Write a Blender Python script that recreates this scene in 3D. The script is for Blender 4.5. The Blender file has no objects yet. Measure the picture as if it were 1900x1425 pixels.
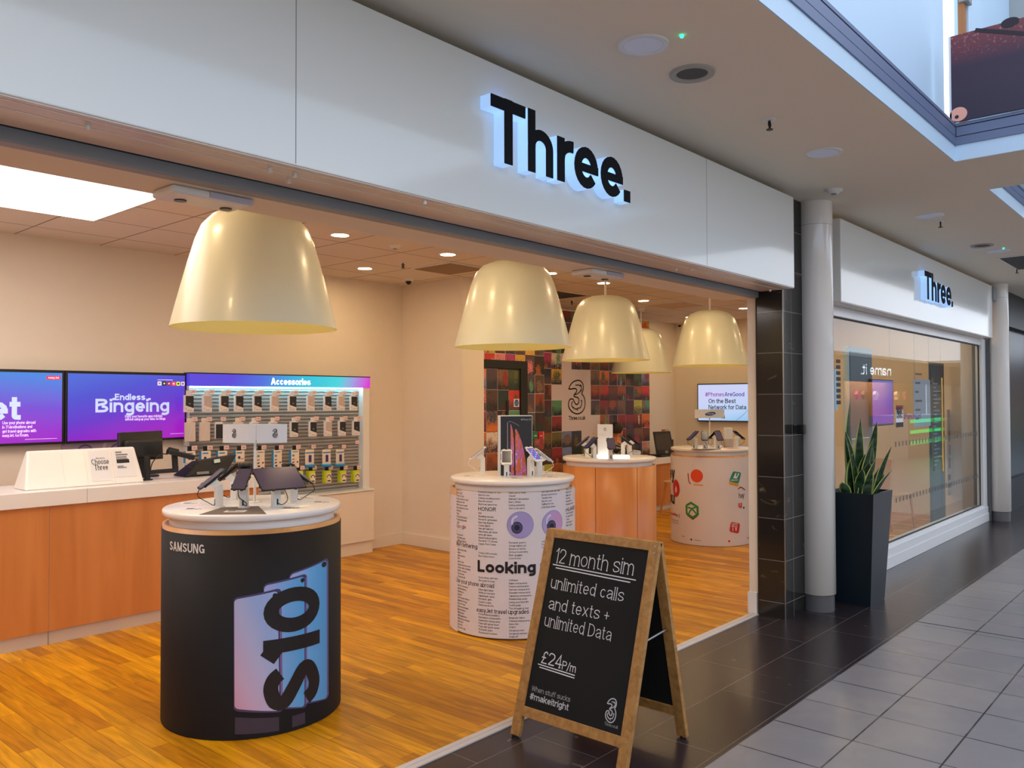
import bpy, math, random
from mathutils import Vector, Matrix
random.seed(7)
SC = bpy.context.scene
COL = SC.collection
PI = math.pi

# ------------------------------------------------------------------ camera
F_PX, YAW, PITCH, ROLL, EYE = 1536.7, math.radians(48.575), math.radians(1.135), math.radians(-0.176), 1.6
_d = Vector((math.sin(YAW) * math.cos(PITCH), math.cos(YAW) * math.cos(PITCH), math.sin(PITCH)))
_r0 = Vector((math.cos(YAW), -math.sin(YAW), 0))
_u0 = _r0.cross(_d)
_r = math.cos(ROLL) * _r0 + math.sin(ROLL) * _u0
_u = -math.sin(ROLL) * _r0 + math.cos(ROLL) * _u0
cam_data = bpy.data.cameras.new('camera')
cam_data.sensor_width = 36
cam_data.lens = 36 * F_PX / 1900
cam_data.clip_end = 200
cam = bpy.data.objects.new('camera', cam_data)
COL.objects.link(cam)
cam.matrix_world = Matrix(((_r.x, _u.x, -_d.x, 0), (_r.y, _u.y, -_d.y, 0), (_r.z, _u.z, -_d.z, EYE), (0, 0, 0, 1)))
SC.camera = cam

# ------------------------------------------------------------------ world and exposure
SC.view_settings.view_transform = 'Standard'
SC.view_settings.look = 'None'
SC.view_settings.exposure = 0.0
SC.view_settings.gamma = 1.0
SC.cycles.max_bounces = 8
SC.cycles.diffuse_bounces = 4
SC.cycles.glossy_bounces = 3
SC.cycles.transparent_max_bounces = 16
SC.cycles.sample_clamp_indirect = 6
SKY_STRENGTH = 1.75
world = bpy.data.worlds.new('sky')
SC.world = world
world.use_nodes = True
_nt = world.node_tree
_bg = _nt.nodes['Background']
_bg.inputs[1].default_value = SKY_STRENGTH
_tc = _nt.nodes.new('ShaderNodeTexCoord')
_nz = _nt.nodes.new('ShaderNodeTexNoise')
_nz.inputs['Scale'].default_value = 2.6
_nz.inputs['Detail'].default_value = 5
_cr = _nt.nodes.new('ShaderNodeValToRGB')
_cr.color_ramp.elements[0].position = 0.38
_cr.color_ramp.elements[0].color = (0.5, 0.70, 1.0, 1)
_cr.color_ramp.elements[1].position = 0.62
_cr.color_ramp.elements[1].color = (1.0, 1.05, 1.15, 1)
_nt.links.new(_tc.outputs['Generated'], _nz.inputs['Vector'])
_nt.links.new(_nz.outputs['Fac'], _cr.inputs['Fac'])
_nt.links.new(_cr.outputs['Color'], _bg.inputs[0])
DOWNLIGHT = 162.0      # emission of the shop's recessed lamps
PANEL_LIGHT = 4.2     # emission of the large ceiling light panel
WARM = (1.0, 0.66, 0.34)

# ------------------------------------------------------------------ pixel -> place
def ray(x, y):
    return _d + (x - 950) / F_PX * _r - (y - 712.5) / F_PX * _u
def at_z(x, y, z=0.0):
    v = ray(x, y); t = (z - EYE) / v.z
    return Vector((0, 0, EYE)) + t * v
def at_y(x, y, Y):
    v = ray(x, y); t = Y / v.y
    return Vector((0, 0, EYE)) + t * v
def at_x(x, y, X):
    v = ray(x, y); t = X / v.x
    return Vector((0, 0, EYE)) + t * v

# ------------------------------------------------------------------ materials
def lin(c):
    return tuple(((v / 255) / 12.92 if v / 255 <= 0.04045 else ((v / 255 + 0.055) / 1.055) ** 2.4) for v in c) + (1.0,)
MATS = {}
def mat(name, rgb, rough=0.5, metal=0.0, spec=0.5, emit=None, emit_rgb=None, noise=0.0, nscale=8.0, bump=0.0, coat=0.0):
    if name in MATS:
        return MATS[name]
    m = bpy.data.materials.new(name); m.use_nodes = True
    nt = m.node_tree; b = nt.nodes['Principled BSDF']
    c = lin(rgb)
    b.inputs['Base Color'].default_value = c
    b.inputs['Roughness'].default_value = rough
    b.inputs['Metallic'].default_value = metal
    b.inputs['Specular IOR Level'].default_value = spec
    if coat:
        b.inputs['Coat Weight'].default_value = coat
        b.inputs['Coat Roughness'].default_value = 0.05
    if emit:
        b.inputs['Emission Color'].default_value = lin(emit_rgb) if emit_rgb else c
        b.inputs['Emission Strength'].default_value = emit
    if noise or bump:
        tc = nt.nodes.new('ShaderNodeTexCoord'); n = nt.nodes.new('ShaderNodeTexNoise')
        n.inputs['Scale'].default_value = nscale; n.inputs['Detail'].default_value = 6
        nt.links.new(tc.outputs['Object'], n.inputs['Vector'])
        if noise:
            mx = nt.nodes.new('ShaderNodeMix'); mx.data_type = 'RGBA'
            mx.inputs['A'].default_value = tuple(v * (1 - noise) for v in c[:3]) + (1,)
            mx.inputs['B'].default_value = tuple(min(1, v * (1 + noise)) for v in c[:3]) + (1,)
            nt.links.new(n.outputs['Fac'], mx.inputs['Factor']); nt.links.new(mx.outputs['Result'], b.inputs['Base Color'])
        if bump:
            bp = nt.nodes.new('ShaderNodeBump'); bp.inputs['Strength'].default_value = bump
            nt.links.new(n.outputs['Fac'], bp.inputs['Height']); nt.links.new(bp.outputs['Normal'], b.inputs['Normal'])
    MATS[name] = m
    return m

def node(nt, kind, **kw):
    n = nt.nodes.new(kind)
    for k, v in kw.items():
        setattr(n, k, v)
    return n

def new_mat(name):
    m = bpy.data.materials.new(name); m.use_nodes = True; MATS[name] = m
    return m, m.node_tree, m.node_tree.nodes['Principled BSDF']

def brick_mat(name, c1, c2, cm, bw, rh, mortar, off=0.0, loc=(0, 0, 0), rotz=0.0, rough=0.3, veins=None, vein_amt=0.0, vscale=3.0, grain=None, coat=0.0, spec=0.5, axis=None, vstretch=(1, 1, 1), vpos=(0.55, 0.75)):
    m, nt, b = new_mat(name)
    tc = node(nt, 'ShaderNodeTexCoord'); mp = node(nt, 'ShaderNodeMapping')
    mp.inputs['Location'].default_value = loc; mp.inputs['Rotation'].default_value = (0, 0, rotz) if axis is None else axis
    nt.links.new(tc.outputs['Object'], mp.inputs['Vector'])
    br = node(nt, 'ShaderNodeTexBrick'); br.offset = off; br.offset_frequency = 2; br.squash = 1
    br.inputs['Color1'].default_value = lin(c1); br.inputs['Color2'].default_value = lin(c2); br.inputs['Mortar'].default_value = lin(cm)
    br.inputs['Scale'].default_value = 1; br.inputs['Mortar Size'].default_value = mortar; br.inputs['Mortar Smooth'].default_value = 0.1
    br.inputs['Brick Width'].default_value = bw; br.inputs['Row Height'].default_value = rh
    nt.links.new(mp.outputs['Vector'], br.inputs['Vector'])
    out = br.outputs['Color']
    if grain:
        mp2 = node(nt, 'ShaderNodeMapping'); mp2.inputs['Scale'].default_value = grain[0]
        nt.links.new(tc.outputs['Object'], mp2.inputs['Vector'])
        n = node(nt, 'ShaderNodeTexNoise'); n.inputs['Scale'].default_value = 1; n.inputs['Detail'].default_value = 8; n.inputs['Distortion'].default_value = 1.2
        nt.links.new(mp2.outputs['Vector'], n.inputs['Vector'])
        r = node(nt, 'ShaderNodeValToRGB')
        r.color_ramp.elements[0].position = 0.3; r.color_ramp.elements[0].color = (grain[1],) * 3 + (1,)
        r.color_ramp.elements[1].position = 0.7; r.color_ramp.elements[1].color = (grain[2],) * 3 + (1,)
        nt.links.new(n.outputs['Fac'], r.inputs['Fac'])
        mx = node(nt, 'ShaderNodeMix', data_type='RGBA', blend_type='MULTIPLY'); mx.inputs['Factor'].default_value = 1
        nt.links.new(out, mx.inputs['A']); nt.links.new(r.outputs['Color'], mx.inputs['B']); out = mx.outputs['Result']
    if veins:
        mp3 = node(nt, 'ShaderNodeMapping'); mp3.inputs['Scale'].default_value = vstretch
        nt.links.new(tc.outputs['Object'], mp3.inputs['Vector'])
        n = node(nt, 'ShaderNodeTexNoise'); n.inputs['Scale'].default_value = vscale; n.inputs['Detail'].default_value = 9; n.inputs['Roughness'].default_value = 0.65; n.inputs['Distortion'].default_value = 1.0
        nt.links.new(mp3.outputs['Vector'], n.inputs['Vector'])
        r = node(nt, 'ShaderNodeValToRGB'); r.color_ramp.elements[0].position = vpos[0]; r.color_ramp.elements[0].color = (0, 0, 0, 1)
        r.color_ramp.elements[1].position = vpos[1]; r.color_ramp.elements[1].color = (vein_amt,) * 3 + (1,)
        nt.links.new(n.outputs['Fac'], r.inputs['Fac'])
        mx = node(nt, 'ShaderNodeMix', data_type='RGBA'); mx.inputs['B'].default_value = lin(veins)
        nt.links.new(r.outputs['Color'], mx.inputs['Factor']); nt.links.new(out, mx.inputs['A']); out = mx.outputs['Result']
    nt.links.new(out, b.inputs['Base Color'])
    b.inputs['Roughness'].default_value = rough; b.inputs['Specular IOR Level'].default_value = spec
    if coat:
        b.inputs['Coat Weight'].default_value = coat; b.inputs['Coat Roughness'].default_value = 0.12
    return m

def veneer_mat(name, c1, c2, scale=(6, 6, 0.6), rough=0.35):
    m, nt, b = new_mat(name)
    tc = node(nt, 'ShaderNodeTexCoord'); mp = node(nt, 'ShaderNodeMapping'); mp.inputs['Scale'].default_value = scale
    n = node(nt, 'ShaderNodeTexNoise'); n.inputs['Scale'].default_value = 1; n.inputs['Detail'].default_value = 8; n.inputs['Distortion'].default_value = 0.8
    r = node(nt, 'ShaderNodeValToRGB'); r.color_ramp.elements[0].position = 0.3; r.color_ramp.elements[0].color = lin(c1)
    r.color_ramp.elements[1].position = 0.7; r.color_ramp.elements[1].color = lin(c2)
    nt.links.new(tc.outputs['Object'], mp.inputs['Vector']); nt.links.new(mp.outputs['Vector'], n.inputs['Vector'])
    nt.links.new(n.outputs['Fac'], r.inputs['Fac']); nt.links.new(r.outputs['Color'], b.inputs['Base Color'])
    b.inputs['Roughness'].default_value = rough
    return m

def gradient_mat(name, stops, vec, origin, length, emit=0.0, rough=0.3):
    """printed or displayed colour blend along a direction on the object itself"""
    m, nt, b = new_mat(name)
    tc = node(nt, 'ShaderNodeTexCoord')
    d = node(nt, 'ShaderNodeVectorMath', operation='DOT_PRODUCT'); d.inputs[1].default_value = vec
    nt.links.new(tc.outputs['Object'], d.inputs[0])
    mr = node(nt, 'ShaderNodeMapRange'); mr.inputs['From Min'].default_value = origin; mr.inputs['From Max'].default_value = origin + length
    nt.links.new(d.outputs['Value'], mr.inputs['Value'])
    r = node(nt, 'ShaderNodeValToRGB')
    els = r.color_ramp.elements
    els[0].position, els[0].color = stops[0][0], lin(stops[0][1])
    els[1].position, els[1].color = stops[-1][0], lin(stops[-1][1])
    for p, c in stops[1:-1]:
        e = els.new(p); e.color = lin(c)
    nt.links.new(mr.outputs['Result'], r.inputs['Fac'])
    nt.links.new(r.outputs['Color'], b.inputs['Base Color'])
    b.inputs['Roughness'].default_value = rough
    if emit:
        nt.links.new(r.outputs['Color'], b.inputs['Emission Color']); b.inputs['Emission Strength'].default_value = emit
        b.inputs['Base Color'].default_value = (0.02, 0.02, 0.02, 1)
        for l in list(nt.links):
            if l.to_socket == b.inputs['Base Color']:
                nt.links.remove(l)
    return m

def glass_mat(name, tint=(0.93, 0.96, 0.95)):
    m = bpy.data.materials.new(name); m.use_nodes = True; MATS[name] = m
    nt = m.node_tree; nt.nodes.clear()
    o = node(nt, 'ShaderNodeOutputMaterial'); t = node(nt, 'ShaderNodeBsdfTransparent'); t.inputs[0].default_value = tint + (1,)
    g = node(nt, 'ShaderNodeBsdfGlossy'); g.inputs['Roughness'].default_value = 0.0
    lw = node(nt, 'ShaderNodeLayerWeight'); pw = node(nt, 'ShaderNodeMath', operation='POWER'); pw.inputs[1].default_value = 4.0
    fr = node(nt, 'ShaderNodeMath', operation='MULTIPLY_ADD'); fr.inputs[1].default_value = 0.42; fr.inputs[2].default_value = 0.03
    nt.links.new(lw.outputs['Facing'], pw.inputs[0]); nt.links.new(pw.outputs[0], fr.inputs[0])
    mx = node(nt, 'ShaderNodeMixShader')
    nt.links.new(fr.outputs[0], mx.inputs[0]); nt.links.new(t.outputs[0], mx.inputs[1]); nt.links.new(g.outputs[0], mx.inputs[2]); nt.links.new(mx.outputs[0], o.inputs[0])
    return m

# ------------------------------------------------------------------ mesh builder
class MB:
    def __init__(self):
        self.v, self.f, self.m, self.s = [], [], [], []
    def add(self, verts, faces, m=0, smooth=False):
        o = len(self.v)
        self.v.extend([Vector(p) for p in verts])
        for f in faces:
            self.f.append([i + o for i in f]); self.m.append(m); self.s.append(smooth)
        return self
    def poly(self, pts, m=0):
        return self.add(pts, [list(range(len(pts)))], m)
    def box(self, x0, x1, y0, y1, z0, z1, m=0):
        v = [(x0, y0, z0), (x1, y0, z0), (x1, y1, z0), (x0, y1, z0), (x0, y0, z1), (x1, y0, z1), (x1, y1, z1), (x0, y1, z1)]
        return self.add(v, [(3, 2, 1, 0), (4, 5, 6, 7), (0, 1, 5, 4), (1, 2, 6, 5), (2, 3, 7, 6), (3, 0, 4, 7)], m)
    def hexa(self, v, m=0):
        return self.add(v, [(3, 2, 1, 0), (4, 5, 6, 7), (0, 1, 5, 4), (1, 2, 6, 5), (2, 3, 7, 6), (3, 0, 4, 7)], m)
    def obox(self, c, ax, ay, az, hx, hy, hz, m=0):
        c, ax, ay, az = Vector(c), Vector(ax).normalized() * hx, Vector(ay).normalized() * hy, Vector(az).normalized() * hz
        return self.hexa([c - ax - ay - az, c + ax - ay - az, c + ax + ay - az, c - ax + ay - az, c - ax - ay + az, c + ax - ay + az, c + ax + ay + az, c - ax + ay + az], m)
    def bar(self, p, q, wx, wy, up=(0, 0, 1), m=0):
        p, q = Vector(p), Vector(q); d = (q - p); a = d.cross(Vector(up))
        if a.length < 1e-6:
            a = d.cross(Vector((1, 0, 0)))
        b = a.cross(d)
        return self.obox((p + q) / 2, a, b, d, wx / 2, wy / 2, d.length / 2, m)
    def lathe(self, prof, c=(0, 0, 0), n=48, m=0, smooth=True, caps=False, a0=0.0, a1=2 * PI):
        full = abs(a1 - a0 - 2 * PI) < 1e-6
        k = n if full else n + 1
        vs = []
        for r, z in prof:
            for i in range(k):
                a = a0 + (a1 - a0) * i / n
                vs.append((c[0] + r * math.sin(a), c[1] - r * math.cos(a), c[2] + z))
        fs = []
        for j in range(len(prof) - 1):
            for i in range(n):
                i2 = (i + 1) % k
                fs.append((j * k + i, j * k + i2, (j + 1) * k + i2, (j + 1) * k + i))
        self.add(vs, fs, m, smooth)
        if caps:
            for j, rev in ((0, True), (len(prof) - 1, False)):
                if prof[j][0] > 1e-4:
                    ids = [vs[j * k + i] for i in range(k)]
                    self.poly(ids[::-1] if rev else ids, m)
        return self
    def cyl(self, c, r, z0, z1, n=32, m=0, r2=None):
        r2 = r if r2 is None else r2
        return self.lathe([(r, z0), (r2, z1)], c, n, m, True, True)
    def tube(self, pts, r, n=8, m=0):
        pts = [Vector(p) for p in pts]; rings = []
        for i, p in enumerate(pts):
            d = (pts[min(i + 1, len(pts) - 1)] - pts[max(i - 1, 0)]).normalized()
            a = d.cross(Vector((0.13, 0.31, 0.94))).normalized(); b = d.cross(a)
            rr = r[i] if isinstance(r, (list, tuple)) else r
            rings.append([p + rr * (math.cos(t) * a + math.sin(t) * b) for t in [2 * PI * k / n for k in range(n)]])
        vs = [q for g in rings for q in g]
        fs = [(j * n + i, j * n + (i + 1) % n, (j + 1) * n + (i + 1) % n, (j + 1) * n + i) for j in range(len(pts) - 1) for i in range(n)]
        self.add(vs, fs, m, True)
        self.poly(rings[0][::-1], m); self.poly(rings[-1], m)
        return self
    def ball(self, c, r, n=16, m=0, sz=1.0):
        return self.lathe([(max(1e-5, r * math.sin(t)), -r * sz * math.cos(t)) for t in [PI * i / n for i in range(n + 1)]], c, n * 2, m)
    def build(self, name, mats, parent=None, bevel=0.0, seg=2, local=False):
        me = bpy.data.meshes.new(name)
        org = Vector((0, 0, 0))
        if parent is not None and not local:
            p = parent
            while p is not None:
                org += p.location; p = p.parent
        me.from_pydata([tuple(p - org) for p in self.v], [], self.f)
        for mm in (mats if isinstance(mats, (list, tuple)) else [mats]):
            me.materials.append(mm)
        me.polygons.foreach_set('material_index', self.m)
        me.polygons.foreach_set('use_smooth', self.s)
        me.update()
        o = bpy.data.objects.new(name, me); COL.objects.link(o)
        if parent is not None:
            o.parent = parent
        if bevel:
            b = o.modifiers.new('edge', 'BEVEL'); b.width = bevel; b.segments = seg; b.limit_method = 'ANGLE'; b.angle_limit = math.radians(40)
            b.harden_normals = False
        return o

def tag(o, label, cat, group=None):
    o['label'] = label; o['category'] = cat
    if group:
        o['group'] = group
    return o
def thing(name, label, cat, loc=(0, 0, 0), rotz=0.0, group=None):
    o = bpy.data.objects.new(name, None); COL.objects.link(o)
    o.location = loc; o.rotation_euler = (0, 0, rotz); o.empty_display_size = 0.1
    return tag(o, label, cat, group)
def struct(o):
    o['kind'] = 'structure'; return o
def dup(root, loc, rotz=None, label=None, group=None):
    r = root.copy(); COL.objects.link(r); r.location = loc
    if rotz is not None:
        r.rotation_euler = (0, 0, rotz)
    if label:
        r['label'] = label
    if group:
        r['group'] = group
    for ch in list(root.children):
        c = ch.copy(); COL.objects.link(c); c.parent = r
        for g in list(ch.children):
            d = g.copy(); COL.objects.link(d); d.parent = c
    return r
ORD = ['first', 'second', 'third', 'fourth', 'fifth', 'sixth', 'seventh', 'eighth', 'ninth', 'tenth', 'eleventh', 'twelfth']
# ------------------------------------------------------------------ stroke lettering
def arc(cx, cy, rx, ry, a0, a1, n=12):
    return [(cx + rx * math.cos(math.radians(a0 + (a1 - a0) * i / n)), cy + ry * math.sin(math.radians(a0 + (a1 - a0) * i / n))) for i in range(n + 1)]
def smooth(pts, n=5):
    P = [pts[0]] + list(pts) + [pts[-1]]; out = []
    for i in range(1, len(P) - 2):
        a, b, c, d = P[i - 1], P[i], P[i + 1], P[i + 2]
        for k in range(n):
            t = k / n
            out.append(tuple(0.5 * (2 * b[j] + (c[j] - a[j]) * t + (2 * a[j] - 5 * b[j] + 4 * c[j] - d[j]) * t * t + (3 * b[j] - a[j] - 3 * c[j] + d[j]) * t ** 3) for j in (0, 1)))
    out.append(pts[-1])
    return out
CAP, XH, DESC = 0.72, 0.53, -0.2
def glyph(ch, w, n=12):
    """strokes and width of one character, cap height 0.72, stroke weight w"""
    h = w / 2; C, X, D = CAP, XH, DESC
    k = max(0.0, w - 0.09)
    def o(W, top=X, bot=0.0, x=0.0):
        return arc(x + W / 2, (top + bot) / 2, W / 2 - h, (top - bot) / 2 - h, 0, 360, n * 2)
    W = 0.5 + k * .3; R = W - h; L = h
    if ch == ' ': return [], 0.2
    if ch == 'a':
        return [smooth([(L + .02, X - .15), (L + .08, X - h - .02), (W / 2, X - h), (R - .06, X - h - .03), (R, X - .17)], n // 3) + [(R, 0)],
                smooth([(R, X * .57), (W * .45, X * .53), (L, X * .29), (W * .40, h), (R - .03, X * .24)], n // 3)], W
    if ch == 'b': return [[(L, 0), (L, C)], o(W)], W
    if ch == 'c': return [arc(W / 2, X / 2, W / 2 - h, X / 2 - h, 42, 318, n)], W - .03
    if ch == 'd': return [[(R, 0), (R, C)], o(W)], W
    if ch == 'e': return [[(L, X * .49), (W if w > .12 else R, X * .49)], arc(W / 2, X / 2, W / 2 - h, X / 2 - h, 0, 322, n + 4)], W
    if ch == 'f': return [smooth([(.31, C - h), (.2, C - h - .01), (.13, C - .16)], n // 3) + [(.13, 0)], [(0, X - h), (.3, X - h)]], .3
    if ch == 'g': return [o(W), [(R, X)] + smooth([(R, 0), (R - .03, D + .12), (W / 2, D + h), (L + .03, D + .1)], n // 3)], W
    if ch == 'h': return [[(L, 0), (L, C)], [(L, X - .24)] + arc(W / 2, X - .22, W / 2 - h, .22 - h, 170, 0, n) + [(R, 0)]], W
    if ch == 'i': return [[(L, 0), (L, X)], [(L, C), (L, C - max(w, .09))]], w
    if ch == 'j': return [[(.12, X), (.12, D + .1), (.07, D + h), (0, D + h)], [(.12, C), (.12, C - max(w, .09))]], .12 + h
    if ch == 'k': return [[(L, 0), (L, C)], [(W - .06, X), (L, .19)], [(L + .12, .28), (W - .04, 0)]], W - .03
    if ch == 'l': return [[(L, 0), (L, C)]], w
    if ch == 'm':
        W2 = .78 + k * .6; M = W2 / 2
        return [[(L, 0), (L, X)], [(L, X - .24)] + arc((L + M) / 2, X - .2, (M - L) / 2, .2 - h, 170, 0, n) + [(M, 0)], [(M, X - .24)] + arc((M + W2 - h) / 2, X - .2, (W2 - h - M) / 2, .2 - h, 170, 0, n) + [(W2 - h, 0)]], W2
    if ch == 'n': return [[(L, 0), (L, X)], [(L, X - .24)] + arc(W / 2, X - .22, W / 2 - h, .22 - h, 170, 0, n) + [(R, 0)]], W
    if ch == 'o': return [o(W + .03)], W + .03
    if ch == 'p': return [[(L, D), (L, X)], o(W)], W
    if ch == 'q': return [[(R, D), (R, X)], o(W)], W
    if ch == 'r': return [[(L, 0), (L, X)], [(L, X - .26)] + arc(.3, X - .24, .3 - L, .24 - h, 170, 84, n)], .33
    if ch == 's': return [smooth([(R - .01, X - .15), (R - .07, X - h - .02), (W / 2 - .02, X - h), (L + .03, X - h - .06), (L + .02, X * .62), (W * .5, X * .5), (R - .03, X * .36), (R - .03, h + .06), (W / 2 - .02, h), (L + .05, h + .02), (L, .15)], n // 3)], W - .02
    if ch == 't': return [[(.13, C - .05), (.13, .12)] + smooth([(.13, .12), (.16, h + .01), (.3, h)], n // 3), [(0, X - h), (.29, X - h)]], .3
    if ch == 'u': return [[(L, X)] + arc(W / 2, .22, W / 2 - h, .22 - h, 180, 360, n), [(R, 0), (R, X)]], W
    if ch == 'v': return [[(h, X), (W / 2 - .01, 0)], [(W / 2 + .01, 0), (W - h, X)]], W
    if ch == 'w': return [[(h, X), (.2, 0)], [(.2, 0), (.37, X)], [(.37, X), (.54, 0)], [(.54, 0), (.74 - h, X)]], .74
    if ch == 'x': return [[(h, X), (W - h, 0)], [(W - h, X), (h, 0)]], W
    if ch == 'y': return [[(h, X), (W / 2, .02)], [(W - h, X), (W / 2 - .06, D + .06), (.05, D + h)]], W
    if ch == 'z': return [[(0, X - h), (R, X - h), (L, h), (W, h)]], W
    V = .64 + k * .3; R = V - h
    if ch == 'A': return [[(h, 0), (V / 2 - .01, C)], [(V / 2 + .01, C), (V - h, 0)], [(.14, .23), (V - .14, .23)]], V
    if ch in 'BR8' and ch != '8':
        s = [[(L, 0), (L, C)], [(L, C - h), (V * .55, C - h)] + arc(V * .55, C * .76, V * .38 - h, C * .24 - h, 90, -90, n) + [(L, C * .52 + 0)]]
        s.append([(V * .5, C * .52), (V * .58, C * .52)] + arc(V * .58, C * .26, V * .42 - h, C * .26 - h, 90, -90, n) + [(L, h)] if ch == 'B' else [(V * .5, C * .52), (V - h - .02, 0)])
        return s, V
    if ch in 'CG':
        s = [arc(V / 2, C / 2, V / 2 - h, C / 2 - h, 42, 322, n + 6)]
        if ch == 'G': s.append([(V * .55, C * .44), (R, C * .44), (R, .05)])
        return s, V
    if ch == 'D': return [[(L, 0), (L, C)], [(L, C - h), (V * .42, C - h)] + arc(V * .42, C / 2, V * .58 - h, C / 2 - h, 90, -90, n) + [(L, h)]], V
    if ch == 'E': return [[(L, 0), (L, C)], [(L, C - h), (.5, C - h)], [(L, C * .52), (.46, C * .52)], [(L, h), (.5, h)]], .52
    if ch == 'F': return [[(L, 0), (L, C)], [(L, C - h), (.48, C - h)], [(L, C * .5), (.44, C * .5)]], .5
    if ch == 'H': return [[(L, 0), (L, C)], [(R, 0), (R, C)], [(L, C * .52), (R, C * .52)]], V
    if ch == 'I': return [[(L, 0), (L, C)]], w
    if ch == 'J': return [[(.4, C)] + arc(.22, .2, .18, .2 - h, 0, -180, n)], .42 + h
    if ch == 'K': return [[(L, 0), (L, C)], [(V - .06, C), (L, .26)], [(L + .16, .38), (V - .04, 0)]], V
    if ch == 'L': return [[(L, C), (L, 0)], [(L, h), (.48, h)]], .5
    if ch == 'M': return [[(L, 0), (L, C)], [(L + .02, C), (.38, .05)], [(.38, .05), (.74, C)], [(.76 - L + .0, 0), (.76 - L, C)]], .76
    if ch == 'N': return [[(L, 0), (L, C)], [(L + .02, C), (R - .02, 0)], [(R, 0), (R, C)]], V
    if ch == 'O': return [o(V + .08, C)], V + .08
    if ch == 'P': return [[(L, 0), (L, C)], [(L, C - h), (V * .55, C - h)] + arc(V * .55, C * .72, V * .4 - h, C * .28 - h, 90, -90, n) + [(L, C * .44 + h)]], V - .02
    if ch == 'S': return [smooth([(V - h - .02, C - .19), (V - h - .1, C - h - .03), (V / 2, C - h), (L + .06, C - h - .05), (L + .04, C * .66), (V * .5, C * .5), (R - .02, C * .34), (R - .04, h + .07), (V / 2, h), (L + .08, h + .03), (L, .2)], n // 3)], V
    if ch == 'T': return [[(0, C - h), (V - .04, C - h)], [(V / 2 - .02, 0), (V / 2 - .02, C)]], V - .04
    if ch == 'U': return [[(L, C)] + arc(V / 2, .26, V / 2 - h, .26 - h, 180, 360, n) + [(R, C)]], V
    if ch == 'V': return [[(h, C), (V / 2 - .01, 0)], [(V / 2 + .01, 0), (V - h, C)]], V
    if ch == 'W': return [[(h, C), (.24, 0)], [(.24, 0), (.44, C)], [(.44, C), (.64, 0)], [(.64, 0), (.88 - h, C)]], .88
    if ch == 'X': return [[(h, C), (V - h, 0)], [(V - h, C), (h, 0)]], V
    if ch == 'Y': return [[(h, C), (V / 2, .3), (V / 2, 0)], [(V - h, C), (V / 2, .3)]], V
    N = .5; R = N - h
    if ch == '1': return [[(.08, C - .17), (.24, C - .02)], [(.26, 0), (.26, C)]], .26 + h
    if ch == '2': return [smooth([(L, C - .2), (L + .06, C - h - .03), (N / 2, C - h), (R - .03, C - h - .07), (R - .02, C * .6), (N * .45, .22), (L + .02, h)], n // 3), [(L, h), (N, h)]], N
    if ch == '3': return [smooth([(L, C - .17), (N * .45, C - h), (R - .02, C * .74), (N * .48, C * .53)], n // 2), smooth([(N * .48, C * .53), (R, C * .28), (N * .45, h), (L, .17)], n // 2)], N
    if ch == '4': return [[(.36, 0), (.36, C), (h, .19), (N, .19)]], N
    if ch == '7': return [[(0, C - h), (N - h, C - h), (.18, 0)]], N
    if ch == '8': return [o(N - .04, C, C * .5 - h, .02), o(N, C * .5 + h)], N
    if ch == '9': return [o(N, C, C * .4), [(R, C * .7)] + smooth([(R, C * .55), (R - .1, .12), (L + .05, h)], 4)], N
    if ch == '0': return [o(N, C)], N
    if ch == '6': return [o(N, C * .6), smooth([(R - .02, C - h), (L + .08, C * .7), (L, C * .3)], 4)], N
    if ch == '5': return [[(N - .04, C - h), (.08, C - h), (.06, C * .5)] + smooth([(.06, C * .5), (.3, C * .6), (R, C * .32), (.24, h), (h, .14)], 4)], N
    d = max(w, .1)
    if ch == '.': return [[(d / 2, 0), (d / 2, d)]], d
    if ch == ',': return [[(d / 2 - .03, -.1), (d / 2, d)]], d
    if ch == "'": return [[(h, C), (h, C - .2)]], w
    if ch == '-': return [[(0, X * .48), (.24, X * .48)]], .24
    if ch == '/': return [[(0, -.05), (.3, C)]], .32
    if ch == '+': return [[(0, .3), (.42, .3)], [(.21, .09), (.21, .51)]], .42
    if ch == ':': return [[(d / 2, 0), (d / 2, d)], [(d / 2, X - d), (d / 2, X)]], d
    if ch == ')': return [arc(-.1, .3, .25, .5, -50, 50, n)], .18
    if ch == '#': return [[(.16, 0), (.24, C)], [(.36, 0), (.44, C)], [(0, .24), (.56, .24)], [(.04, .48), (.6, .48)]], .6
    if ch == '£': return [smooth([(.46, C - .14), (.38, C - h), (.26, C - h - .02), (.17, C - .2), (.2, .3), (.06, h)], 4), [(.04, h), (.48, h)], [(.04, .36), (.36, .36)]], .5
    return [[(L, 0), (L, X)]], w

def ribbon(P, hw, closed=False):
    """left and right edges of a stroke"""
    n = len(P); Lf, Rt = [], []
    for i in range(n):
        a = P[i - 1] if (i or closed) else None
        b = P[i]; c = P[(i + 1) % n] if (i < n - 1 or closed) else None
        def nrm(p, q):
            dx, dy = q[0] - p[0], q[1] - p[1]; l = math.hypot(dx, dy) or 1e-9
            return -dy / l, dx / l
        if a is None: nx, ny = nrm(b, c)
        elif c is None: nx, ny = nrm(a, b)
        else:
            n1, n2 = nrm(a, b), nrm(b, c); sx, sy = n1[0] + n2[0], n1[1] + n2[1]; l = math.hypot(sx, sy) or 1e-9
            sx, sy = sx / l, sy / l; cs = max(.45, sx * n1[0] + sy * n1[1]); nx, ny = sx / cs, sy / cs
        Lf.append((b[0] + nx * hw, b[1] + ny * hw)); Rt.append((b[0] - nx * hw, b[1] - ny * hw))
    return Lf, Rt

def dedupe(P):
    out = [P[0]]
    for p in P[1:]:
        if math.hypot(p[0] - out[-1][0], p[1] - out[-1][1]) > 1e-4: out.append(p)
    return out

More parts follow.
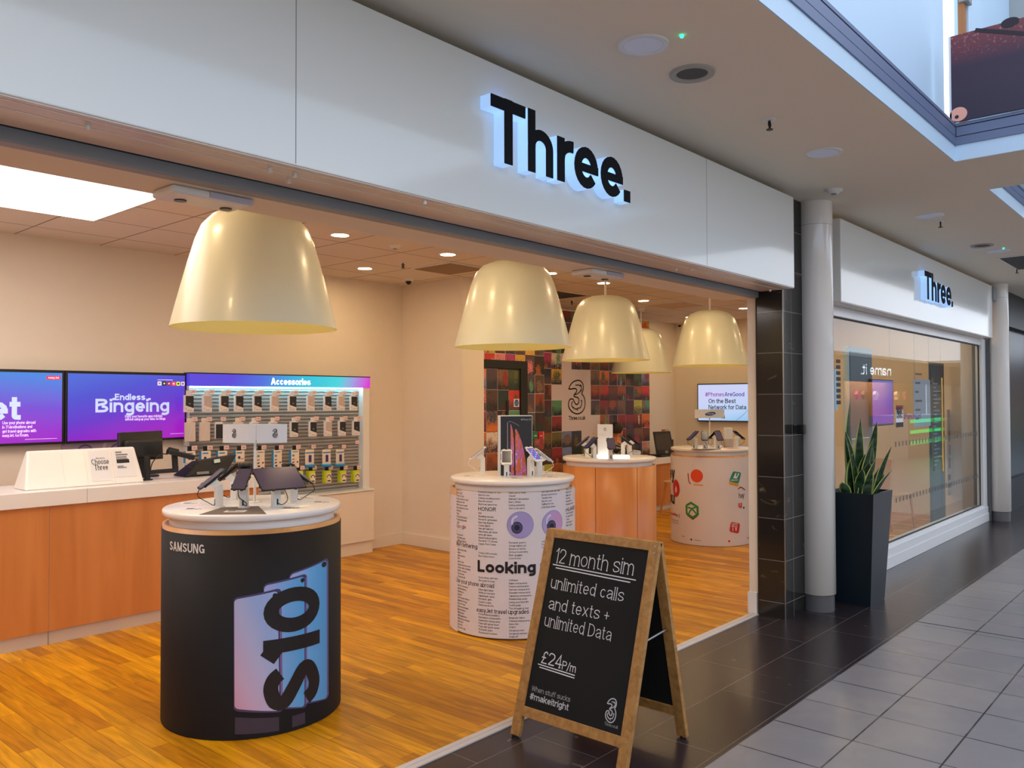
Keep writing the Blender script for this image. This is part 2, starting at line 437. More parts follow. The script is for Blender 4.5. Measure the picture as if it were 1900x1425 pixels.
LIFT = [0]
def stroke(mb, P, hw, f, m=0, depth=None, m_side=1, closed=False):
    """a flat stroke laid on a surface by f(u, v, k); with depth a solid stroke whose front face has material m"""
    P = dedupe(P)
    LIFT[0] = (LIFT[0] + 1) % 5; z0 = -.00014 * LIFT[0]      # crossing strokes never share a plane
    if getattr(f, 'curved', False):
        Q = [P[0]]
        for p in P[1:]:
            a = Q[-1]; k = int(abs(p[0] - a[0]) / .025) + 1
            Q += [(a[0] + (p[0] - a[0]) * i / k, a[1] + (p[1] - a[1]) * i / k) for i in range(1, k + 1)]
        P = Q
    if closed and math.hypot(P[0][0] - P[-1][0], P[0][1] - P[-1][1]) < 1e-3: P = P[:-1]
    Lf, Rt = ribbon(P, hw, closed); n = len(P)
    seg = n if closed else n - 1
    vs = [f(u, v, z0) for u, v in Lf] + [f(u, v, z0) for u, v in Rt]
    mb.add(vs, [(n + i, n + (i + 1) % n, (i + 1) % n, i) for i in range(seg)], m)
    if depth:
        vb = [f(u, v, depth) for u, v in Lf] + [f(u, v, depth) for u, v in Rt]
        A = vs + vb; q = 2 * n; fs = []
        for i in range(seg):
            j = (i + 1) % n
            fs += [(i, j, q + j, q + i), (n + j, n + i, q + n + i, q + n + j), (q + i, q + j, q + n + j, q + n + i)]
        if not closed:
            fs += [(0, q, q + n, n), (n - 1, 2 * n - 1, q + 2 * n - 1, q + n - 1)]
        mb.add(A, fs, m_side)

def text_strokes(s, w=.1, gap=.075, n=6, serif=0.0):
    x = 0; out = []
    for ch in s:
        st, adv = glyph(ch, w, n)
        for P in st:
            P = dedupe(P) if len(P) > 1 else P
            out.append([(x + a, b) for a, b in P])
            if serif and len(P) >= 2 and ch not in '.,/+£':
                for (a, b), (c, d) in ((P[0], P[1]), (P[-1], P[-2])):
                    if abs(a - c) < .02 and abs(b - d) > .15:
                        out.append([(x + a - serif, b), (x + a + serif, b)])
        x += adv + gap
    return out, x - gap

def text(mb, s, size, f, w=.1, gap=.075, m=0, n=6, align='l', u0=0, v0=0, width=None, serif=0.0, depth=None, m_side=1, sx=1.0):
    """write s with its baseline at (u0, v0); size is the height of the em square (cap height 0.72)"""
    st, W = text_strokes(s, w, gap, n, serif)
    kx = (width / (W * size)) if width else sx
    off = {'l': 0, 'c': -W * size * kx / 2, 'r': -W * size * kx}[align]
    for P in st:
        Q = [(u0 + off + a * size * kx, v0 + b * size) for a, b in P]
        stroke(mb, Q, w * size / 2 * (kx if kx < 1 else 1), f, m, depth, m_side, closed=len(P) > 4 and math.hypot(P[0][0] - P[-1][0], P[0][1] - P[-1][1]) < 1e-3)
    return W * size * kx

THREE_OUT = [(305, 440), (318, 405), (345, 370), (380, 352), (410, 350), (435, 368), (449, 395), (451, 430), (444, 465), (436, 492), (455, 520), (466, 560), (468, 600), (462, 640), (445, 675), (420, 697), (390, 705), (360, 698), (330, 675), (310, 645), (302, 610), (304, 580), (313, 556), (330, 546), (348, 552), (357, 572), (370, 598), (385, 605), (400, 592), (406, 562), (400, 540), (382, 528), (356, 520), (357, 503), (372, 485), (384, 460), (377, 441), (355, 437), (325, 443), (305, 440)]
THREE_IN = [[(357, 503), (385, 496), (412, 474), (426, 448), (425, 470), (436, 440), (430, 405), (418, 396), (424, 412), (400, 398), (370, 402)],
            [(345, 572), (332, 590), (335, 625), (352, 650), (345, 628), (368, 655), (378, 650), (392, 668), (388, 648), (420, 640), (432, 608), (436, 570), (424, 560)]]
def three_logo(mb, f, h, w, u0=0, v0=0, m=0, sx=1.0):
    """the outlined figure 3 with its inner flame lines, h tall, lower left corner at (u0, v0)"""
    k = h / 355.0
    def T(P): return [(u0 + (x - 302) * k * sx, v0 + (705 - y) * k) for x, y in P]
    stroke(mb, smooth(T(THREE_OUT), 3), w / 2, f, m, closed=True)
    for P in THREE_IN: stroke(mb, T(P), w / 2.4, f, m)

def plane_map(o, ux, uy, off=0.0):
    o, ux, uy = Vector(o), Vector(ux).normalized(), Vector(uy).normalized(); nn = ux.cross(uy)
    return lambda u, v, k=0: o + ux * u + uy * v + nn * (off - k)
def cyl_map(c, R, off=0.0):
    f = lambda u, v, k=0: Vector((c[0] + (R + off - k) * math.sin(u / R), c[1] - (R + off - k) * math.cos(u / R), v))
    f.curved = True
    return f
def patch(mb, quad, f, nu=8, nv=4, m=0, r=0.0, ru=None):
    """a rounded rectangle stretched over four corners (bl, br, tr, tl) and laid on a surface"""
    def Q(a, b):
        bl, br, tr, tl = quad
        return tuple((bl[i] * (1 - a) + br[i] * a) * (1 - b) + (tl[i] * (1 - a) + tr[i] * a) * b for i in (0, 1))
    ru = r if ru is None else ru
    bs = sorted(set([0, 1] + [j / nv for j in range(nv + 1)] + ([r * (1 - math.cos(t)) for t in [PI / 2 * i / 4 for i in range(5)]] + [1 - r * (1 - math.cos(t)) for t in [PI / 2 * i / 4 for i in range(5)]] if r else [])))
    rows = []
    for b in bs:
        ins = 0.0
        if r:
            e = min(b, 1 - b)
            if e < r: ins = ru * (1 - math.sqrt(max(0, 1 - (1 - e / r) ** 2)))
        rows.append([f(*Q(ins + (1 - 2 * ins) * i / nu, b), 0) for i in range(nu + 1)])
    vs = [p for row in rows for p in row]; k = nu + 1
    mb.add(vs, [(j * k + i, j * k + i + 1, (j + 1) * k + i + 1, (j + 1) * k + i) for j in range(len(rows) - 1) for i in range(nu)], m)
def disc(mb, u, v, ru, rv, f, n=28, m=0, rot=0.0):
    c, s = math.cos(rot), math.sin(rot)
    ring = [f(u + c * ru * math.cos(t) - s * rv * math.sin(t), v + s * ru * math.cos(t) + c * rv * math.sin(t), 0) for t in [2 * PI * i / n for i in range(n)]]
    mb.add([f(u, v, 0)] + ring, [(0, i + 1, (i + 1) % n + 1) for i in range(n)], m)
# ------------------------------------------------------------------ materials of the place
M_WOODFLOOR = brick_mat('wood plank floor', (226, 160, 20), (178, 112, 12), (116, 68, 8), 0.95, 0.085, 0.0012, off=0.43, rotz=PI / 2, rough=0.36, grain=((22, 2.2, 1), 0.62, 1.18), spec=0.22)
M_DARKTILE = brick_mat('dark stone tile', (50, 43, 45), (44, 38, 41), (104, 96, 94), 0.78, 0.374, 0.0022, off=0.5, loc=(0.07, 0.435 - .0, 0), rough=0.27, veins=(190, 165, 140), vein_amt=0.5, vscale=5.0, vstretch=(1.6, .8, 1), vpos=(.64, .74), spec=0.35)
M_LIGHTTILE = brick_mat('pale stone tile', (138, 135, 137), (129, 127, 131), (26, 26, 36), 0.3905, 0.3865, 0.0045, off=0.0, loc=(-0.0845, 0.147, 0), rough=0.3, veins=(158, 152, 146), vein_amt=0.45, vscale=2.6, vpos=(.45, .7))
M_PILLAR = brick_mat('black marble cladding', (44, 41, 38), (36, 34, 33), (150, 148, 144), 0.6, 0.305, 0.0016, off=0.0, loc=(0, -0.19, 0), axis=(PI / 2, 0, 0), rough=0.12, veins=(170, 150, 120), vein_amt=0.55, vscale=4.5, vstretch=(1, 1, 1.6), vpos=(.62, .74))
M_CEILTILE = brick_mat('mineral ceiling tile', (226, 214, 200), (224, 212, 198), (150, 132, 114), 0.637, 0.59, 0.007, off=0.0, loc=(-0.33, -0.21, 0), rough=0.9)
M_WALL = mat('cream wall paint', (233, 222, 206), 0.75, noise=.02)
M_MALLCEIL = mat('mall ceiling plaster', (232, 220, 200), 0.8)
M_WHITE = mat('white gloss trim', (228, 230, 232), 0.3)
M_FASCIA = mat('white gloss fascia panel', (232, 236, 234), 0.12, spec=.5, coat=.3)
M_SOFFIT = mat('fascia soffit', (214, 200, 188), 0.25)
M_SEAM = mat('panel joint', (110, 115, 118), 0.6)
M_RAIL = mat('grey painted metal', (142, 147, 152), 0.45)
M_DARKSLOT = mat('dark slot', (22, 22, 24), 0.6)
M_BLUEGREY = mat('blue grey rail paint', (104, 116, 146), 0.45)
M_BLACK = mat('black plastic', (20, 20, 22), 0.35)
M_MATBLACK = mat('matt black', (24, 24, 26), 0.6)
M_STEEL = mat('brushed steel', (170, 172, 175), 0.3, metal=1.0)
M_COLUMN = mat('cream lacquered column', (238, 234, 228), 0.12, coat=.5)
M_PLINTH = mat('grey column plinth', (96, 96, 98), 0.4)
M_OAK = veneer_mat('orange oak veneer', (190, 116, 58), (214, 140, 78))
M_OAKEDGE = veneer_mat('oak edging', (196, 140, 84), (214, 160, 104))
M_CORIAN = mat('white solid surface', (236, 232, 230), 0.22)
M_WHITEPLASTIC = mat('white plastic', (232, 230, 226), 0.35)
M_PAPER = mat('white paper', (226, 224, 224), 0.7)
M_INK = mat('black ink', (24, 20, 24), 0.6)
M_GREYINK = mat('grey ink', (130, 126, 130), 0.7)
M_WHITEINK = mat('white ink', (225, 225, 228), 0.7)
M_GLASS = glass_mat('clear shop glass')
M_LIGHT_WARM = mat('lit lamp disc', (255, 255, 255), 0.5, emit=DOWNLIGHT, emit_rgb=(255, 218, 164))
M_LIGHT_PANEL = mat('lit ceiling panel', (255, 255, 255), 0.5, emit=PANEL_LIGHT, emit_rgb=(255, 246, 240))
M_BLINDWHITE = mat('parapet white', (196, 220, 240), 0.5)

# ------------------------------------------------------------------ floors
struct(MB().box(-3, 12.6, 2.75, 8.2, -0.1, 0).build('floor_wood', M_WOODFLOOR))
struct(MB().box(-9, 46, 1.787, 2.75, -0.1, 0).build('floor_dark', M_DARKTILE))
struct(MB().box(-9, 46, -6.5, 1.787, -0.1, 0).build('floor_light', M_LIGHTTILE))
struct(MB().box(-3, 5.88, 2.722, 2.752, 0, .006).box(-3, 5.88, 2.752, 2.782, 0, .009).build('trim_1', mat('aluminium threshold strip', (196, 190, 190), .4)))
struct(MB().box(6.412, 6.424, -6.5, 1.787, 0, .0012).build('trim_8', mat('expansion joint', (40, 38, 46), .6)))

# ------------------------------------------------------------------ ceilings, void in the mall roof
VX1, VX2, VY, ZC = 5.803, 6.734, 1.356, 3.11
c = MB().box(-9, 46, VY, 9, ZC, ZC + .1).box(VX1, VX2, -4.9, VY, ZC, ZC + .1).box(-9, 46, -7.2, -4.9, ZC, ZC + .1).box(-9, -6, -4.9, VY, ZC, ZC + .1).box(38, 46, -4.9, VY, ZC, ZC + .1)
struct(c.build('ceiling', M_MALLCEIL))
struct(MB().box(-3, 12.6, 2.9, 8.2, 2.9, 2.96).build('ceiling_tiles', M_CEILTILE))
struct(MB().box(-6, VX1, VY - .006, VY, ZC + .001, 3.212).build('trim_10', M_BLINDWHITE))
struct(MB().box(VX1 - .006, VX1, -4.9, VY - .006, ZC + .001, 3.212).build('trim_11', M_BLINDWHITE))
struct(MB().box(VX2, VX2 + .006, -4.9, VY - .006, ZC + .001, 3.212).build('trim_12', M_BLINDWHITE))
struct(MB().box(VX2, 38, VY - .006, VY, ZC + .001, 3.212).build('trim_13', M_BLINDWHITE))
def rail(x0, x1, y0, y1, name):
    o = MB().box(x0, x1, y0, y1, 3.212, 3.262, 0).box(x0 + .006, x1 - .006, y0 + .006, y1 - .006, 3.262, 3.268, 1).box(x0 + .002, x1 - .002, y0 + .002, y1 - .002, 3.268, 3.325, 0).box(x0 + .008, x1 - .008, y0 + .008, y1 - .008, 3.325, 3.331, 1).box(x0, x1, y0, y1, 3.331, 3.35, 0)
    return struct(o.build(name, [M_BLUEGREY, M_DARKSLOT]))
rail(-6, VX1 + .03, VY - .015, VY + .06, 'trim_2')
rail(VX1 - .015, VX1 + .05, -4.2, VY - .0151, 'trim_3')
rail(VX2 - .05, VX2 + .015, -4.2, VY - .0151, 'trim_4')
rail(VX2 - .05, 38, VY - .015, VY + .06, 'trim_5')
struct(MB().box(-6, 6.05, 1.47, 1.6, 3.21, 5.4).build('wall_parapet', M_BLINDWHITE))
struct(MB().box(6.9, 38, 1.47, 1.6, 3.21, 5.4).build('wall_upper', M_BLINDWHITE))
struct(MB().box(8.2, 8.3, -1.5, 1.47, 3.21, 5.4).build('wall_gallery', mat('upper gallery wall', (160, 165, 165), .7)))
struct(MB().box(-9, 46, -7.3, -7.2, 0, 3.21).build('wall_opposite', M_WALL))
struct(MB().box(-9, -8.9, -7, 8, 0, 3.2).build('wall_far', M_WALL))
struct(MB().box(45.9, 46, -7, 8, 0, 3.2).build('wall_end', M_WALL))
post = thing('gallery_post', 'white upright post with brown edge strip above the dark red hoarding', 'post', (6.12, 1.3, 3.36))
pa, pb = at_y(1791, 40, 1.42), at_y(1816, 40, 1.42)
MB().box(pa.x, pb.x, 1.40, 1.46, 3.36, 5.0).build('post_shaft', M_BLINDWHITE, post)
pa, pc = at_y(1781.5, 40, 1.42), at_y(1790, 40, 1.42)
MB().box(pc.x - .06, pc.x, 1.41, 1.45, 3.36, 5.0).build('edge_strip', mat('brown timber strip', (168, 110, 62), .6), post)
MB().box(pc.x - .08, pc.x + .03, 1.38, 1.44, at_y(1788, 8, 1.42).z, at_y(1788, 8, 1.42).z + .12).build('bracket', M_RAIL, post)

# hoarding board with a leather photograph, on the near edge of the cross beam
def leather_mat():
    m, nt, b = new_mat('printed red leather photograph')
    tc = node(nt, 'ShaderNodeTexCoord')
    n = node(nt, 'ShaderNodeTexNoise'); n.inputs['Scale'].default_value = 55; n.inputs['Detail'].default_value = 4
    nt.links.new(tc.outputs['Object'], n.inputs['Vector'])
    sep = node(nt, 'ShaderNodeSeparateXYZ'); nt.links.new(tc.outputs['Object'], sep.inputs[0])
    r1 = node(nt, 'ShaderNodeValToRGB'); e = r1.color_ramp.elements
    e[0].position, e[0].color = 0.0, lin((44, 30, 52)); e[1].position, e[1].color = 1.0, lin((150, 70, 66))
    x = e.new(.45); x.color = lin((56, 32, 54)); x = e.new(.6); x.color = lin((104, 44, 54))
    mr = node(nt, 'ShaderNodeMapRange'); mr.inputs['From Min'].default_value = 0.0; mr.inputs['From Max'].default_value = 0.75
    nt.links.new(sep.outputs['Z'], mr.inputs['Value']); nt.links.new(mr.outputs['Result'], r1.inputs['Fac'])
    r2 = node(nt, 'ShaderNodeValToRGB'); e = r2.color_ramp.elements; e[0].position = .56; e[0].color = (0, 0, 0, 1); e[1].position = .72; e[1].color = (1, 1, 1, 1)
    nt.links.new(n.outputs['Fac'], r2.inputs['Fac'])
    mu = node(nt, 'ShaderNodeMath', operation='MULTIPLY'); nt.links.new(r2.outputs['Color'], mu.inputs[0]); 
    mr2 = node(nt, 'ShaderNodeMapRange'); mr2.inputs['From Min'].default_value = .35; mr2.inputs['From Max'].default_value = .7
    nt.links.new(sep.outputs['Z'], mr2.inputs['Value']); nt.links.new(mr2.outputs['Result'], mu.inputs[1])
    mx = node(nt, 'ShaderNodeMix', data_type='RGBA'); mx.inputs['B'].default_value = lin((230, 170, 165))
    nt.links.new(mu.outputs[0], mx.inputs['Factor']); nt.links.new(r1.outputs['Color'], mx.inputs['A']); nt.links.new(mx.outputs['Result'], b.inputs['Base Color'])
    b.inputs['Roughness'].default_value = .4
    return m
hx = VX1 - .03
h0, h1 = at_x(1766, 236, hx), at_x(1764, 68, hx)
hb = thing('hoarding_board', 'dark red leather close-up photograph board above the mall ceiling edge', 'hoarding', (hx, h0.y, 3.36))
MB().box(hx, hx + .02, -2.2, h0.y, 3.355, h1.z).build('printed_panel', leather_mat(), hb)
MB().box(hx - .002, hx + .022, h0.y, h0.y + .012, 3.352, h1.z).build('edge_trim', M_WHITE, hb)
g = MB(); fm = plane_map((hx, h0.y, 0), (0, -1, 0), (0, 0, 1), .002)
stroke(g, [(.14, h1.z - .0), (.3, h1.z - .06), (.55, h1.z - .16), (.85, h1.z - .26)], .012, fm, 0)
disc(g, .55, h1.z - .06, .06, .045, fm, 20, 0); disc(g, .33, h1.z - .01, .05, .03, fm, 20, 0)
disc(g, .04, 3.40, .05, .045, fm, 20, 1); disc(g, .03, 3.385, .012, .012, plane_map((hx, h0.y, 0), (0, -1, 0), (0, 0, 1), .003), 10, 0)
g.build('printed_seam', [mat('dark print', (34, 18, 28), .5), mat('pale print', (240, 170, 150), .5)], hb)

# ------------------------------------------------------------------ shop shell
struct(MB().box(-3, 6.178, 7.106, 7.3, 0, 2.9).box(6.178, 12.6, 7.25, 7.4, 0, 2.9).build('wall_back', M_WALL))
struct(MB().box(6.178, 6.5, 6.14, 7.25, 0, 2.9).build('wall_return', M_WALL))
struct(MB().box(-3.1, -3, 2.75, 7.3, 0, 2.9).build('wall_left', M_WALL))
struct(MB().box(12.42, 12.6, 2.6, 7.25, 0, 2.9).build('wall_right', M_WALL))
struct(MB().box(3.62 + 2.02, 6.176, 7.09, 7.106, 0, .125).box(6.16, 6.178, 6.14, 7.09, 0, .125).build('baseboard_back', M_WALL))
struct(MB().box(-3, 5.868, 2.77, 3.0, 2.365, 2.9).build('trim_6', M_WALL))          # beam over the shop opening
struct(MB().box(5.868, 6.5, 2.728, 2.803, 0, 2.9).build('wall_jamb', M_WALL))
struct(MB().box(5.855, 5.868, 2.74, 2.812, 0, .16).build('baseboard_jamb', M_WHITE))
struct(MB().box(5.845, 6.6, 2.516, 2.715, 0, 3.11).build('wall_pillar', M_PILLAR))
struct(MB().box(5.842, 5.847, 2.512, 2.518, 0, 2.42).build('trim_7', M_STEEL))
struct(MB().box(5.85, 5.868, 2.715, 2.728, 0, 2.36).build('trim_9', M_MATBLACK))
# shutter rail and soffit
sh = thing('roller_shutter', 'grey metal bottom bar of the raised shutter over the shop opening', 'shutter', (2, 2.7, 2.36))
MB().box(-3, 5.86, 2.70, 2.765, 2.362, 2.418).build('bottom_bar', M_RAIL, sh, bevel=.006)
MB().box(-3, 5.86, 2.668, 2.70, 2.405, 2.43).build('guide_slot', M_DARKSLOT, sh)
MB().tube([(-3, 2.684, 2.415), (5.86, 2.684, 2.415)], .008, 8).build('seal', M_STEEL, sh)

# ------------------------------------------------------------------ fascias and signs
def fascia(x0, x1, y0, y1, z0, z1, seams, label, group):
    t = thing('fascia_board', label, 'shop fascia', ((x0 + x1) / 2, y0, z0), group=group)
    MB().box(x0, x1, y0, y1, z0 + .004, z1).build('panel', M_FASCIA, t, bevel=.004)
    MB().box(x0, x1 - .004, y0 + .006, y1, z0, z0 + .004).build('soffit', M_SOFFIT, t)
    for yy in (.03, .10): MB().box(x0, x1 - .006, y0 + yy, y0 + yy + .008, z0 - .0015, z0).build('soffit_bead', M_WHITE, t)
    for s in seams: MB().box(s - .0012, s + .0012, y0 - .0006, y0 + .002, z0 + .01, z1 - .005).build('seam', M_SEAM, t)
    return t
fascia(-3, 5.81, 2.41, 2.668, 2.40, 3.06, [1.62, 4.513, -1.2], 'long white gloss fascia over the open shop front', 'white shop fascias')
fascia(6.735, 12.11, 2.41, 2.56, 2.385, 3.06, [], 'shorter white fascia over the glazed window beyond the column', 'white shop fascias')
# hang fixings under the first fascia
for i, (x, y) in enumerate(((163, 231), (501, 312), (536, 332), (547, 321), (830, 362), (1255, 498), (1283, 498), (1429, 537))):
    p = at_z(x, y, 2.40); p.y = max(2.44, min(2.64, p.y)); p.x = min(p.x, 5.78)
    tag(MB().cyl((p.x, p.y, 0), .008, 2.385, 2.40, 10).build('fixing_stud', M_WHITEPLASTIC), 'tiny white stud under the long white fascia', 'stud', 'studs under the fascia')
M_SIGNFACE = mat('black sign face', (26, 28, 32), .8, spec=.15)
M_SIGNGLOW = mat('lit acrylic sign edge', (190, 215, 255), .4, emit=.62, emit_rgb=(160, 205, 255))
def sign(x_off, z_off, label):
    t = thing('shop_sign', label, 'shop sign', (3.05 + x_off, 2.41, 2.61), group='lettering signs on the fascias')
    Z0, S = 2.613 + z_off, .279 / .72
    for ch, xa, xb in (('T', 2.532, 2.754), ('h', 2.772, 2.950), ('r', 2.979, 3.105), ('e', 3.110, 3.301), ('e', 3.324, 3.516), ('.', 3.526, 3.585)):
        st, W = glyph(ch, .152, 16)
        g = MB(); kx = (xb - xa) / W
        f = lambda u, v, k=0: Vector((xa + x_off + u, 2.346 + k, Z0 + v))
        def edge(u, v, k=0): return Vector((xa + x_off + u, 2.350 + max(k, 0), Z0 + v))
        for P in st:
            if ch == 'T' and abs(P[0][1] - P[1][1]) < .01: P = [(a, CAP - .072) for a, b in P]
            Q = [(a * kx, b * S) for a, b in P]
            cl = len(P) > 4 and math.hypot(P[0][0] - P[-1][0], P[0][1] - P[-1][1]) < 1e-3
            hw = .152 * kx / 2 if ch != '.' else (xb - xa) / 2
            if ch == 'T' and abs(P[0][1] - P[1][1]) < .01: hw = .072 * S
            if ch in 'e' and len(P) == 2: hw = .055 * S
            stroke(g, Q, hw * .93, f, 0, .004, 0, cl)
            stroke(g, Q, hw, edge, 1, .058, 1, cl)
        g.build('letter', [M_SIGNFACE, M_SIGNGLOW], t)
    return t
sign(0, 0, 'large black shop name lettering with blue-white lit edges on the long fascia')
sign(6.322, -.014, 'smaller-looking black shop name lettering on the shorter fascia over the glazed window')

# ------------------------------------------------------------------ columns
def column(cx, cy, r, label):
    t = thing('column', label, 'column', (cx, cy, 0), group='round mall columns')
    MB().lathe([(r - .012, .125), (r, .13), (r, 3.11)], (cx, cy, 0), 48, smooth=True).build('shaft', M_COLUMN, t)
    MB().cyl((cx, cy, 0), r - .012, 0, .126, 40).build('plinth', M_PLINTH, t)
    MB().lathe([(r + .0006, 2.93), (r + .0006, 2.932)], (cx, cy, 0), 48).build('joint_line', M_SEAM, t)
    return t
column(6.315, 2.455, .128, 'glossy cream round column between the black pillar and the planter')
column(12.46, 2.42, .128, 'cream round column beyond the far end of the glazed window')
p = at_y(1486, 797, 2.47)
s = thing('door_sensor', 'small black sensor box clipped to the cream column beside the pillar', 'sensor', (p.x, p.y, p.z))
MB().box(p.x - .014, p.x + .03, 2.44, 2.50, p.z - .036, p.z + .036).build('housing', M_BLACK, s, bevel=.008)
MB().box(p.x - .03, p.x + .025, 2.495, 2.518, p.z - .028, p.z + .028).build('bracket', M_MATBLACK, s)
p = at_y(1846, 535, 2.39)
s = thing('control_box', 'grey control box at the far top end of the shorter fascia', 'control box', (p.x, 2.4, p.z))
MB().box(12.12, 12.32, 2.40, 2.48, 2.88, 3.06).build('housing', M_RAIL, s, bevel=.005)
MB().box(12.13, 12.31, 2.395, 2.40, 2.89, 3.05).build('cover', mat('box cover', (130, 138, 142), .4), s, bevel=.003)

# ------------------------------------------------------------------ glazed window beyond the column
win = bpy.data.objects.new('window_1', None); COL.objects.link(win); win.location = (9.4, 2.55, 0); struct(win)
MB().box(6.5, 12.2, 2.55, 2.62, .19, .215).box(6.5, 12.2, 2.55, 2.62, 2.30, 2.385).box(12.13, 12.32, 2.54, 2.62, 0, 2.385).box(6.45, 6.56, 2.54, 2.62, 0, 2.385).build('window_frame', M_WHITE, win, bevel=.004)
MB().box(6.45, 12.32, 2.53, 2.70, 0, .19).box(6.45, 12.32, 2.522, 2.53, 0, .11).build('window_sill', M_WHITE, win, bevel=.004)
MB().box(6.56, 12.13, 2.575, 2.59, .215, .225).box(6.56, 12.13, 2.575, 2.59, 2.288, 2.30).box(12.118, 12.13, 2.575, 2.59, .215, 2.3).build('gasket', M_MATBLACK, win)
for a, b in ((6.56, 8.488), (8.494, 10.308), (10.314, 12.118)):
    MB().box(a, b, 2.578, 2.584, .22, 2.295).build('pane', M_GLASS, win)
struct(MB().box(12.32, 12.9, 2.5, 2.7, 0, 3.11).build('wall_end_pillar', mat('grey pillar cladding', (92, 92, 94), .3)))
hd = thing('pull_handle', 'tall slim brass-lit pull handle on the glazed door', 'door handle', (10.165, 2.54, .79))
MB().tube([(10.165, 2.535, .79), (10.165, 2.535, 1.84)], .009, 12).build('bar', mat('polished brass bar', (240, 205, 110), .15, metal=1.0), hd)  # yellow reflection on the chrome put into the base colour
MB().tube([(10.165, 2.535, .95), (10.165, 2.578, .95)], .008, 8).tube([(10.165, 2.535, 1.68), (10.165, 2.578, 1.68)], .008, 8).build('mount', M_STEEL, hd)
# stickers on the glass
f = plane_map((0, 2.576, 0), (1, 0, 0), (0, 0, 1), 0)
g = MB(); x = 8.62
while x < 12.05:
    for z in (1.13, .58):
        patch(g, ((x, z), (x + .035, z), (x + .035, z + .05), (x, z + .05)), f, 1, 1)
    x += .115
tag(g.build('window_marking', mat('grey frosted mark', (92, 92, 96), .6)), 'two rows of small grey safety marks across the glazed window', 'window sticker')
a = at_y(1662, 752, 2.576); b = at_y(1676, 792, 2.576)
st = thing('opening_sticker', 'black and white notice sticker with red top on the window pane', 'window sticker', (a.x, 2.576, b.z))
g = MB(); H = a.z - b.z; wd = b.x - a.x
patch(g, ((a.x, b.z), (b.x, b.z), (b.x, a.z), (a.x, a.z)), f, 1, 1, 0)
f2 = plane_map((0, 2.5755, 0), (1, 0, 0), (0, 0, 1), 0)
patch(g, ((a.x, a.z - .2 * H), (b.x, a.z - .2 * H), (b.x, a.z), (a.x, a.z)), f2, 1, 1, 1)
patch(g, ((a.x, b.z), (b.x, b.z), (b.x, b.z + .22 * H), (a.x, b.z + .22 * H)), f2, 1, 1, 2)
g.build('sheet', [M_PAPER, mat('red print', (150, 34, 30), .6), M_INK], st)
g = MB(); f3 = plane_map((0, 2.575, 0), (1, 0, 0), (0, 0, 1), 0)
text(g, 'INVISIBLE', .1, f3, .16, width=wd * .86, u0=a.x + wd * .07, v0=a.z - .40 * H); text(g, 'CHOICE', .13, f3, .2, width=wd * .86, u0=a.x + wd * .07, v0=a.z - .62 * H)
g.build('lettering', M_INK, st)
a = at_y(1677, 771, 2.576); b = at_y(1709, 771, 2.576)
g = MB(); text(g, '#PhonesAreGood', .085, f, .12, gap=.05, width=b.x - a.x, u0=a.x, v0=a.z - .04)
tag(g.build('hashtag_sticker', mat('purple print', (110, 40, 130), .6)), 'purple hashtag lettering sticker on the window pane beside the notice', 'window sticker')
# ------------------------------------------------------------------ pendant lamps
M_SHADE = mat('cream lacquer shade', (224, 225, 203), 0.3, coat=.12)
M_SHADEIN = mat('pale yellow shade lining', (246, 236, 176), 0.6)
M_BULB = mat('lit bulb', (255, 250, 220), 0.5, emit=14, emit_rgb=(255, 236, 180))
def lamp(x, y, label):
    t = thing('pendant_lamp', label, 'pendant lamp', (x, y, 1.985), group='large cream bell lamps')
    out = [(.424, 0), (.410, .06), (.371, .21), (.337, .34), (.303, .455), (.272, .53), (.222, .585), (.142, .617), (.06, .627), (.012, .628)]
    MB().lathe([(r, z) for r, z in out], (0, 0, 0), 64).build('shade', M_SHADE, t, local=True)
    MB().lathe([(r - .004, z - (.004 if i > 5 else 0)) for i, (r, z) in enumerate(out)][::-1], (0, 0, 0), 64).lathe([(.42, 0), (.424, 0)], (0, 0, 0), 64).build('shade_lining', M_SHADEIN, t, local=True)
    MB().cyl((0, 0, 0), .011, .62, .915, 16).build('rod', M_WHITEPLASTIC, t, local=True)
    MB().lathe([(.001, .87), (.05, .87), (.055, .915)], (0, 0, 0), 24).build('ceiling_rose', M_WHITEPLASTIC, t, local=True)
    MB().ball((0, 0, .38), .055, 12).build('bulb', M_BULB, t, local=True)
    return t
L0 = lamp(2.384, 3.915, 'nearest large cream bell lamp, above the black wrapped display table')
PODS = [(2.384, 3.923), (4.50, 3.97), (6.60, 4.58), (8.62, 4.58)]
dup(L0, (4.505, 3.965, 1.985), label='cream bell lamp above the white display table covered in word lists')
dup(L0, (6.61, 4.62, 1.985), label='cream bell lamp above the plain oak display table')
dup(L0, (8.50, 4.51, 1.985), label='cream bell lamp above the white table with app badges, beside the jamb')
dup(L0, (9.98, 6.37, 1.985), label='partly hidden cream bell lamp furthest back over the corner desk')

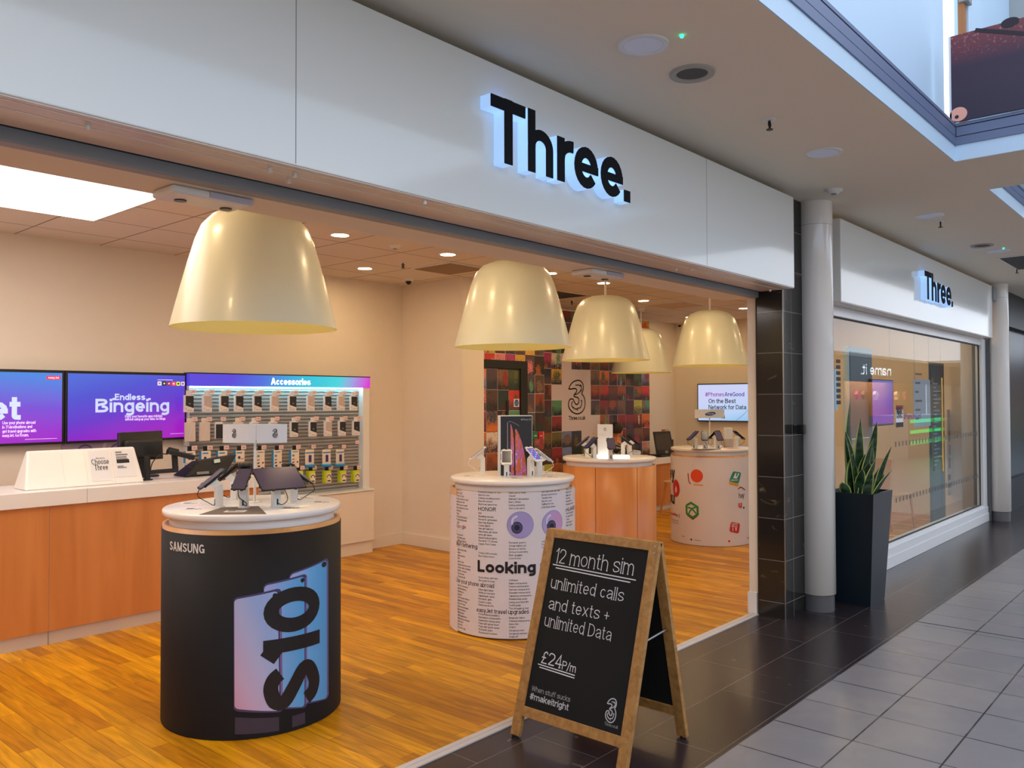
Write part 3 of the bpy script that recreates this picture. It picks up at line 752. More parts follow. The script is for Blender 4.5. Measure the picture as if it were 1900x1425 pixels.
# ------------------------------------------------------------------ round display tables
R_POD = .445
def pod(i, label, wrap=None):
    x, y = PODS[i]
    t = thing('display_table', label, 'display table', (x, y, 0), group='round phone display tables')
    MB().lathe([(R_POD, 0.006), (R_POD, .985), (R_POD - .022, .985), (R_POD - .022, .90)], (x, y, 0), 72).build('body', M_OAK if i == 2 else M_OAKEDGE, t)
    if i == 2:
        g = MB()
        for a in (-1.25, -.36, .55, 1.4):
            g.box(-.0015, .0015, -R_POD - .0008, -R_POD + .003, .01, .98)
            n0 = len(g.v) - 8
            for k in range(n0, len(g.v)):
                p = Matrix.Rotation(a, 3, 'Z') @ g.v[k]; g.v[k] = Vector((x, y, 0)) + p
        g.build('panel_joint', M_MATBLACK, t)
    MB().lathe([(R_POD - .03, .90), (R_POD - .03, 1.026)], (x, y, 0), 72).build('collar', M_CORIAN, t)
    MB().lathe([(.001, 1.025), (R_POD - .004, 1.025), (R_POD + .002, 1.03), (R_POD + .002, 1.052), (R_POD - .003, 1.057), (.001, 1.057)], (x, y, 0), 72).build('tabletop', M_CORIAN, t)
    return t
P1 = pod(0, 'round display table wrapped in black with a three-phone graphic, nearest the camera')
P2 = pod(1, 'round display table wrapped in white paper printed with word lists and eyeballs')
P3 = pod(2, 'plain oak round display table with a glowing white display block on top')
P4 = pod(3, 'round display table in white wrap with coloured app badges, beside the jamb')

# wrap of the nearest table
f0 = cyl_map(PODS[0], R_POD, .005); f1 = cyl_map(PODS[0], R_POD, .0062); f2 = cyl_map(PODS[0], R_POD, .0072); f3 = cyl_map(PODS[0], R_POD, .0082); f4 = cyl_map(PODS[0], R_POD, .0092)
g = MB().lathe([(R_POD + .005, .003), (R_POD + .005, .964), (R_POD + .001, .964)], (PODS[0][0], PODS[0][1], 0), 72)
W1 = g.build('wrap', mat('black printed wrap', (25, 25, 29), .6, spec=.25), P1)
g = MB()
text(g, 'SAMSUNG', .062, f1, .16, gap=.09, width=.235, u0=-.708, v0=.877)
g.build('lettering', M_WHITEINK, W1)
M_PH1 = gradient_mat('pearl phone print', [(0, (216, 160, 190)), (.3, (206, 180, 216)), (.7, (186, 190, 232)), (1, (160, 184, 236))], (.88, -.30, .35), -.12, .26, rough=.4)
M_PH2 = gradient_mat('blue phone print', [(0, (176, 178, 232)), (.5, (120, 178, 236)), (1, (84, 168, 230))], (.9, -.1, 0), -.135, .2, rough=.4)
M_PH3 = gradient_mat('sky phone print', [(0, (180, 186, 232)), (.45, (110, 180, 238)), (1, (70, 156, 224))], (.9, .2, 0), -.16, .24, rough=.4)
M_PHEDGE = mat('dark violet phone edge print', (74, 62, 108), .4); M_PHEDGE2 = mat('pale violet phone edge print', (150, 120, 176), .4)
for lay, (q, e, mm, hole) in enumerate(((((-.078, .125), (.176, .089), (.172, .806), (-.078, .765)), .010, M_PH3, ((.135, .775), (.02, .014))),
                         (((-.2, .138), (.020, .094), (.018, .752), (-.2, .728)), .011, M_PH2, ((-.008, .722), (.011, .011))),
                         (((-.33, .140), (-.108, .106), (-.118, .702), (-.333, .672)), .012, M_PH1, ((-.147, .668), (.011, .012))))):
    g = MB(); (bl, br, tr, tl) = q; o_ = .0062 + .0014 * lay; Z_ = [cyl_map(PODS[0], R_POD, o_ + .0004 * k) for k in range(4)]
    patch(g, q, Z_[0], 10, 6, 0, .03, .10)
    patch(g, ((br[0] - .008, br[1] + .02), (br[0] - .003, br[1] + .02), (tr[0] - .003, tr[1] - .02), (tr[0] - .008, tr[1] - .02)), Z_[1], 1, 6, 3)
    patch(g, ((bl[0] + .004, bl[1] + e), (br[0] - e - .004, br[1] + e * .8), (tr[0] - e - .004, tr[1] - e), (tl[0] + .004, tl[1] - e * .7)), Z_[2], 10, 6, 1, .03, .09)
    disc(g, hole[0][0], hole[0][1], hole[1][0], hole[1][1], Z_[3], 16, 2)
    g.build('phone_graphic', [M_PHEDGE, mm, M_INK, M_PHEDGE2], W1)
g = MB()   # the large rotated S10
fS = cyl_map(PODS[0], R_POD, .0112)
for ch, za, zb in (('S', .118, .325), ('1', .345, .452), ('0', .478, .70)):
    st, W = glyph(ch, .17, 14)
    for P in st:
        cl = len(P) > 4 and math.hypot(P[0][0] - P[-1][0], P[0][1] - P[-1][1]) < 1e-3
        stroke(g, [(.097 - b * .297 / .72, za + a * (zb - za) / W) for a, b in P], .034, fS, 0, closed=cl)
g.build('lettering', M_INK, W1)
g = MB()
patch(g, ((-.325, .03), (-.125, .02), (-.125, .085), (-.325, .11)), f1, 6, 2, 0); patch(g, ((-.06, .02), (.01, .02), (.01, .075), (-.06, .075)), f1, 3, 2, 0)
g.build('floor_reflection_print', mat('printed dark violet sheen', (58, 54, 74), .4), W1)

# wrap of the word-list table
c2 = PODS[1]; w0 = cyl_map(c2, R_POD, .006); w1 = cyl_map(c2, R_POD, .0072); w2 = cyl_map(c2, R_POD, .008); w3 = cyl_map(c2, R_POD, .0088); w4 = cyl_map(c2, R_POD, .0096)
g = MB().lathe([(R_POD + .006, .012), (R_POD + .006, .984)], c2 + (0,), 72, a0=-1.86, a1=1.35)
W2 = g.build('wrap', mat('white printed wrap', (226, 220, 226), .55), P2)
g = MB().lathe([(R_POD + .009, -.0 + .004), (R_POD + .007, .94)], c2 + (0,), 20, a0=-2.4, a1=-1.84)
g.build('wrap_end', mat('white printed wrap', (226, 220, 226), .55), P2)
MB().lathe([(R_POD - .004, .0), (R_POD - .004, .02)], c2 + (0,), 48).build('base_ring', M_MATBLACK, P2)
COLS = [
 (-.838, .950, .0205, ['Swipe left', 'Swipe right', 'Tinder bio tips', 'Perfect partner quiz', 'Netflix and chill', 'What women want', 'Date outfits for men', 'Ghosting', 'Tipsy', 'Half and half pizza', 'Relationship goals', 'Quotes', None, None, 'UK', 'Bikes queen', 'Best dating app', 'Birthday surprise', None, None, 'Sliding in the DMs', 'Flowers', 'Theatre tickets', 'LOMO', 'Cheesy food', 'That special restaurant', 'Wine bars with shellfish', 'Romantic recipes', 'Funny memes', 'That special gift', None, None, 'Parents in the area', 'Gourmet delivery', 'Food delivery', 'I just want', 'Clear browser history', 'Engagement rings', 'Perfect for two', 'Best proposal ideas', 'Proposal videos', 'Wedding cars', 'Wedding planners', 'Wedding dress shops', 'Honeymoon', 'Mr and Mrs', 'The nearest gig']),
 (-.615, .955, .0205, ['Romantic meals for two', 'Meal for one', 'Cheesy wedding tunes', 'Bow tie tutorial', 'Best man speeches', None, None, 'ION', 'Wedding venues', 'Romantic getaways', 'Next day lingerie', 'Cheap flights', '3am gift delivery', 'Alternative gift ideas', 'Quirky gift ideas', 'Speed dating nights', 'Romantic TV shows', 'Classic Rom Coms', None, None, 'Cheesy 80\'s movies', 'Bye Felicia meme', None, None, None, None, None, None, 'Good wines with fish', 'Nice pubs in town', None, None, 'Date night ideas', 'White or red wine', 'Handmade cards', 'Romantic gifts', 'Cutest couple', 'Fluffy handcuffs', None, None, 'Personalised jewellery', 'Impressive restaurants', 'Expensive restaurants', 'Pubs with great food', 'Pubs with great views', 'Romantic pubs', 'Restaurant reviews']),
 (-.402, .955, .0208, ['Make-up on fleek', 'Squad', 'Midnight takeaways', 'Barry White', 'Dating websites', 'Sorry not sorry'] + [None] * 10 + ['Romantic poetry', 'Cheap nights out', 'Boxers or briefs', '24 hour locksmiths', 'Beer goggles', 'Love is love'] + [None] * 6 + ['Unfriend', 'Italian restaurants', 'French restaurants', 'German restaurants', 'Swedish restaurants', 'Japanese restaurants', 'Relationship goals', 'Living your best life', 'Outfit goals', 'The struggle is real', None, None, 'Bespoke tailors', 'Chinese restaurants', 'More fish', 'FOMO', 'Gorgeous men', 'Gorgeous women', 'Goals AF']),
 (-.178, .955, .0208, ['Men with their own hair', 'Brows before bros', 'Tandem hire', 'Sports cars', 'Spilling the tea', 'Little black dress'] + [None] * 10 + ['Last minute', 'Picnics', 'Perfume']),
 (.048, .955, .0208, ['Made for you', 'Must be true', 'Slippy mop', 'Tea read', 'Romantic film', 'Romantic food trip', None, None, 'Catch and release', 'Art gallery dates', 'Tuning', 'Little happy mix', 'White wedding']),
 (-1.06, .93, .0205, ['Pretty, flirty', 'Chat up lines', 'Speed reads', 'What a catch', 'Fun dates', 'Best bars', 'Dancing', 'Late night food', 'Movie night', 'Coffee date', 'Weekend break', 'First kiss', 'Second date', 'Love songs', 'Good hair', 'New shoes', 'Big night', 'Night in', 'Book a table', 'Taxi home', 'Red roses', 'Lucky in love', 'Top tips', 'True love', 'Meet friends', 'City trips', 'Blind date', 'Sea views', 'Hot tubs', 'Sunsets', 'Cocktails', 'Snacks', 'Park walks', 'Museum late', 'Brunch', 'Salsa class', 'Speed date', 'Long walks', 'Spa day', 'Chocolates', 'Wish list', 'Big hugs']),
]
M_TXT = M_INK
for u, v, dz, lines in COLS:
    g = MB()
    for i, s in enumerate(lines):
        if s: text(g, s, .0175, w1, .085, gap=.06, u0=u, v0=.977 - i * dz, n=3, sx=.86)
    g.build('lettering', M_TXT, W2)
g = MB()
text(g, 'Looking for', .108, w2, .165, gap=.045, u0=-.622, v0=.446, n=8, width=.575)
text(g, 'HONOR', .036, w2, .1, gap=.12, u0=-.616, v0=.857, width=.13)
text(g, 'HUAWEI', .036, w2, .1, gap=.1, u0=.048, v0=.83, width=.17)
text(g, 'Wi-Fi tethering', .042, w2, .095, u0=-.84, v0=.597, width=.215)
text(g, 'Use your phone abroad', .042, w2, .095, u0=-.842, v0=.346, width=.34)
text(g, 'easyJet travel upgrades', .042, w2, .105, u0=-.630, v0=.176, width=.36)
g.build('lettering', M_INK, W2)
g = MB()
u = -.836
for ch, mi in zip('Google', (0, 1, 2, 0, 3, 1)):
    u += text(g, ch, .036, w2, .085, u0=u, v0=.722, m=mi, n=5) + .0025
g.build('lettering', [mat('print blue', (66, 110, 200), .6), mat('print red', (206, 70, 56), .6), mat('print yellow', (226, 176, 50), .6), mat('print green', (70, 150, 80), .6)], W2)
M_EYE = gradient_mat('printed eyeball', [(0, (168, 158, 214)), (.5, (178, 168, 220)), (1, (204, 158, 206))], (.80, -.6, .0), .02, .22, rough=.4)
for eu, ev, er, iu, iv in ((-.325, .768, .09, -.348, .750), (-.085, .764, .09, -.10, .748)):
    g = MB()
    disc(g, eu, ev, er, er, w2, 40, 1); disc(g, eu, ev, er - .003, er - .003, w3, 40, 0)
    stroke(g, smooth([(eu - .055, ev - .0), (eu - .05, ev + .04), (eu - .02, ev + .06)], 4), .007, w4, 2)
    disc(g, iu, iv, .037, .040, w4, 28, 3); w5 = cyl_map(c2, R_POD, .0104); w6 = cyl_map(c2, R_POD, .0112)
    disc(g, iu, iv, .033, .036, w5, 28, 4); disc(g, iu, iv, .017, .018, w6, 20, 3)
    for a in range(0, 360, 30):
        stroke(g, [(iu + .019 * math.cos(math.radians(a)), iv + .02 * math.sin(math.radians(a))), (iu + .031 * math.cos(math.radians(a)), iv + .033 * math.sin(math.radians(a)))], .0014, w6, 5)
    g.build('eyeball_graphic', [M_EYE, mat('eyeball rim print', (150, 142, 200), .5), mat('eyeball sheen print', (214, 212, 240), .5), mat('iris dark print', (30, 28, 44), .5), mat('iris print', (70, 66, 108), .5), mat('iris ray print', (104, 100, 150), .5)], W2)

# wrap of the app badge table
c4 = PODS[3]; q0 = cyl_map(c4, R_POD, .0062); q1 = cyl_map(c4, R_POD, .0072); q2 = cyl_map(c4, R_POD, .0082); q3 = cyl_map(c4, R_POD, .0092)
W4 = MB().lathe([(R_POD + .005, .004), (R_POD + .005, .966)], c4 + (0,), 72).build('wrap', mat('pale printed wrap', (224, 214, 216), .5), P4)
B = [mat('badge orange', (226, 74, 32), .5), mat('badge red', (200, 34, 44), .5), mat('badge teal', (30, 140, 120), .5), mat('badge green', (50, 140, 62), .5), M_INK, M_PAPER, mat('badge ochre', (214, 160, 60), .5), mat('badge maroon', (150, 34, 40), .5)]
def ring(g, u, v, r, w, ff, m, n=20, sx=.8): stroke(g, arc(u, v, r * sx, r, 0, 360, n), w, ff, m, closed=True)
g = MB(); disc(g, -.632, .765, .07, .072, q1, 28, 0); stroke(g, smooth([(-.735, .79), (-.725, .70), (-.70, .672)], 4), .006, q0, 7); stroke(g, [(-.67, .668), (-.56, .664)], .007, q0, 6); g.build('app_badge', B, W4)
g = MB(); patch(g, ((-.285, .71), (-.16, .68), (-.12, .80), (-.235, .82)), q1, 6, 3, 2, .2, .15); patch(g, ((-.28, .675), (-.17, .645), (-.16, .68), (-.285, .71)), q0, 4, 1, 6)
text(g, 'deliveroo', .032, q2, .12, width=.09, u0=-.262, v0=.712, m=5); patch(g, ((-.235, .745), (-.19, .735), (-.15, .79), (-.205, .80)), q2, 2, 2, 5); patch(g, ((-.2, .765), (-.185, .76), (-.17, .80), (-.19, .803)), q3, 1, 1, 2); g.build('app_badge', B, W4)
g = MB(); stroke(g, [(-.76, .43), (-.70, .465), (-.625, .425), (-.622, .345), (-.68, .305), (-.755, .345), (-.76, .43)], .012, q1, 3); stroke(g, smooth([(-.745, .41), (-.69, .40), (-.63, .34)], 4), .008, q1, 3); stroke(g, smooth([(-.63, .425), (-.69, .40), (-.735, .335)], 4), .008, q1, 3); stroke(g, [(-.755, .33), (-.68, .285), (-.625, .33)], .006, q0, 7); g.build('app_badge', B, W4)
g = MB(); patch(g, ((-.285, .165), (-.165, .135), (-.145, .245), (-.265, .27)), q1, 5, 3, 1, .2, .18); text(g, 'TV', .085, q2, .14, width=.075, u0=-.26, v0=.168, m=5); text(g, 'Rakuten', .03, q2, .12, width=.075, u0=-.255, v0=.235, m=5); g.build('app_badge', B, W4)
g = MB(); text(g, 'hay', .085, q1, .1, width=.085, u0=-.16, v0=.52, m=4); text(g, 'u', .1, q1, .2, width=.05, u0=-.165, v0=.415, m=1); disc(g, -.085, .412, .012, .013, q1, 14, 4); stroke(g, smooth([(-.17, .62), (-.13, .64), (-.06, .605)], 4), .006, q1, 7); g.build('app_badge', B, W4)
g = MB(); ring(g, -.93, .605, .075, .024, q1, 1, 24, .62); stroke(g, smooth([(-.955, .60), (-.925, .655), (-.90, .60)], 3), .008, q2, 1); g.build('app_badge', B, W4)
g = MB(); text(g, 'Hey', .2, q1, .16, width=.33, u0=-1.28, v0=.70, m=4); text(g, 'You', .2, q1, .16, width=.33, u0=-1.29, v0=.42, m=4)
text(g, 'All the', .2, q1, .17, width=.45, u0=.04, v0=.62, m=4); text(g, 'Good', .22, q1, .17, width=.4, u0=.03, v0=.30, m=4)
text(g, 'benefits', .05, q1, .13, width=.2, u0=-1.10, v0=.29, m=1); text(g, ':)', .05, q1, .13, u0=-.885, v0=.29, m=4)
for j, s in enumerate(('totally different', 'for everyone')): text(g, s, .022, q1, .1, width=.2, u0=-1.08, v0=.235 - j * .025, m=4, n=3)
for j, s in enumerate(('Get our latest', 'free extras now', '#PhonesAreGood')): text(g, s, .022, q1, .1, width=.16, u0=.03, v0=.21 - j * .03, m=4 if j < 2 else 1, n=3)
text(g, 'hayu', .02, q1, .12, u0=-.83, v0=.08, m=1, n=3); text(g, 'deliveroo', .017, q1, .1, u0=-.66, v0=.055, m=4, n=3); disc(g, -.70, .062, .01, .011, q1, 10, 4); disc(g, -.287, .06, .012, .012, q1, 12, 1); text(g, 'Rakuten', .02, q1, .12, u0=-.02, v0=.065, m=1, n=3)
g.build('lettering', B, W4)

# ------------------------------------------------------------------ phone stands, phones, cards on the tables
M_SCREEN = mat('dark glass screen', (34, 30, 44), .18, spec=.35, emit=1.0, emit_rgb=(56, 46, 66))
M_SCRLIT = gradient_mat('lit phone screen', [(0, (40, 60, 190)), (.6, (34, 70, 215)), (1, (90, 70, 170))], (0, 0, 1), .1, .1, emit=.9)
M_PHONE = mat('dark phone body', (36, 36, 42), .25, metal=.4); M_PHONEW = mat('white phone body', (222, 222, 220), .3)
TILT = math.radians(38)
def stand_parts(t, h, w, l, cable_black):
    # device plane: centre (0, -.035, h), slopes down towards -y
    a = Vector((1, 0, 0)); b = Vector((0, math.cos(TILT), math.sin(TILT))); nrm = a.cross(b)
    c = Vector((0, -.035, h))
    MB().hexa([(-.019, -.019, .004), (.019, -.019, .004), (.019, .019, .004), (-.019, .019, .004), (-.019, -.019, h - .045), (.019, -.019, h - .045), (.019, .019, h - .03), (-.019, .019, h - .03)]).hexa([(-.019, -.019, h - .045), (.019, -.019, h - .045), (.019, .019, h - .03), (-.019, .019, h - .03), (-.019, -.052, h - .028), (.019, -.052, h - .028), (.019, -.016, h + .0), (-.019, -.016, h + .0)]).build('post', M_WHITEPLASTIC, t, bevel=.003, local=True)
    MB().cyl((0, 0, 0), .030, 0, .005, 24).build('foot', M_WHITEPLASTIC, t, local=True)
    MB().box(-.004, .004, -.0205, -.019, .012, .042).build('cable_slot', M_BLACK, t, local=True)
    g = MB().obox(c - nrm * .006, a, b, nrm, w / 2 - .012, l / 2 - .02, .004)
    for sx in (-1, 1):
        for sy in (-.3, .3):
            g.obox(c + a * sx * (w / 2 + .001) + b * sy * l + nrm * .003, a, b, nrm, .0018, .007, .0055)
    for sx in (-.25, .25):
        g.obox(c - b * (l / 2 + .001) + a * sx * w + nrm * .003, a, b, nrm, .007, .0018, .0055)
        g.obox(c + b * (l / 2 + .001) + a * sx * w + nrm * .003, a, b, nrm, .007, .0018, .0055)
    g.build('bracket', M_BLACK if cable_black else M_WHITEPLASTIC, t, bevel=.001, local=True)
    e = c - b * (l / 2)
    MB().tube(smooth_v([e, e + Vector((.01, -.01, -.035)), Vector((.03, -.06, .03)), Vector((.02, -.03, .012)), Vector((.002, -.021, .02))]), .0022, 6).build('cable', M_BLACK if cable_black else M_WHITEPLASTIC, t, local=True)
def smooth_v(pts, n=6):
    P = [pts[0]] + list(pts) + [pts[-1]]; out = []
    for i in range(1, len(P) - 2):
        a, b, c, d = P[i - 1], P[i], P[i + 1], P[i + 2]
        for k in range(n):
            t = k / n
            out.append(0.5 * (2 * b + (c - a) * t + (2 * a - 5 * b + 4 * c - d) * t * t + (3 * b - a - 3 * c + d) * t ** 3))
    out.append(Vector(pts[-1])); return out
def device_parts(t, h, w, l, white, lit):
    a = Vector((1, 0, 0)); b = Vector((0, math.cos(TILT), math.sin(TILT))); nrm = a.cross(b); c = Vector((0, -.035, h))
    MB().obox(c + nrm * .003, a, b, nrm, w / 2, l / 2, .004).build('phone_body', M_PHONEW if white else M_PHONE, t, bevel=.003, local=True)
    m = .004 if not white else .006
    f = plane_map(c + nrm * .0074, a, b)
    g = MB(); q = l / 2 - (m if not white else .016)
    patch(g, ((-w / 2 + m, -q), (w / 2 - m, -q), (w / 2 - m, q), (-w / 2 + m, q)), f, 2, 2, 0, .03, .05)
    s = g.build('screen', M_SCRLIT if lit else M_SCREEN, t, local=True)
    if lit:
        g = MB(); f = plane_map(c + nrm * .008, a, b)
        for i in range(4):
            for j in range(6):
                x = -w / 2 + .012 + i * (w - .024) / 3.0; y = -q + .012 + j * (2 * q - .03) / 5
                patch(g, ((x - .004, y - .004), (x + .004, y - .004), (x + .004, y + .004), (x - .004, y + .004)), f, 1, 1, (i * 2 + j) % 3)
        g.build('app_icon', [mat('icon a', (220, 230, 250), .4, emit=.6), mat('icon b', (60, 190, 160), .4, emit=.5), mat('icon c', (220, 90, 120), .4, emit=.5)], s, local=True)
    return c
TOP = 1.057
STAND = {}
def stand(pi, x, y, rot, lab, dev_lab, tablet=False, white=False, lit=False, h=.145, black=True):
    key = (tablet, white, lit, black)
    wl = (.245, .165) if tablet else (.074, .152)
    gs, gd = 'security stands on the display tables', 'demo phones on the stands'
    if key not in STAND:
        s = thing('phone_stand', lab, 'phone stand', (x, y, TOP), rot, gs); stand_parts(s, h, wl[0], wl[1], black)
        d = thing('tablet' if tablet else 'smartphone', dev_lab, 'tablet' if tablet else 'phone', (x, y, TOP), rot, gd); device_parts(d, h, wl[0], wl[1], white, lit)
        STAND[key] = (s, d)
    else:
        s, d = STAND[key]; dup(s, (x, y, TOP), rot, lab); dup(d, (x, y, TOP), rot, dev_lab)
    return
def facing(dx, dy): return math.atan2(dx, -dy)     # rotation that turns -y towards (dx, dy)
T1 = 'on the black wrapped table'
stand(0, 2.275, 3.836, facing(-.75, -.66), 'white stand in the front middle of the black wrapped table', 'dark phone held upright in the front middle ' + T1)
stand(0, 2.202, 3.957, facing(-.98, .25), 'white stand at the left side of the black wrapped table', 'dark phone tilted to the left ' + T1)
stand(0, 2.435, 4.201, facing(-.55, .83), 'white stand at the back left of the black wrapped table', 'dark phone seen edge-on at the back left ' + T1)
stand(0, 2.629, 3.97, facing(.75, .66), 'white stand at the back right of the black wrapped table', 'phone facing away at the back right ' + T1)
stand(0, 2.558, 3.815, facing(.80, -.60), 'white stand at the right edge of the black wrapped table', 'dark phone sloping down to the right ' + T1)
stand(0, 2.398, 3.739, facing(-.12, -.99), 'white stand carrying the wide tablet on the black wrapped table', 'wide dark tablet ' + T1, tablet=True)
stand(0, 2.45, 4.12, facing(.4, .92), 'white stand behind the sign pole on the black wrapped table', 'dark phone facing away behind the sign pole ' + T1)
T2 = 'on the word-list table'
stand(1, 4.525, 4.291, facing(-.75, .66), 'white stand at the left back of the word-list table', 'white phone seen edge-on at the left ' + T2, white=True, black=False)
stand(1, 4.341, 3.883, facing(-.75, -.66), 'white stand in front of the tall phone box on the word-list table', 'white phone with grey screen in front of the tall box ' + T2, white=True, black=False)
stand(1, 4.504, 3.80, facing(-.15, -.98), 'white stand with the lit phone on the word-list table', 'white phone with lit blue home screen ' + T2, white=True, lit=True, black=False, h=.16)
stand(1, 4.60, 3.80, facing(.80, -.60), 'white stand at the right of the word-list table', 'white phone sloping down to the right ' + T2, white=True, black=False)
T3 = 'on the plain oak table'
for (px, py), dr, lab, dl in (((1088, 848), (-.75, .66), 'white stand at the far left of the plain oak table', 'dark phone at the far left '), ((1102, 851), (-.95, .3), 'second white stand from the left on the plain oak table', 'dark phone, second from the left '), ((1133, 853), (-.75, -.66), 'white stand in front of the glowing block on the plain oak table', 'dark phone in front of the glowing block '), ((1156, 846), (.5, -.86), 'white stand just right of the glowing block on the plain oak table', 'dark phone just right of the glowing block '), ((1168, 844), (.8, -.6), 'white stand at the right of the plain oak table', 'dark phone at the far right ')):
    p = at_z(px, py, TOP); stand(2, p.x, p.y, facing(*dr), lab, dl + T3)
T4 = 'on the app badge table'
for (px, py), dr, lab, dl in (((1288, 833), (-.9, .42), 'white stand at the far left of the app badge table', 'blue-black phone tilted left '), ((1305, 834), (-.85, -.5), 'white stand left of the sign pole on the app badge table', 'dark phone left of the sign pole '), ((1334, 834), (-.7, -.7), 'white stand right of the sign pole on the app badge table', 'dark phone right of the sign pole '), ((1329, 831), (.3, .95), 'white stand behind, right of the sign pole on the app badge table', 'phone facing away behind the sign pole '), ((1366, 832), (.8, -.5), 'white stand beside the cylindrical speaker on the app badge table', 'dark phone sloping behind the speaker ')):
    p = at_z(px, py, TOP)
    d = Vector((p.x - PODS[3][0], p.y - PODS[3][1]))
    if d.length > .38: d = d.normalized() * .38
    stand(3, PODS[3][0] + d.x, PODS[3][1] + d.y, facing(*dr), lab, dl + T4)

def card(x, y, rot, label, w=.1, h=.06):
    t = thing('price_card', label, 'price card', (x, y, TOP), rot, 'price cards lying on the display tables')
    MB().box(-w / 2, w / 2, -h / 2, h / 2, .0002, .0017).build('sheet', M_PAPER, t, local=True)
    g = MB(); f = plane_map((0, 0, .0018), (1, 0, 0), (0, 1, 0))
    for i, (a, b, hh) in enumerate(((-.40, .0, .24), (.06, .42, .14), (-.40, .25, .07))):
        y0 = h * (-.06 - i * .13); patch(g, ((a * w, y0), (b * w, y0), (b * w, y0 + hh * h * 2), (a * w, y0 + hh * h * 2)), f, 1, 1)
    g.build('print', mat('dark grey print', (84, 80, 86), .7), t, local=True)
    return t
ROT = math.radians(-48)
card(2.165, 3.731, ROT, 'white price card lying on the grey mat of the black wrapped table')
for (x, y, lb) in ((2.411, 3.626, 'price card in front of the tablet on the black wrapped table'), (2.076, 3.976, 'price card at the left rim of the black wrapped table'), (2.178, 4.205, 'price card at the back left rim of the black wrapped table'), (2.659, 3.711, 'price card at the right rim of the black wrapped table'), (2.73, 3.95, 'price card at the back right rim of the black wrapped table'), (4.27, 4.17, 'price card at the left rim of the word-list table'), (4.36, 3.80, 'price card by the front stand of the word-list table'), (4.80, 3.88, 'price card at the right rim of the word-list table'), (4.58, 3.66, 'price card at the front right rim of the word-list table')):
    card(x, y, ROT, lb)
tag(MB().add([(1.985, 3.757, TOP + .0004), (2.211, 3.525, TOP + .0004), (2.355, 3.83, TOP + .0004), (2.2, 3.925, TOP + .0004)], [(0, 1, 2, 3)]).build('counter_mat', mat('grey mat', (104, 92, 84), .8)), 'dark grey wedge-shaped mat on the black wrapped table', 'mat')
p = at_z(1285, 834, TOP); tag(MB().add([(p.x - .05, p.y, TOP + .0006), (p.x + .2, p.y - .26, TOP + .0006), (p.x + .27, p.y - .12, TOP + .0006), (p.x + .08, p.y + .05, TOP + .0006)], [(0, 1, 2, 3)]).build('counter_mat', mat('grey mat', (104, 92, 84), .8)), 'grey mat on the left of the app badge table', 'mat')
p = at_z(1362, 832, TOP); tag(MB().add([(p.x - .16, p.y + .06, TOP + .0006), (p.x + .0, p.y - .08, TOP + .0006), (p.x + .14, p.y + .0, TOP + .0006), (p.x + .02, p.y + .14, TOP + .0006)], [(0, 1, 2, 3)]).build('counter_mat', mat('pink mat', (226, 120, 132), .7)), 'pink mat under the cylindrical speaker on the app badge table', 'mat')

# header signs on poles
def header(x, y, zc, w, h, label, logo):
    t = thing('header_sign', label, 'table sign', (x, y, TOP), ROT, 'table-top header signs')
    MB().cyl((0, 0, 0), .007, 0, zc - TOP, 14).cyl((0, 0, 0), .035, 0, .004, 24).build('pole', M_WHITEPLASTIC, t, local=True)
    n = 24; top = []
    prof = [(-w / 2 + w * i / n, -.045 * math.sin(PI * i / n)) for i in range(n + 1)] + [(w / 2 - w * i / n, .045 * math.sin(PI * i / n)) for i in range(1, n)]
    z0, z1 = zc - h / 2 - TOP, zc + h / 2 - TOP
    vs = [(a, b, z0) for a, b in prof] + [(a, b, z1) for a, b in prof]; k = len(prof)
    g = MB().add(vs, [(i, (i + 1) % k, k + (i + 1) % k, k + i) for i in range(k)], 0, False)
    g.add([(a, b, z0) for a, b in prof], [list(range(k))[::-1]]).add([(a, b, z1 - .004) for a, b in prof], [list(range(k))])
    hd = g.build('header_band', mat('white sign band', (226, 228, 236), .4), t, local=True)
    def f(u, v, kk=0): return Vector((u, -.0462 * math.sin(PI * min(1, max(0, (u + w / 2) / w))) - .0008 + kk, v))
    g = MB()
    if logo == 'three':
        three_logo(g, f, .046, .003, u0=-w * .33, v0=(z0 + z1) / 2 - .022); three_logo(g, f, .046, .003, u0=w * .30, v0=(z0 + z1) / 2 - .022)
        stroke(g, [(.02, z0 + .004), (.02, z0 + .016)], .0012, f, 0); stroke(g, [(.02, z0 + .02), (.02, z1 - .002)], .0003, f, 0)
        g.build('logo_print', M_INK, hd, local=True)
    else:
        disc(g, .0, (z0 + z1) / 2, .062, .02, f, 28, 0, .12)
        text(g, 'SAMSUNG', .022, lambda u, v, k=0: f(u, v, k) + Vector((0, -.0012, 0)), .13, width=.085, u0=-.042, v0=(z0 + z1) / 2 - .008, m=1, n=4)
        g.build('logo_print', [mat('logo blue', (30, 50, 140), .4), M_WHITEINK], hd, local=True)
    return t
header(2.428, 3.987, 1.427, .345, .10, 'white header sign with two outlined numerals on a pole above the black wrapped table', 'three')
p = at_z(1317, 829.5, TOP); d = p - Vector((PODS[3][0], PODS[3][1], TOP)); 
if d.length > .3: d = d.normalized() * .3
header(PODS[3][0] + d.x, PODS[3][1] + d.y, 1.44, .34, .10, 'white header sign with oval blue logo on a pole above the app badge table', 'oval')

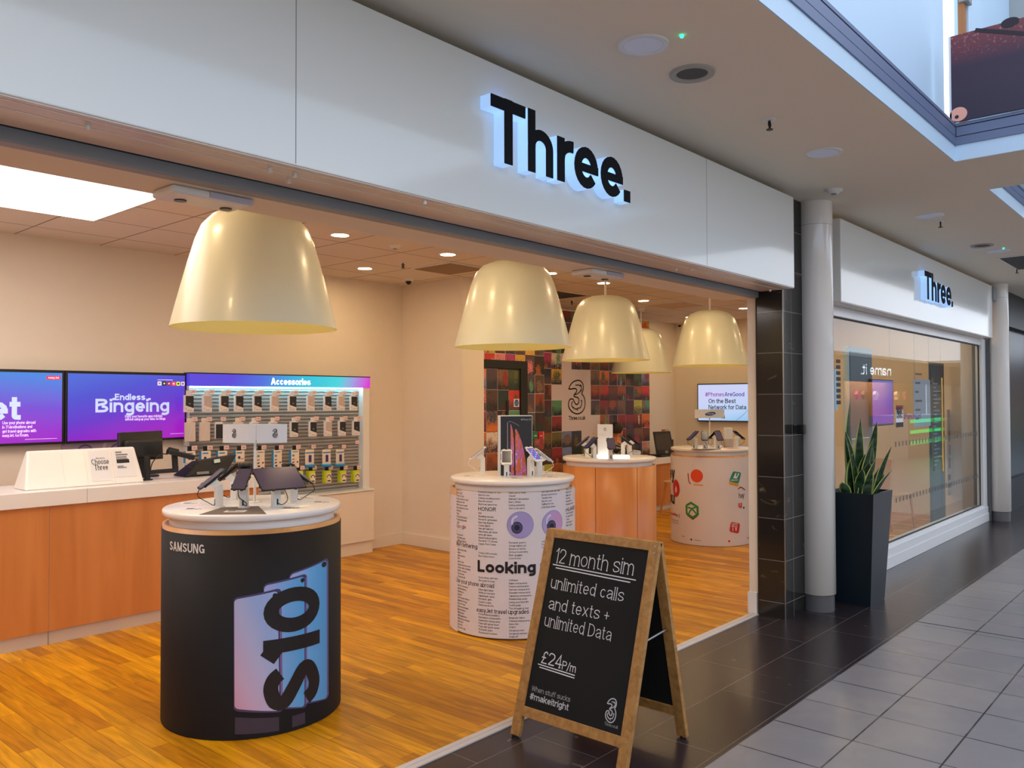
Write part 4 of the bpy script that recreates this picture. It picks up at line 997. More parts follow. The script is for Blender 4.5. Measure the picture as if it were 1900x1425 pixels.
# tall phone box on the word-list table
bx = thing('display_box', 'tall black phone display box with white edges on the word-list table', 'display box', (4.48, 3.95, TOP))
ux = Vector((.342, .059, 0)).normalized(); uy = Vector((-ux.y, ux.x, 0))
ux = Vector((.72, -.69, 0)).normalized()
o0, o1 = at_z(926, 885, TOP), None
wB = .245; nB = Vector((ux.y, -ux.x, 0))   # towards the viewer
o0 = Vector((4.395, 4.01, TOP)); HB = .435
MB().obox(o0 + ux * wB / 2 - nB * .035 + Vector((0, 0, HB / 2)), ux, nB, (0, 0, 1), wB / 2, .035, HB / 2).build('carton', M_PAPER, bx, bevel=.002)
fB = plane_map(o0, ux, (0, 0, 1), .001); fB2 = plane_map(o0, ux, (0, 0, 1), .0018); fB3 = plane_map(o0, ux, (0, 0, 1), .0026); fB4 = plane_map(o0, ux, (0, 0, 1), .0034)
g = MB(); patch(g, ((.016, .004), (wB - .003, .004), (wB - .003, HB - .006), (.016, HB - .006)), fB, 1, 1, 0)
pn = g.build('printed_front', mat('black box print', (34, 34, 40), .4), bx)
def planet_mat():
    m, nt, b = new_mat('printed planet swirl')
    tc = node(nt, 'ShaderNodeTexCoord'); mp = node(nt, 'ShaderNodeMapping'); mp.inputs['Scale'].default_value = (14, 14, 5)
    n = node(nt, 'ShaderNodeTexNoise'); n.inputs['Scale'].default_value = 1.6; n.inputs['Detail'].default_value = 5; n.inputs['Distortion'].default_value = 2.2
    r = node(nt, 'ShaderNodeValToRGB'); e = r.color_ramp.elements; e[0].position = .3; e[0].color = lin((120, 50, 30)); e[1].position = .72; e[1].color = lin((240, 180, 130))
    x = e.new(.45); x.color = lin((214, 110, 50)); x = e.new(.58); x.color = lin((170, 100, 190))
    nt.links.new(tc.outputs['Object'], mp.inputs['Vector']); nt.links.new(mp.outputs['Vector'], n.inputs['Vector']); nt.links.new(n.outputs['Fac'], r.inputs['Fac']); nt.links.new(r.outputs['Color'], b.inputs['Base Color'])
    b.inputs['Roughness'].default_value = .4; return m
M_PLANET = planet_mat()
g = MB()
stroke(g, [(.066, .004), (.066, HB - .05)], .0015, fB2, 1)
pts = [(.088, .004), (.088, HB - .06), (.094, HB - .07), (.104, HB - .11), (.112, HB - .18), (.112, .004)]
g.poly([fB2(a, b, 0) for a, b in pts], 0)
pts = [(.122, .004), (.120, HB - .10), (.128, HB - .098), (.145, HB - .13), (.168, HB - .19), (.188, HB - .27), (.2, HB - .36), (.203, .004)]
g.poly([fB3(a, b, 0) for a, b in pts], 0)
stroke(g, [(.118, .004), (.117, HB - .083)], .0025, fB4, 2)
stroke(g, smooth([(.07, HB - .05), (.085, HB - .043), (.125, HB - .06), (.15, HB - .075)], 3), .0008, fB2, 1)
text(g, 'iPhone XS', .018, fB2, .09, width=.062, u0=wB - .07, v0=HB - .036, m=1, n=4)
disc(g, wB - .078, HB - .030, .004, .005, fB2, 12, 1)
g.build('printed_graphic', [M_PLANET, mat('pale grey print', (190, 190, 196), .5), M_INK], pn)

# glowing block, puck and cylinder speakers
gb = thing('display_block', 'white upright display block with a glowing white base on the plain oak table', 'display block', tuple(at_z(1124, 850, TOP)))
pl_, pr_ = at_z(1110, 852, TOP), at_z(1137, 851, TOP)
o = Vector(gb.location); ux = _r0; nB = Vector((ux.y, -ux.x, 0)); wd = .145
MB().obox(o + Vector((0, 0, .17)) - nB * .05, ux, nB, (0, 0, 1), wd / 2, .012, .145).build('panel', mat('white acrylic block', (232, 230, 228), .3), gb, bevel=.005)
MB().obox(o + Vector((.0, 0, .0125)) + ux * .07 - nB * .0, ux, nB, (0, 0, 1), wd * 1.0, .075, .0125).build('lit_base', mat('glowing acrylic', (255, 255, 255), .3, emit=2.2, emit_rgb=(255, 246, 238)), gb, bevel=.003)
g = MB(); fG = plane_map(o - nB * .037, ux, (0, 0, 1), .001)
stroke(g, arc(0, .268, .011, .012, 40, 320, 12), .0022, fG, 0); stroke(g, [(0, .268), (.011, .268)], .002, fG, 0)
text(g, 'PIXEL', .03, fG, .05, width=.07, u0=-.06, v0=.205, m=1, n=4)
g.build('logo_print', [M_INK, mat('faint print', (190, 184, 200), .5)], gb)
p = at_z(1177, 843, TOP)
t = thing('puck_speaker', 'small round grey puck speaker on the plain oak table', 'speaker', (p.x, p.y, TOP))
MB().lathe([(.001, .0), (.06, .0), (.066, .012), (.066, .02)], (p.x, p.y, TOP), 28).build('base_shell', M_WHITEPLASTIC, t)
MB().lathe([(.066, .02), (.06, .036), (.03, .044), (.001, .045)], (p.x, p.y, TOP), 28).build('fabric_top', mat('grey speaker fabric', (186, 182, 180), .9), t)
p = at_z(1351, 829.5, TOP); d = p - Vector((PODS[3][0], PODS[3][1], TOP))
if d.length > .33: d = d.normalized() * .33
p = Vector((PODS[3][0] + d.x, PODS[3][1] + d.y, TOP))
t = thing('cylinder_speaker', 'white cylindrical speaker with grey lower half on the app badge table', 'speaker', tuple(p))
MB().lathe([(.052, .095), (.05, .21), (.044, .222), (.001, .218)], p, 32).build('upper_shell', M_PHONEW, t)
MB().lathe([(.001, 0), (.054, 0), (.056, .01), (.053, .094), (.052, .095)], p, 32).build('fabric_base', mat('grey pink speaker fabric', (176, 168, 168), .9), t)
# ------------------------------------------------------------------ service counter
YC = 5.92
sc = thing('service_counter', 'long oak-fronted service counter with white worktop below the wall screens', 'counter', (1.5, 6.2, 0))
MB().box(-1.2, 3.64, YC, 6.45, .09, .915).build('front_panel', M_OAK, sc)
MB().box(-1.2, 3.64, YC + .015, 6.45, 0, .09).build('plinth', mat('pale plinth board', (206, 190, 178), .6), sc)
MB().box(-1.25, 3.66, YC - .018, 6.5, .912, 1.013).build('worktop', M_CORIAN, sc, bevel=.004)
g = MB()
for x in (2.09, 1.2): g.box(x - .001, x + .001, YC - .001, YC + .002, .0, .912).box(x - .001, x + .001, YC + .0142, YC + .016, 0, .09)
for x in (2.32, .9): g.box(x - .001, x + .001, YC - .0188, YC - .017, .914, 1.011)
g.build('panel_joint', M_SEAM, sc)
# leaflet display
ld = thing('leaflet_display', 'long white sloping leaflet display on the service counter', 'leaflet display', (2.36, 6.08, 1.013))
xa, xb, yf, yb, zt = 1.975, 2.765, 6.02, 6.17, 1.268
MB().hexa([(xa, yf, 1.013), (xb, yf, 1.013), (xb, 6.25, 1.013), (xa, 6.25, 1.013), (xa + .045, 6.12, zt), (xb - .03, 6.12, zt), (xb - .03, 6.155, zt), (xa + .045, 6.155, zt)]).build('stand', mat('translucent white acrylic', (238, 232, 226), .25), ld, bevel=.012, seg=3)
sl = Vector((0, 6.12 - yf, zt - 1.013)); fl_ = plane_map((xa, yf, 1.013), (1, 0, 0), sl, .002); L = sl.length
g = MB()
for a, b in ((.25, .252), (.40, .402), (.585, .587)): patch(g, ((a, .01), (b, .01), (b, L - .03), (a, L - .03)), fl_, 1, 1)
g.build('pocket_edge', mat('acrylic edge', (206, 202, 200), .4), ld)
g = MB(); patch(g, ((.43, .03), (.57, .03), (.57, L - .02), (.43, L - .02)), fl_, 1, 1); g.build('leaflet', M_PAPER, ld)
g = MB(); patch(g, ((.60, .05), (.745, .05), (.735, L - .02), (.60, L - .02)), fl_, 1, 1); l2 = g.build('leaflet', M_PAPER, ld)
g = MB(); fT = plane_map((xa, yf, 1.013), (1, 0, 0), sl, .003)
text(g, 'Welcome to', .02, fT, .1, width=.06, u0=.475, v0=L * .70, n=4); text(g, 'Choose', .06, fT, .13, gap=.1, width=.118, u0=.442, v0=L * .555, n=6); text(g, 'Three', .06, fT, .13, gap=.1, width=.092, u0=.456, v0=L * .40, n=6)
g.build('lettering', M_INK, ld)
g = MB()
for i, (a, b, y, hh) in enumerate(((.615, .66, .84, .012), (.615, .70, .77, .012), (.615, .69, .71, .010), (.615, .695, .66, .01), (.615, .705, .56, .028), (.615, .66, .46, .008), (.615, .68, .42, .008))):
    patch(g, ((a, y * L), (b, y * L), (b, y * L + hh), (a, y * L + hh)), fT, 1, 1, 1 if i == 4 else 0)
g.build('print', [M_GREYINK, M_INK], l2)
# till monitor seen from behind
tm = thing('till_monitor', 'black till monitor seen from behind, above the leaflet display', 'monitor', (2.95, 6.42, 1.013))
MB().hexa([(2.71, 6.36, 1.15), (3.07, 6.40, 1.15), (3.07, 6.36, 1.15), (2.71, 6.32, 1.15), (2.735, 6.42, 1.365), (3.09, 6.46, 1.37), (3.09, 6.42, 1.37), (2.735, 6.38, 1.365)]).build('housing', M_BLACK, tm, bevel=.006)
MB().box(2.76, 3.05, 6.32, 6.40, 1.17, 1.31).build('back_cover', mat('black back cover', (34, 32, 32), .3), tm, bevel=.02)
MB().box(2.85, 2.97, 6.38, 6.45, 1.02, 1.2).box(2.80, 3.04, 6.36, 6.48, 1.013, 1.03).build('stand', M_BLACK, tm, bevel=.006)
# card reader arm
cr = thing('card_terminal', 'dark grey card payment terminal on an angled post on the counter', 'card terminal', (2.93, 6.15, 1.013))
MB().tube([(2.845, 6.15, 1.016), (2.845, 6.15, 1.19)], .022, 12).build('post', M_MATBLACK, cr)
MB().cyl((2.845, 6.15, 0), .04, 1.013, 1.02, 20).build('foot', M_MATBLACK, cr)
MB().bar((2.845, 6.15, 1.07), (3.05, 6.12, 1.075), .035, .03).bar((3.05, 6.12, 1.06), (3.04, 6.12, 1.2), .035, .035).build('arm', M_MATBLACK, cr, bevel=.004)
tr = Vector((3.08, 6.10, 1.195)); ax = Vector((.93, -.25, -.28)).normalized(); ay = Vector((.25, .97, 0)).normalized(); az = ax.cross(ay)
MB().obox(tr, ax, ay, az, .10, .042, .02).obox(tr - ax * .06 - az * -.012, ax, ay, az, .035, .036, .022).build('terminal_body', M_BLACK, cr, bevel=.008)
for i, mm in enumerate((mat('red key', (190, 40, 30), .4), mat('yellow key', (220, 190, 30), .4), mat('green key', (40, 150, 60), .4))):
    MB().obox(tr + ax * .055 + ay * (-.02 + .02 * i) + az * .021, ax, ay, az, .008, .007, .004).build('key', mm, cr)
MB().tube(smooth_v([Vector((2.99, 6.13, 1.2)), Vector((2.93, 6.12, 1.2)), Vector((2.88, 6.14, 1.14)), Vector((2.855, 6.13, 1.05))]), .004, 6).tube(smooth_v([Vector((3.16, 6.07, 1.17)), Vector((3.20, 6.05, 1.13)), Vector((3.16, 6.06, 1.09)), Vector((3.10, 6.08, 1.11))]), .003, 6).build('cable', M_BLACK, cr)
# second till screen, tilted, seen from behind
t2 = thing('till_screen', 'low tilted black till screen seen from behind, left of the header sign', 'monitor', (3.4, 6.3, 1.013))
MB().hexa([(3.13, 6.12, 1.016), (3.47, 6.12, 1.02), (3.47, 6.34, 1.02), (3.13, 6.34, 1.016), (3.24, 6.16, 1.13), (3.59, 6.16, 1.165), (3.59, 6.24, 1.165), (3.24, 6.24, 1.13)]).build('housing', M_MATBLACK, t2, bevel=.01)
MB().obox((3.40, 6.137, 1.125), (1, 0, .08), (0, -1, .2), (0, .2, 1), .025, .003, .014).build('label_plate', mat('pale label', (200, 214, 204), .5), t2)
MB().obox((3.27, 6.118, 1.04), (1, 0, .0), (0, -1, .2), (0, .2, 1), .05, .003, .01).build('label_plate', mat('grey label', (130, 130, 132), .5), t2)

# ------------------------------------------------------------------ wall screens above the counter
YW = 7.08
S1 = gradient_mat('lit screen blend a', [(0, (176, 14, 204)), (.25, (160, 40, 214)), (.55, (124, 76, 224)), (1, (70, 140, 236))], (0.06, 0, 1), .03, .56, emit=.9)
S2 = gradient_mat('lit screen blend b', [(0, (184, 8, 200)), (.22, (160, 14, 206)), (.48, (104, 50, 216)), (.75, (76, 80, 222)), (1, (74, 110, 230))], (-.22, 0, 1), -.2, .72, emit=.86)
M_SCRTXT = mat('lit screen text', (186, 204, 246), .5, emit=.6)
M_SCRTXT2 = mat('lit screen small text', (235, 215, 255), .5, emit=.8)
def wallscreen(x0, x1, label, m):
    t = thing('wall_screen', label, 'screen', (x0, YW, 1.265), group='purple wall screens')
    MB().box(x0, x1, 7.03, 7.106, 1.265, 1.85).build('bezel', M_BLACK, t, bevel=.004)
    p = MB(); p.box(x0 + .02, x1 - .02, 7.026, 7.031, 1.285, 1.828); q = p.build('panel', m, t)
    return t, q
t, q = wallscreen(1.52, 2.586, 'left purple wall screen showing the end of a word and travel text', S1)
f = plane_map((0, 7.0255, 0), (1, 0, 0), (0, 0, 1), .001); f2 = plane_map((0, 7.0255, 0), (1, 0, 0), (0, 0, 1), .002)
g = MB(); text(g, 'easyJet', .26, f, .14, gap=.04, align='r', u0=2.27, v0=1.463, m=0)
for i, s in enumerate(('Use your phone abroad', 'in 71 destinations and', 'get travel upgrades with', 'easyJet. Go Roam.')): text(g, s, .034, f, .12, gap=.06, u0=2.145, v0=1.43 - i * .032, m=1, n=4, sx=.62)
x, = (2.452,); patch(g, ((2.452, 1.775), (2.553, 1.775), (2.553, 1.805), (2.452, 1.805)), f, 1, 1, 2); text(g, 'easyJet', .026, f2, .14, width=.08, u0=2.462, v0=1.782, m=1, n=4)
stroke(g, [(2.3, 1.312), (2.53, 1.312)], .0012, f, 1)
g.build('lettering', [M_SCRTXT, M_SCRTXT2, mat('lit red badge', (220, 40, 50), .5, emit=.8)], q)
t, q = wallscreen(2.59, 3.602, 'purple wall screen with large pale two-line wording, beside the slatted wall', S2)
g = MB(); text(g, 'Endless', .075, f, .155, gap=.05, width=.255, u0=2.975, v0=1.612); text(g, 'Bingeing', .155, f, .135, gap=.06, width=.62, u0=2.82, v0=1.512)
for d in (2.955, 3.255): patch(g, ((d, 1.612), (d + .022, 1.612), (d + .022, 1.63), (d, 1.63)), f, 1, 1)
for i, s in enumerate(('Enjoy your favourite apps infinitely', 'without using up your data. Go Binge.')): text(g, s, .03, f, .12, gap=.06, width=.32 if i == 0 else .35, u0=3.06, v0=1.465 - i * .024, m=1, n=3)
for i in range(6):
    x = 3.335 + i * .042; patch(g, ((x, 1.738), (x + .036, 1.738), (x + .036, 1.774), (x, 1.774)), f, 2, 1, 2 + i, .2); disc(g, x + .018, 1.756, .009, .008, f2, 10, 2 + (i + 3) % 6)
stroke(g, [(3.335, 1.788), (3.47, 1.788)], .002, f, 1); stroke(g, [(3.45, 1.318), (3.57, 1.318)], .0012, f, 1)
g.build('lettering', [M_SCRTXT, M_SCRTXT2] + [mat('lit icon %d' % i, c, .5, emit=.7) for i, c in enumerate(((200, 210, 240), (30, 30, 40), (160, 20, 40), (220, 70, 40), (200, 215, 70), (200, 190, 240)))], q)
g = MB(); f = plane_map((0, 7.1, 0), (1, 0, 0), (0, 0, 1), .003); f2 = plane_map((0, 7.1, 0), (1, 0, 0), (0, 0, 1), .004)
pp = thing('wall_poster', 'pale purple poster with two ring shapes under the wall screens', 'poster', (2.62, 7.1, 1.1))
MB().box(2.59, 3.1, 7.095, 7.105, 1.02, 1.262).build('sheet', mat('lilac poster', (196, 182, 206), .6), pp)
for u in (2.77, 3.03): disc(g, u, 1.19, .062, .062, plane_map((0, 7.0945, 0), (1, 0, 0), (0, 0, 1), .001), 28, 0); disc(g, u, 1.19, .05, .05, plane_map((0, 7.0945, 0), (1, 0, 0), (0, 0, 1), .002), 28, 1)
stroke(g, [(2.86, 1.02), (2.93, 1.26)], .012, plane_map((0, 7.0945, 0), (1, 0, 0), (0, 0, 1), .001), 2)
g.build('printed_graphic', [mat('purple print ring', (120, 96, 150), .6), mat('pale purple print', (170, 150, 190), .6), mat('white print', (225, 220, 232), .6)], pp)

# ------------------------------------------------------------------ accessory wall
aw = thing('accessory_wall', 'grey slatted accessory wall with a lit Accessories header', 'display wall', (4.6, 7.1, .65))
X0, X1 = 3.61, 5.54
g = MB(); z = .67; rows = []
prof = []
while z < 1.735:
    prof += [(7.085, z), (7.066, z + .006), (7.066, z + .022), (7.085, z + .028)]; z += .034
vs = [(X0, y, zz) for y, zz in prof] + [(X1, y, zz) for y, zz in prof]; k = len(prof)
g.add(vs, [(i, k + i, k + i + 1, i + 1) for i in range(k - 1)], 0)
g.build('slat_panel', mat('grey beige slatwall', (176, 170, 164), .45, metal=.2), aw)
H_ = gradient_mat('lit header blend', [(0, (84, 66, 220)), (.16, (70, 110, 226)), (.4, (30, 196, 224)), (.6, (60, 214, 226)), (.72, (180, 130, 226)), (.8, (226, 30, 214)), (1, (232, 0, 200))], (1, 0, -.35), -.99, 2.02, emit=.95)
hb_ = MB().box(X0, 5.628, 6.99, 7.09, 1.737, 1.848).build('header_box', [H_], aw)
MB().box(X0, 5.63, 6.985, 7.1, 1.848, 1.858).build('header_top', M_BLACK, aw)
g = MB(); f = plane_map((0, 6.99, 0), (1, 0, 0), (0, 0, 1), .002); text(g, 'Accessories', .092, f, .165, gap=.03, width=.45, u0=4.425, v0=1.757)
g.build('lettering', mat('lit white lettering', (255, 255, 255), .5, emit=1.2), hb_)
MB().box(X0 + .005, 5.62, 7.0, 7.045, 1.722, 1.736).build('light_strip', mat('cyan white light strip', (255, 255, 255), .5, emit=9.0, emit_rgb=(160, 232, 255)), aw)
MB().box(5.54, 5.628, 6.995, 7.106, .66, 1.737).build('side_panel', M_WHITEPLASTIC, aw, bevel=.003)
MB().box(X0 - .008, X0, 6.995, 7.106, .66, 1.737).build('side_strip', M_WHITEPLASTIC, aw)
cb = thing('base_cabinet', 'cream base cabinet below the accessory wall', 'cabinet', (4.6, 7.05, 0))
MB().box(3.5, 5.628, 6.93, 7.106, .125, .655).build('body', M_WALL, cb)
MB().box(3.5, 5.632, 6.91, 7.106, .655, .672).build('top_shelf', M_WHITEPLASTIC, cb, bevel=.002)
MB().box(3.5, 5.628, 6.945, 7.1, 0, .125).build('plinth', M_WALL, cb)
for a, b in ((3.5, 4.3), (4.305, 4.96), (4.965, 5.626)): MB().box(a, b, 6.92, 6.93, .13, .65).build('door', M_WALL, cb, bevel=.002)

GP = 'packaged accessories hanging on the slatted wall'; GH = 'price hooks on the slatted wall'
M_BOXW = mat('white carton', (232, 226, 226), .45); M_DARKCASE = mat('black case', (38, 36, 40), .35); M_LIGHTCASE = mat('pale pink case', (196, 180, 180), .3)
M_CLEAR = mat('frosted clear pouch', (214, 200, 192), .3); M_BLUE = mat('cyan blue card', (40, 146, 206), .4); M_LIME = mat('lime carton', (196, 214, 30), .4); M_CARDW = mat('cream card', (236, 222, 204), .5); M_PINKTAG = mat('pinkish price ticket', (236, 206, 204), .6)
def pack_case(t, m):
    # white carton with a slanting window over the phone case; origin at the hang hole
    w, h, d = .088, .150, .022
    MB().box(-w / 2, w / 2, -d / 2, d / 2, -.035 - h, -.035).build('carton', M_BOXW, t, bevel=.002, local=True)
    MB().box(-w / 2 + .02, w / 2 - .02, -.002, .002, -.04, .006).build('hang_tab', M_BOXW, t, local=True)
    f = plane_map((0, -d / 2, 0), (1, 0, 0), (0, 0, 1), .001); f2 = plane_map((0, -d / 2, 0), (1, 0, 0), (0, 0, 1), .0018)
    MB().poly([f(a, b, 0) for a, b in ((-w / 2 + .012, -.075 - .05), (w / 2 - .002, -.15), (w / 2 - .002, -.042), (-w / 2 + .012, -.042))], 0).build('case', m, t, local=True)
    g = MB(); text(g, '3SIXT', .012, f2, .12, width=.02, u0=-.005, v0=-.115, n=3); stroke(g, [(-.02, -.168), (.028, -.168)], .0016, f2, 1); stroke(g, [(-.033, -.153), (-.028, -.153)], .005, f2, 1)
    g.build('print', [M_WHITEINK, M_GREYINK], t, local=True)
def pack_pouch(t, _):
    MB().box(-.05, .05, -.010, .010, -.20, -.03).build('pouch', M_CLEAR, t, bevel=.006, local=True)
    MB().box(-.03, .03, -.002, .002, -.035, .008).build('hang_tab', M_CARDW, t, local=True)
    f = plane_map((0, -.0102, 0), (1, 0, 0), (0, 0, 1), .001); g = MB(); stroke(g, smooth([(-.02, -.19), (.0, -.12), (.02, -.05)], 4), .003, f); g.build('crease', mat('pouch sheen', (228, 218, 212), .2), t, local=True)  # paler stroke paints a sheen along the pouch crease
def pack_dark(t, _):
    MB().box(-.035, .035, -.012, .012, -.18, -.03).build('carton', M_BOXW, t, bevel=.002, local=True)
    f = plane_map((0, -.012, 0), (1, 0, 0), (0, 0, 1), .001)
    g = MB(); patch(g, ((-.033, -.178), (.033, -.178), (.033, -.05), (-.033, -.05)), f, 1, 1); g.build('case', M_DARKCASE, t, local=True)
def pack_small(t, _):
    MB().box(-.045, .045, -.018, .018, -.135, -.032).build('carton', M_CARDW, t, bevel=.002, local=True)
    MB().box(-.047, -.045, -.018, .018, -.135, -.032).build('side_print', M_BLUE, t, local=True)
    MB().box(-.02, .02, -.002, .002, -.034, .012).build('hang_tab', M_BLACK, t, local=True)
    f = plane_map((0, -.018, 0), (1, 0, 0), (0, 0, 1), .001); g = MB(); stroke(g, [(-.035, -.052), (.02, -.052)], .006, f, 0); disc(g, -.01, -.095, .014, .014, f, 14, 1); stroke(g, [(.005, -.11), (.035, -.105)], .004, f, 2)
    g.build('print', [M_BLUE, mat('dark blue print', (50, 60, 110), .5), M_GREYINK], t, local=True)
def pack_tall(t, _):
    MB().box(-.045, .045, -.016, .016, -.205, -.032).build('carton', M_CARDW, t, bevel=.002, local=True)
    MB().box(-.048, -.045, -.016, .016, -.205, -.032).build('side_print', M_BLUE, t, local=True)
    MB().box(-.02, .02, -.002, .002, -.034, .012).build('hang_tab', M_BLACK, t, local=True)
    f = plane_map((0, -.016, 0), (1, 0, 0), (0, 0, 1), .001); g = MB()
    disc(g, -.022, -.085, .014, .011, f, 14, 0); patch(g, ((-.034, -.13), (-.01, -.125), (-.01, -.113), (-.034, -.118)), f, 1, 1, 2); patch(g, ((-.034, -.16), (-.01, -.153), (-.01, -.141), (-.034, -.148)), f, 1, 1, 1); disc(g, .025, -.15, .009, .009, f, 12, 1); stroke(g, [(-.03, -.18), (-.005, -.18)], .008, f, 1); stroke(g, [(-.03, -.05), (.03, -.05)], .004, f, 0)
    g.build('print', [M_BLUE, mat('dark blue print', (50, 60, 110), .5), M_GREYINK], t, local=True)
def pack_card(t, m):
    MB().box(-.05, .05, -.004, .004, -.195, -.03).build('card', M_CARDW, t, bevel=.002, local=True)
    MB().lathe([(.001, -.205), (.05, -.205), (.054, -.195), (.054, -.178), (.001, -.178)], (0, 0, 0), 20).build('base_cup', M_BLUE, t, local=True)
    MB().box(-.022, .022, -.003, .003, -.032, .012).build('hang_tab', mat('grey tab', (120, 124, 130), .5), t, local=True)
    MB().box(-.013, .013, -.016, -.004, -.155, -.085).build('device', m, t, bevel=.002, local=True)
    f = plane_map((0, -.0042, 0), (1, 0, 0), (0, 0, 1), .001); g = MB(); stroke(g, [(-.048, -.062), (.048, -.062)], .006, f); g.build('print', M_BLUE, t, local=True)
def pack_lime(t, _):
    MB().box(-.04, .04, -.022, .022, -.155, -.032).build('carton', M_LIME, t, bevel=.002, local=True)
    MB().box(-.022, .022, -.003, .003, -.034, .014).build('hang_tab', M_BLACK, t, local=True)
    f = plane_map((0, -.022, 0), (1, 0, 0), (0, 0, 1), .001); f2 = plane_map((0, -.022, 0), (1, 0, 0), (0, 0, 1), .002); g = MB(); patch(g, ((-.018, -.153), (.039, -.153), (.039, -.06), (-.018, -.06)), f, 1, 1, 0); stroke(g, arc(.01, -.095, .02, .02, -20, 200, 12), .004, f2, 1); stroke(g, [(-.008, -.135), (.03, -.135)], .006, f2, 1); patch(g, ((-.018, -.06), (.039, -.06), (.039, -.04), (-.018, -.04)), f, 1, 1, 2)
    g.build('print', [M_CARDW, M_INK, mat('bright lime print', (206, 226, 40), .5)], t, local=True)
def hook(t):
    MB().tube([(0, .13, .008), (0, 0.0, .008), (0, -.012, .012)], .0022, 6).build('wire', M_STEEL, t, local=True)
    MB().box(.012, .062, -.016, -.013, -.022, .014).build('price_ticket', M_PINKTAG, t, local=True)
    f = plane_map((0, -.016, 0), (1, 0, 0), (0, 0, 1), .001); g = MB(); stroke(g, [(.026, -.004), (.048, -.004)], .0028, f); g.build('price_print', mat('red print small', (196, 110, 116), .6), t, local=True)
PROTO = {}
def hang(kind, fn, arg, p, name, cat, label):
    if kind not in PROTO:
        t = thing(name, label, cat, p, 0, GP); fn(t, arg); PROTO[kind] = t
    else: dup(PROTO[kind], p, 0, label)
KINDS_ = {'D': ('case_box', pack_case, M_DARKCASE, 'white carton with a black phone case'), 'L': ('case_box', pack_case, M_LIGHTCASE, 'white carton with a pale phone case'), 'C': ('case_pouch', pack_pouch, None, 'frosted clear pouch'), 'B': ('case_pack', pack_dark, None, 'narrow pack with a black front'),
          'S': ('accessory_box', pack_small, None, 'small cream and blue carton'), 'A': ('accessory_box', pack_tall, None, 'tall cream carton with a blue side'), 'U': ('charger_card', pack_card, mat('dark purple device', (60, 50, 120), .3), 'cream card with a cyan base cup'), 'G': ('headphone_box', pack_lime, None, 'lime green carton')}
ROWS = [('top', 727, [(105, 'D'), (285, 'L'), (450, 'D'), (595, 'D'), (775, 'D'), (945, 'L'), (1118, 'D'), (1298, 'L'), (1463, 'D'), (1595, 'L'), (1718, 'D')]),
        ('second', 776, [(118, 'C'), (262, 'C'), (400, 'B'), (590, 'C'), (745, 'L'), (930, 'L'), (1135, 'D'), (1318, 'D'), (1468, 'L'), (1605, 'D'), (1742, 'D')]),
        ('third', 829, [(115, 'S'), (268, 'S'), (430, 'S'), (600, 'S'), (800, 'A'), (970, 'A'), (1140, 'A'), (1290, 'U'), (1455, 'U'), (1588, 'U')]),
        ('bottom', 868, [(1180, 'G'), (1300, 'G'), (1458, 'G'), (1605, 'G'), (1737, 'G')])]
seenh = False
for rn, py, items in ROWS:
    for i, (cx, kk) in enumerate(items):
        p = at_y(330 + cx * .1895, py + (cx - 900) * .0016 * (1 if py < 740 else -1), 6.94)
        nm, fn, arg, lb = KINDS_[kk]
        cat = 'phone case' if kk in 'DLCB' else ('headphones' if kk == 'G' else 'charger')
        hang(kk, fn, arg, (p.x, 6.94, p.z), nm, cat, '%s, %s from left, %s row of the slatted wall' % (lb, ORD[i], rn))
        hp = (p.x, 6.94, p.z); hl = 'wire hook with pink price ticket, %s from left, %s row of the slatted wall' % (ORD[i], rn)
        if not seenh:
            hk = thing('price_hook', hl, 'display hook', hp, 0, GH); hook(hk); seenh = True
        else: dup(hk, hp, 0, hl)
p = at_y(656, 820, 6.94); dup(hk, (p.x, 6.94, p.z), 0, 'empty wire hook with price ticket at the right end of the third row')

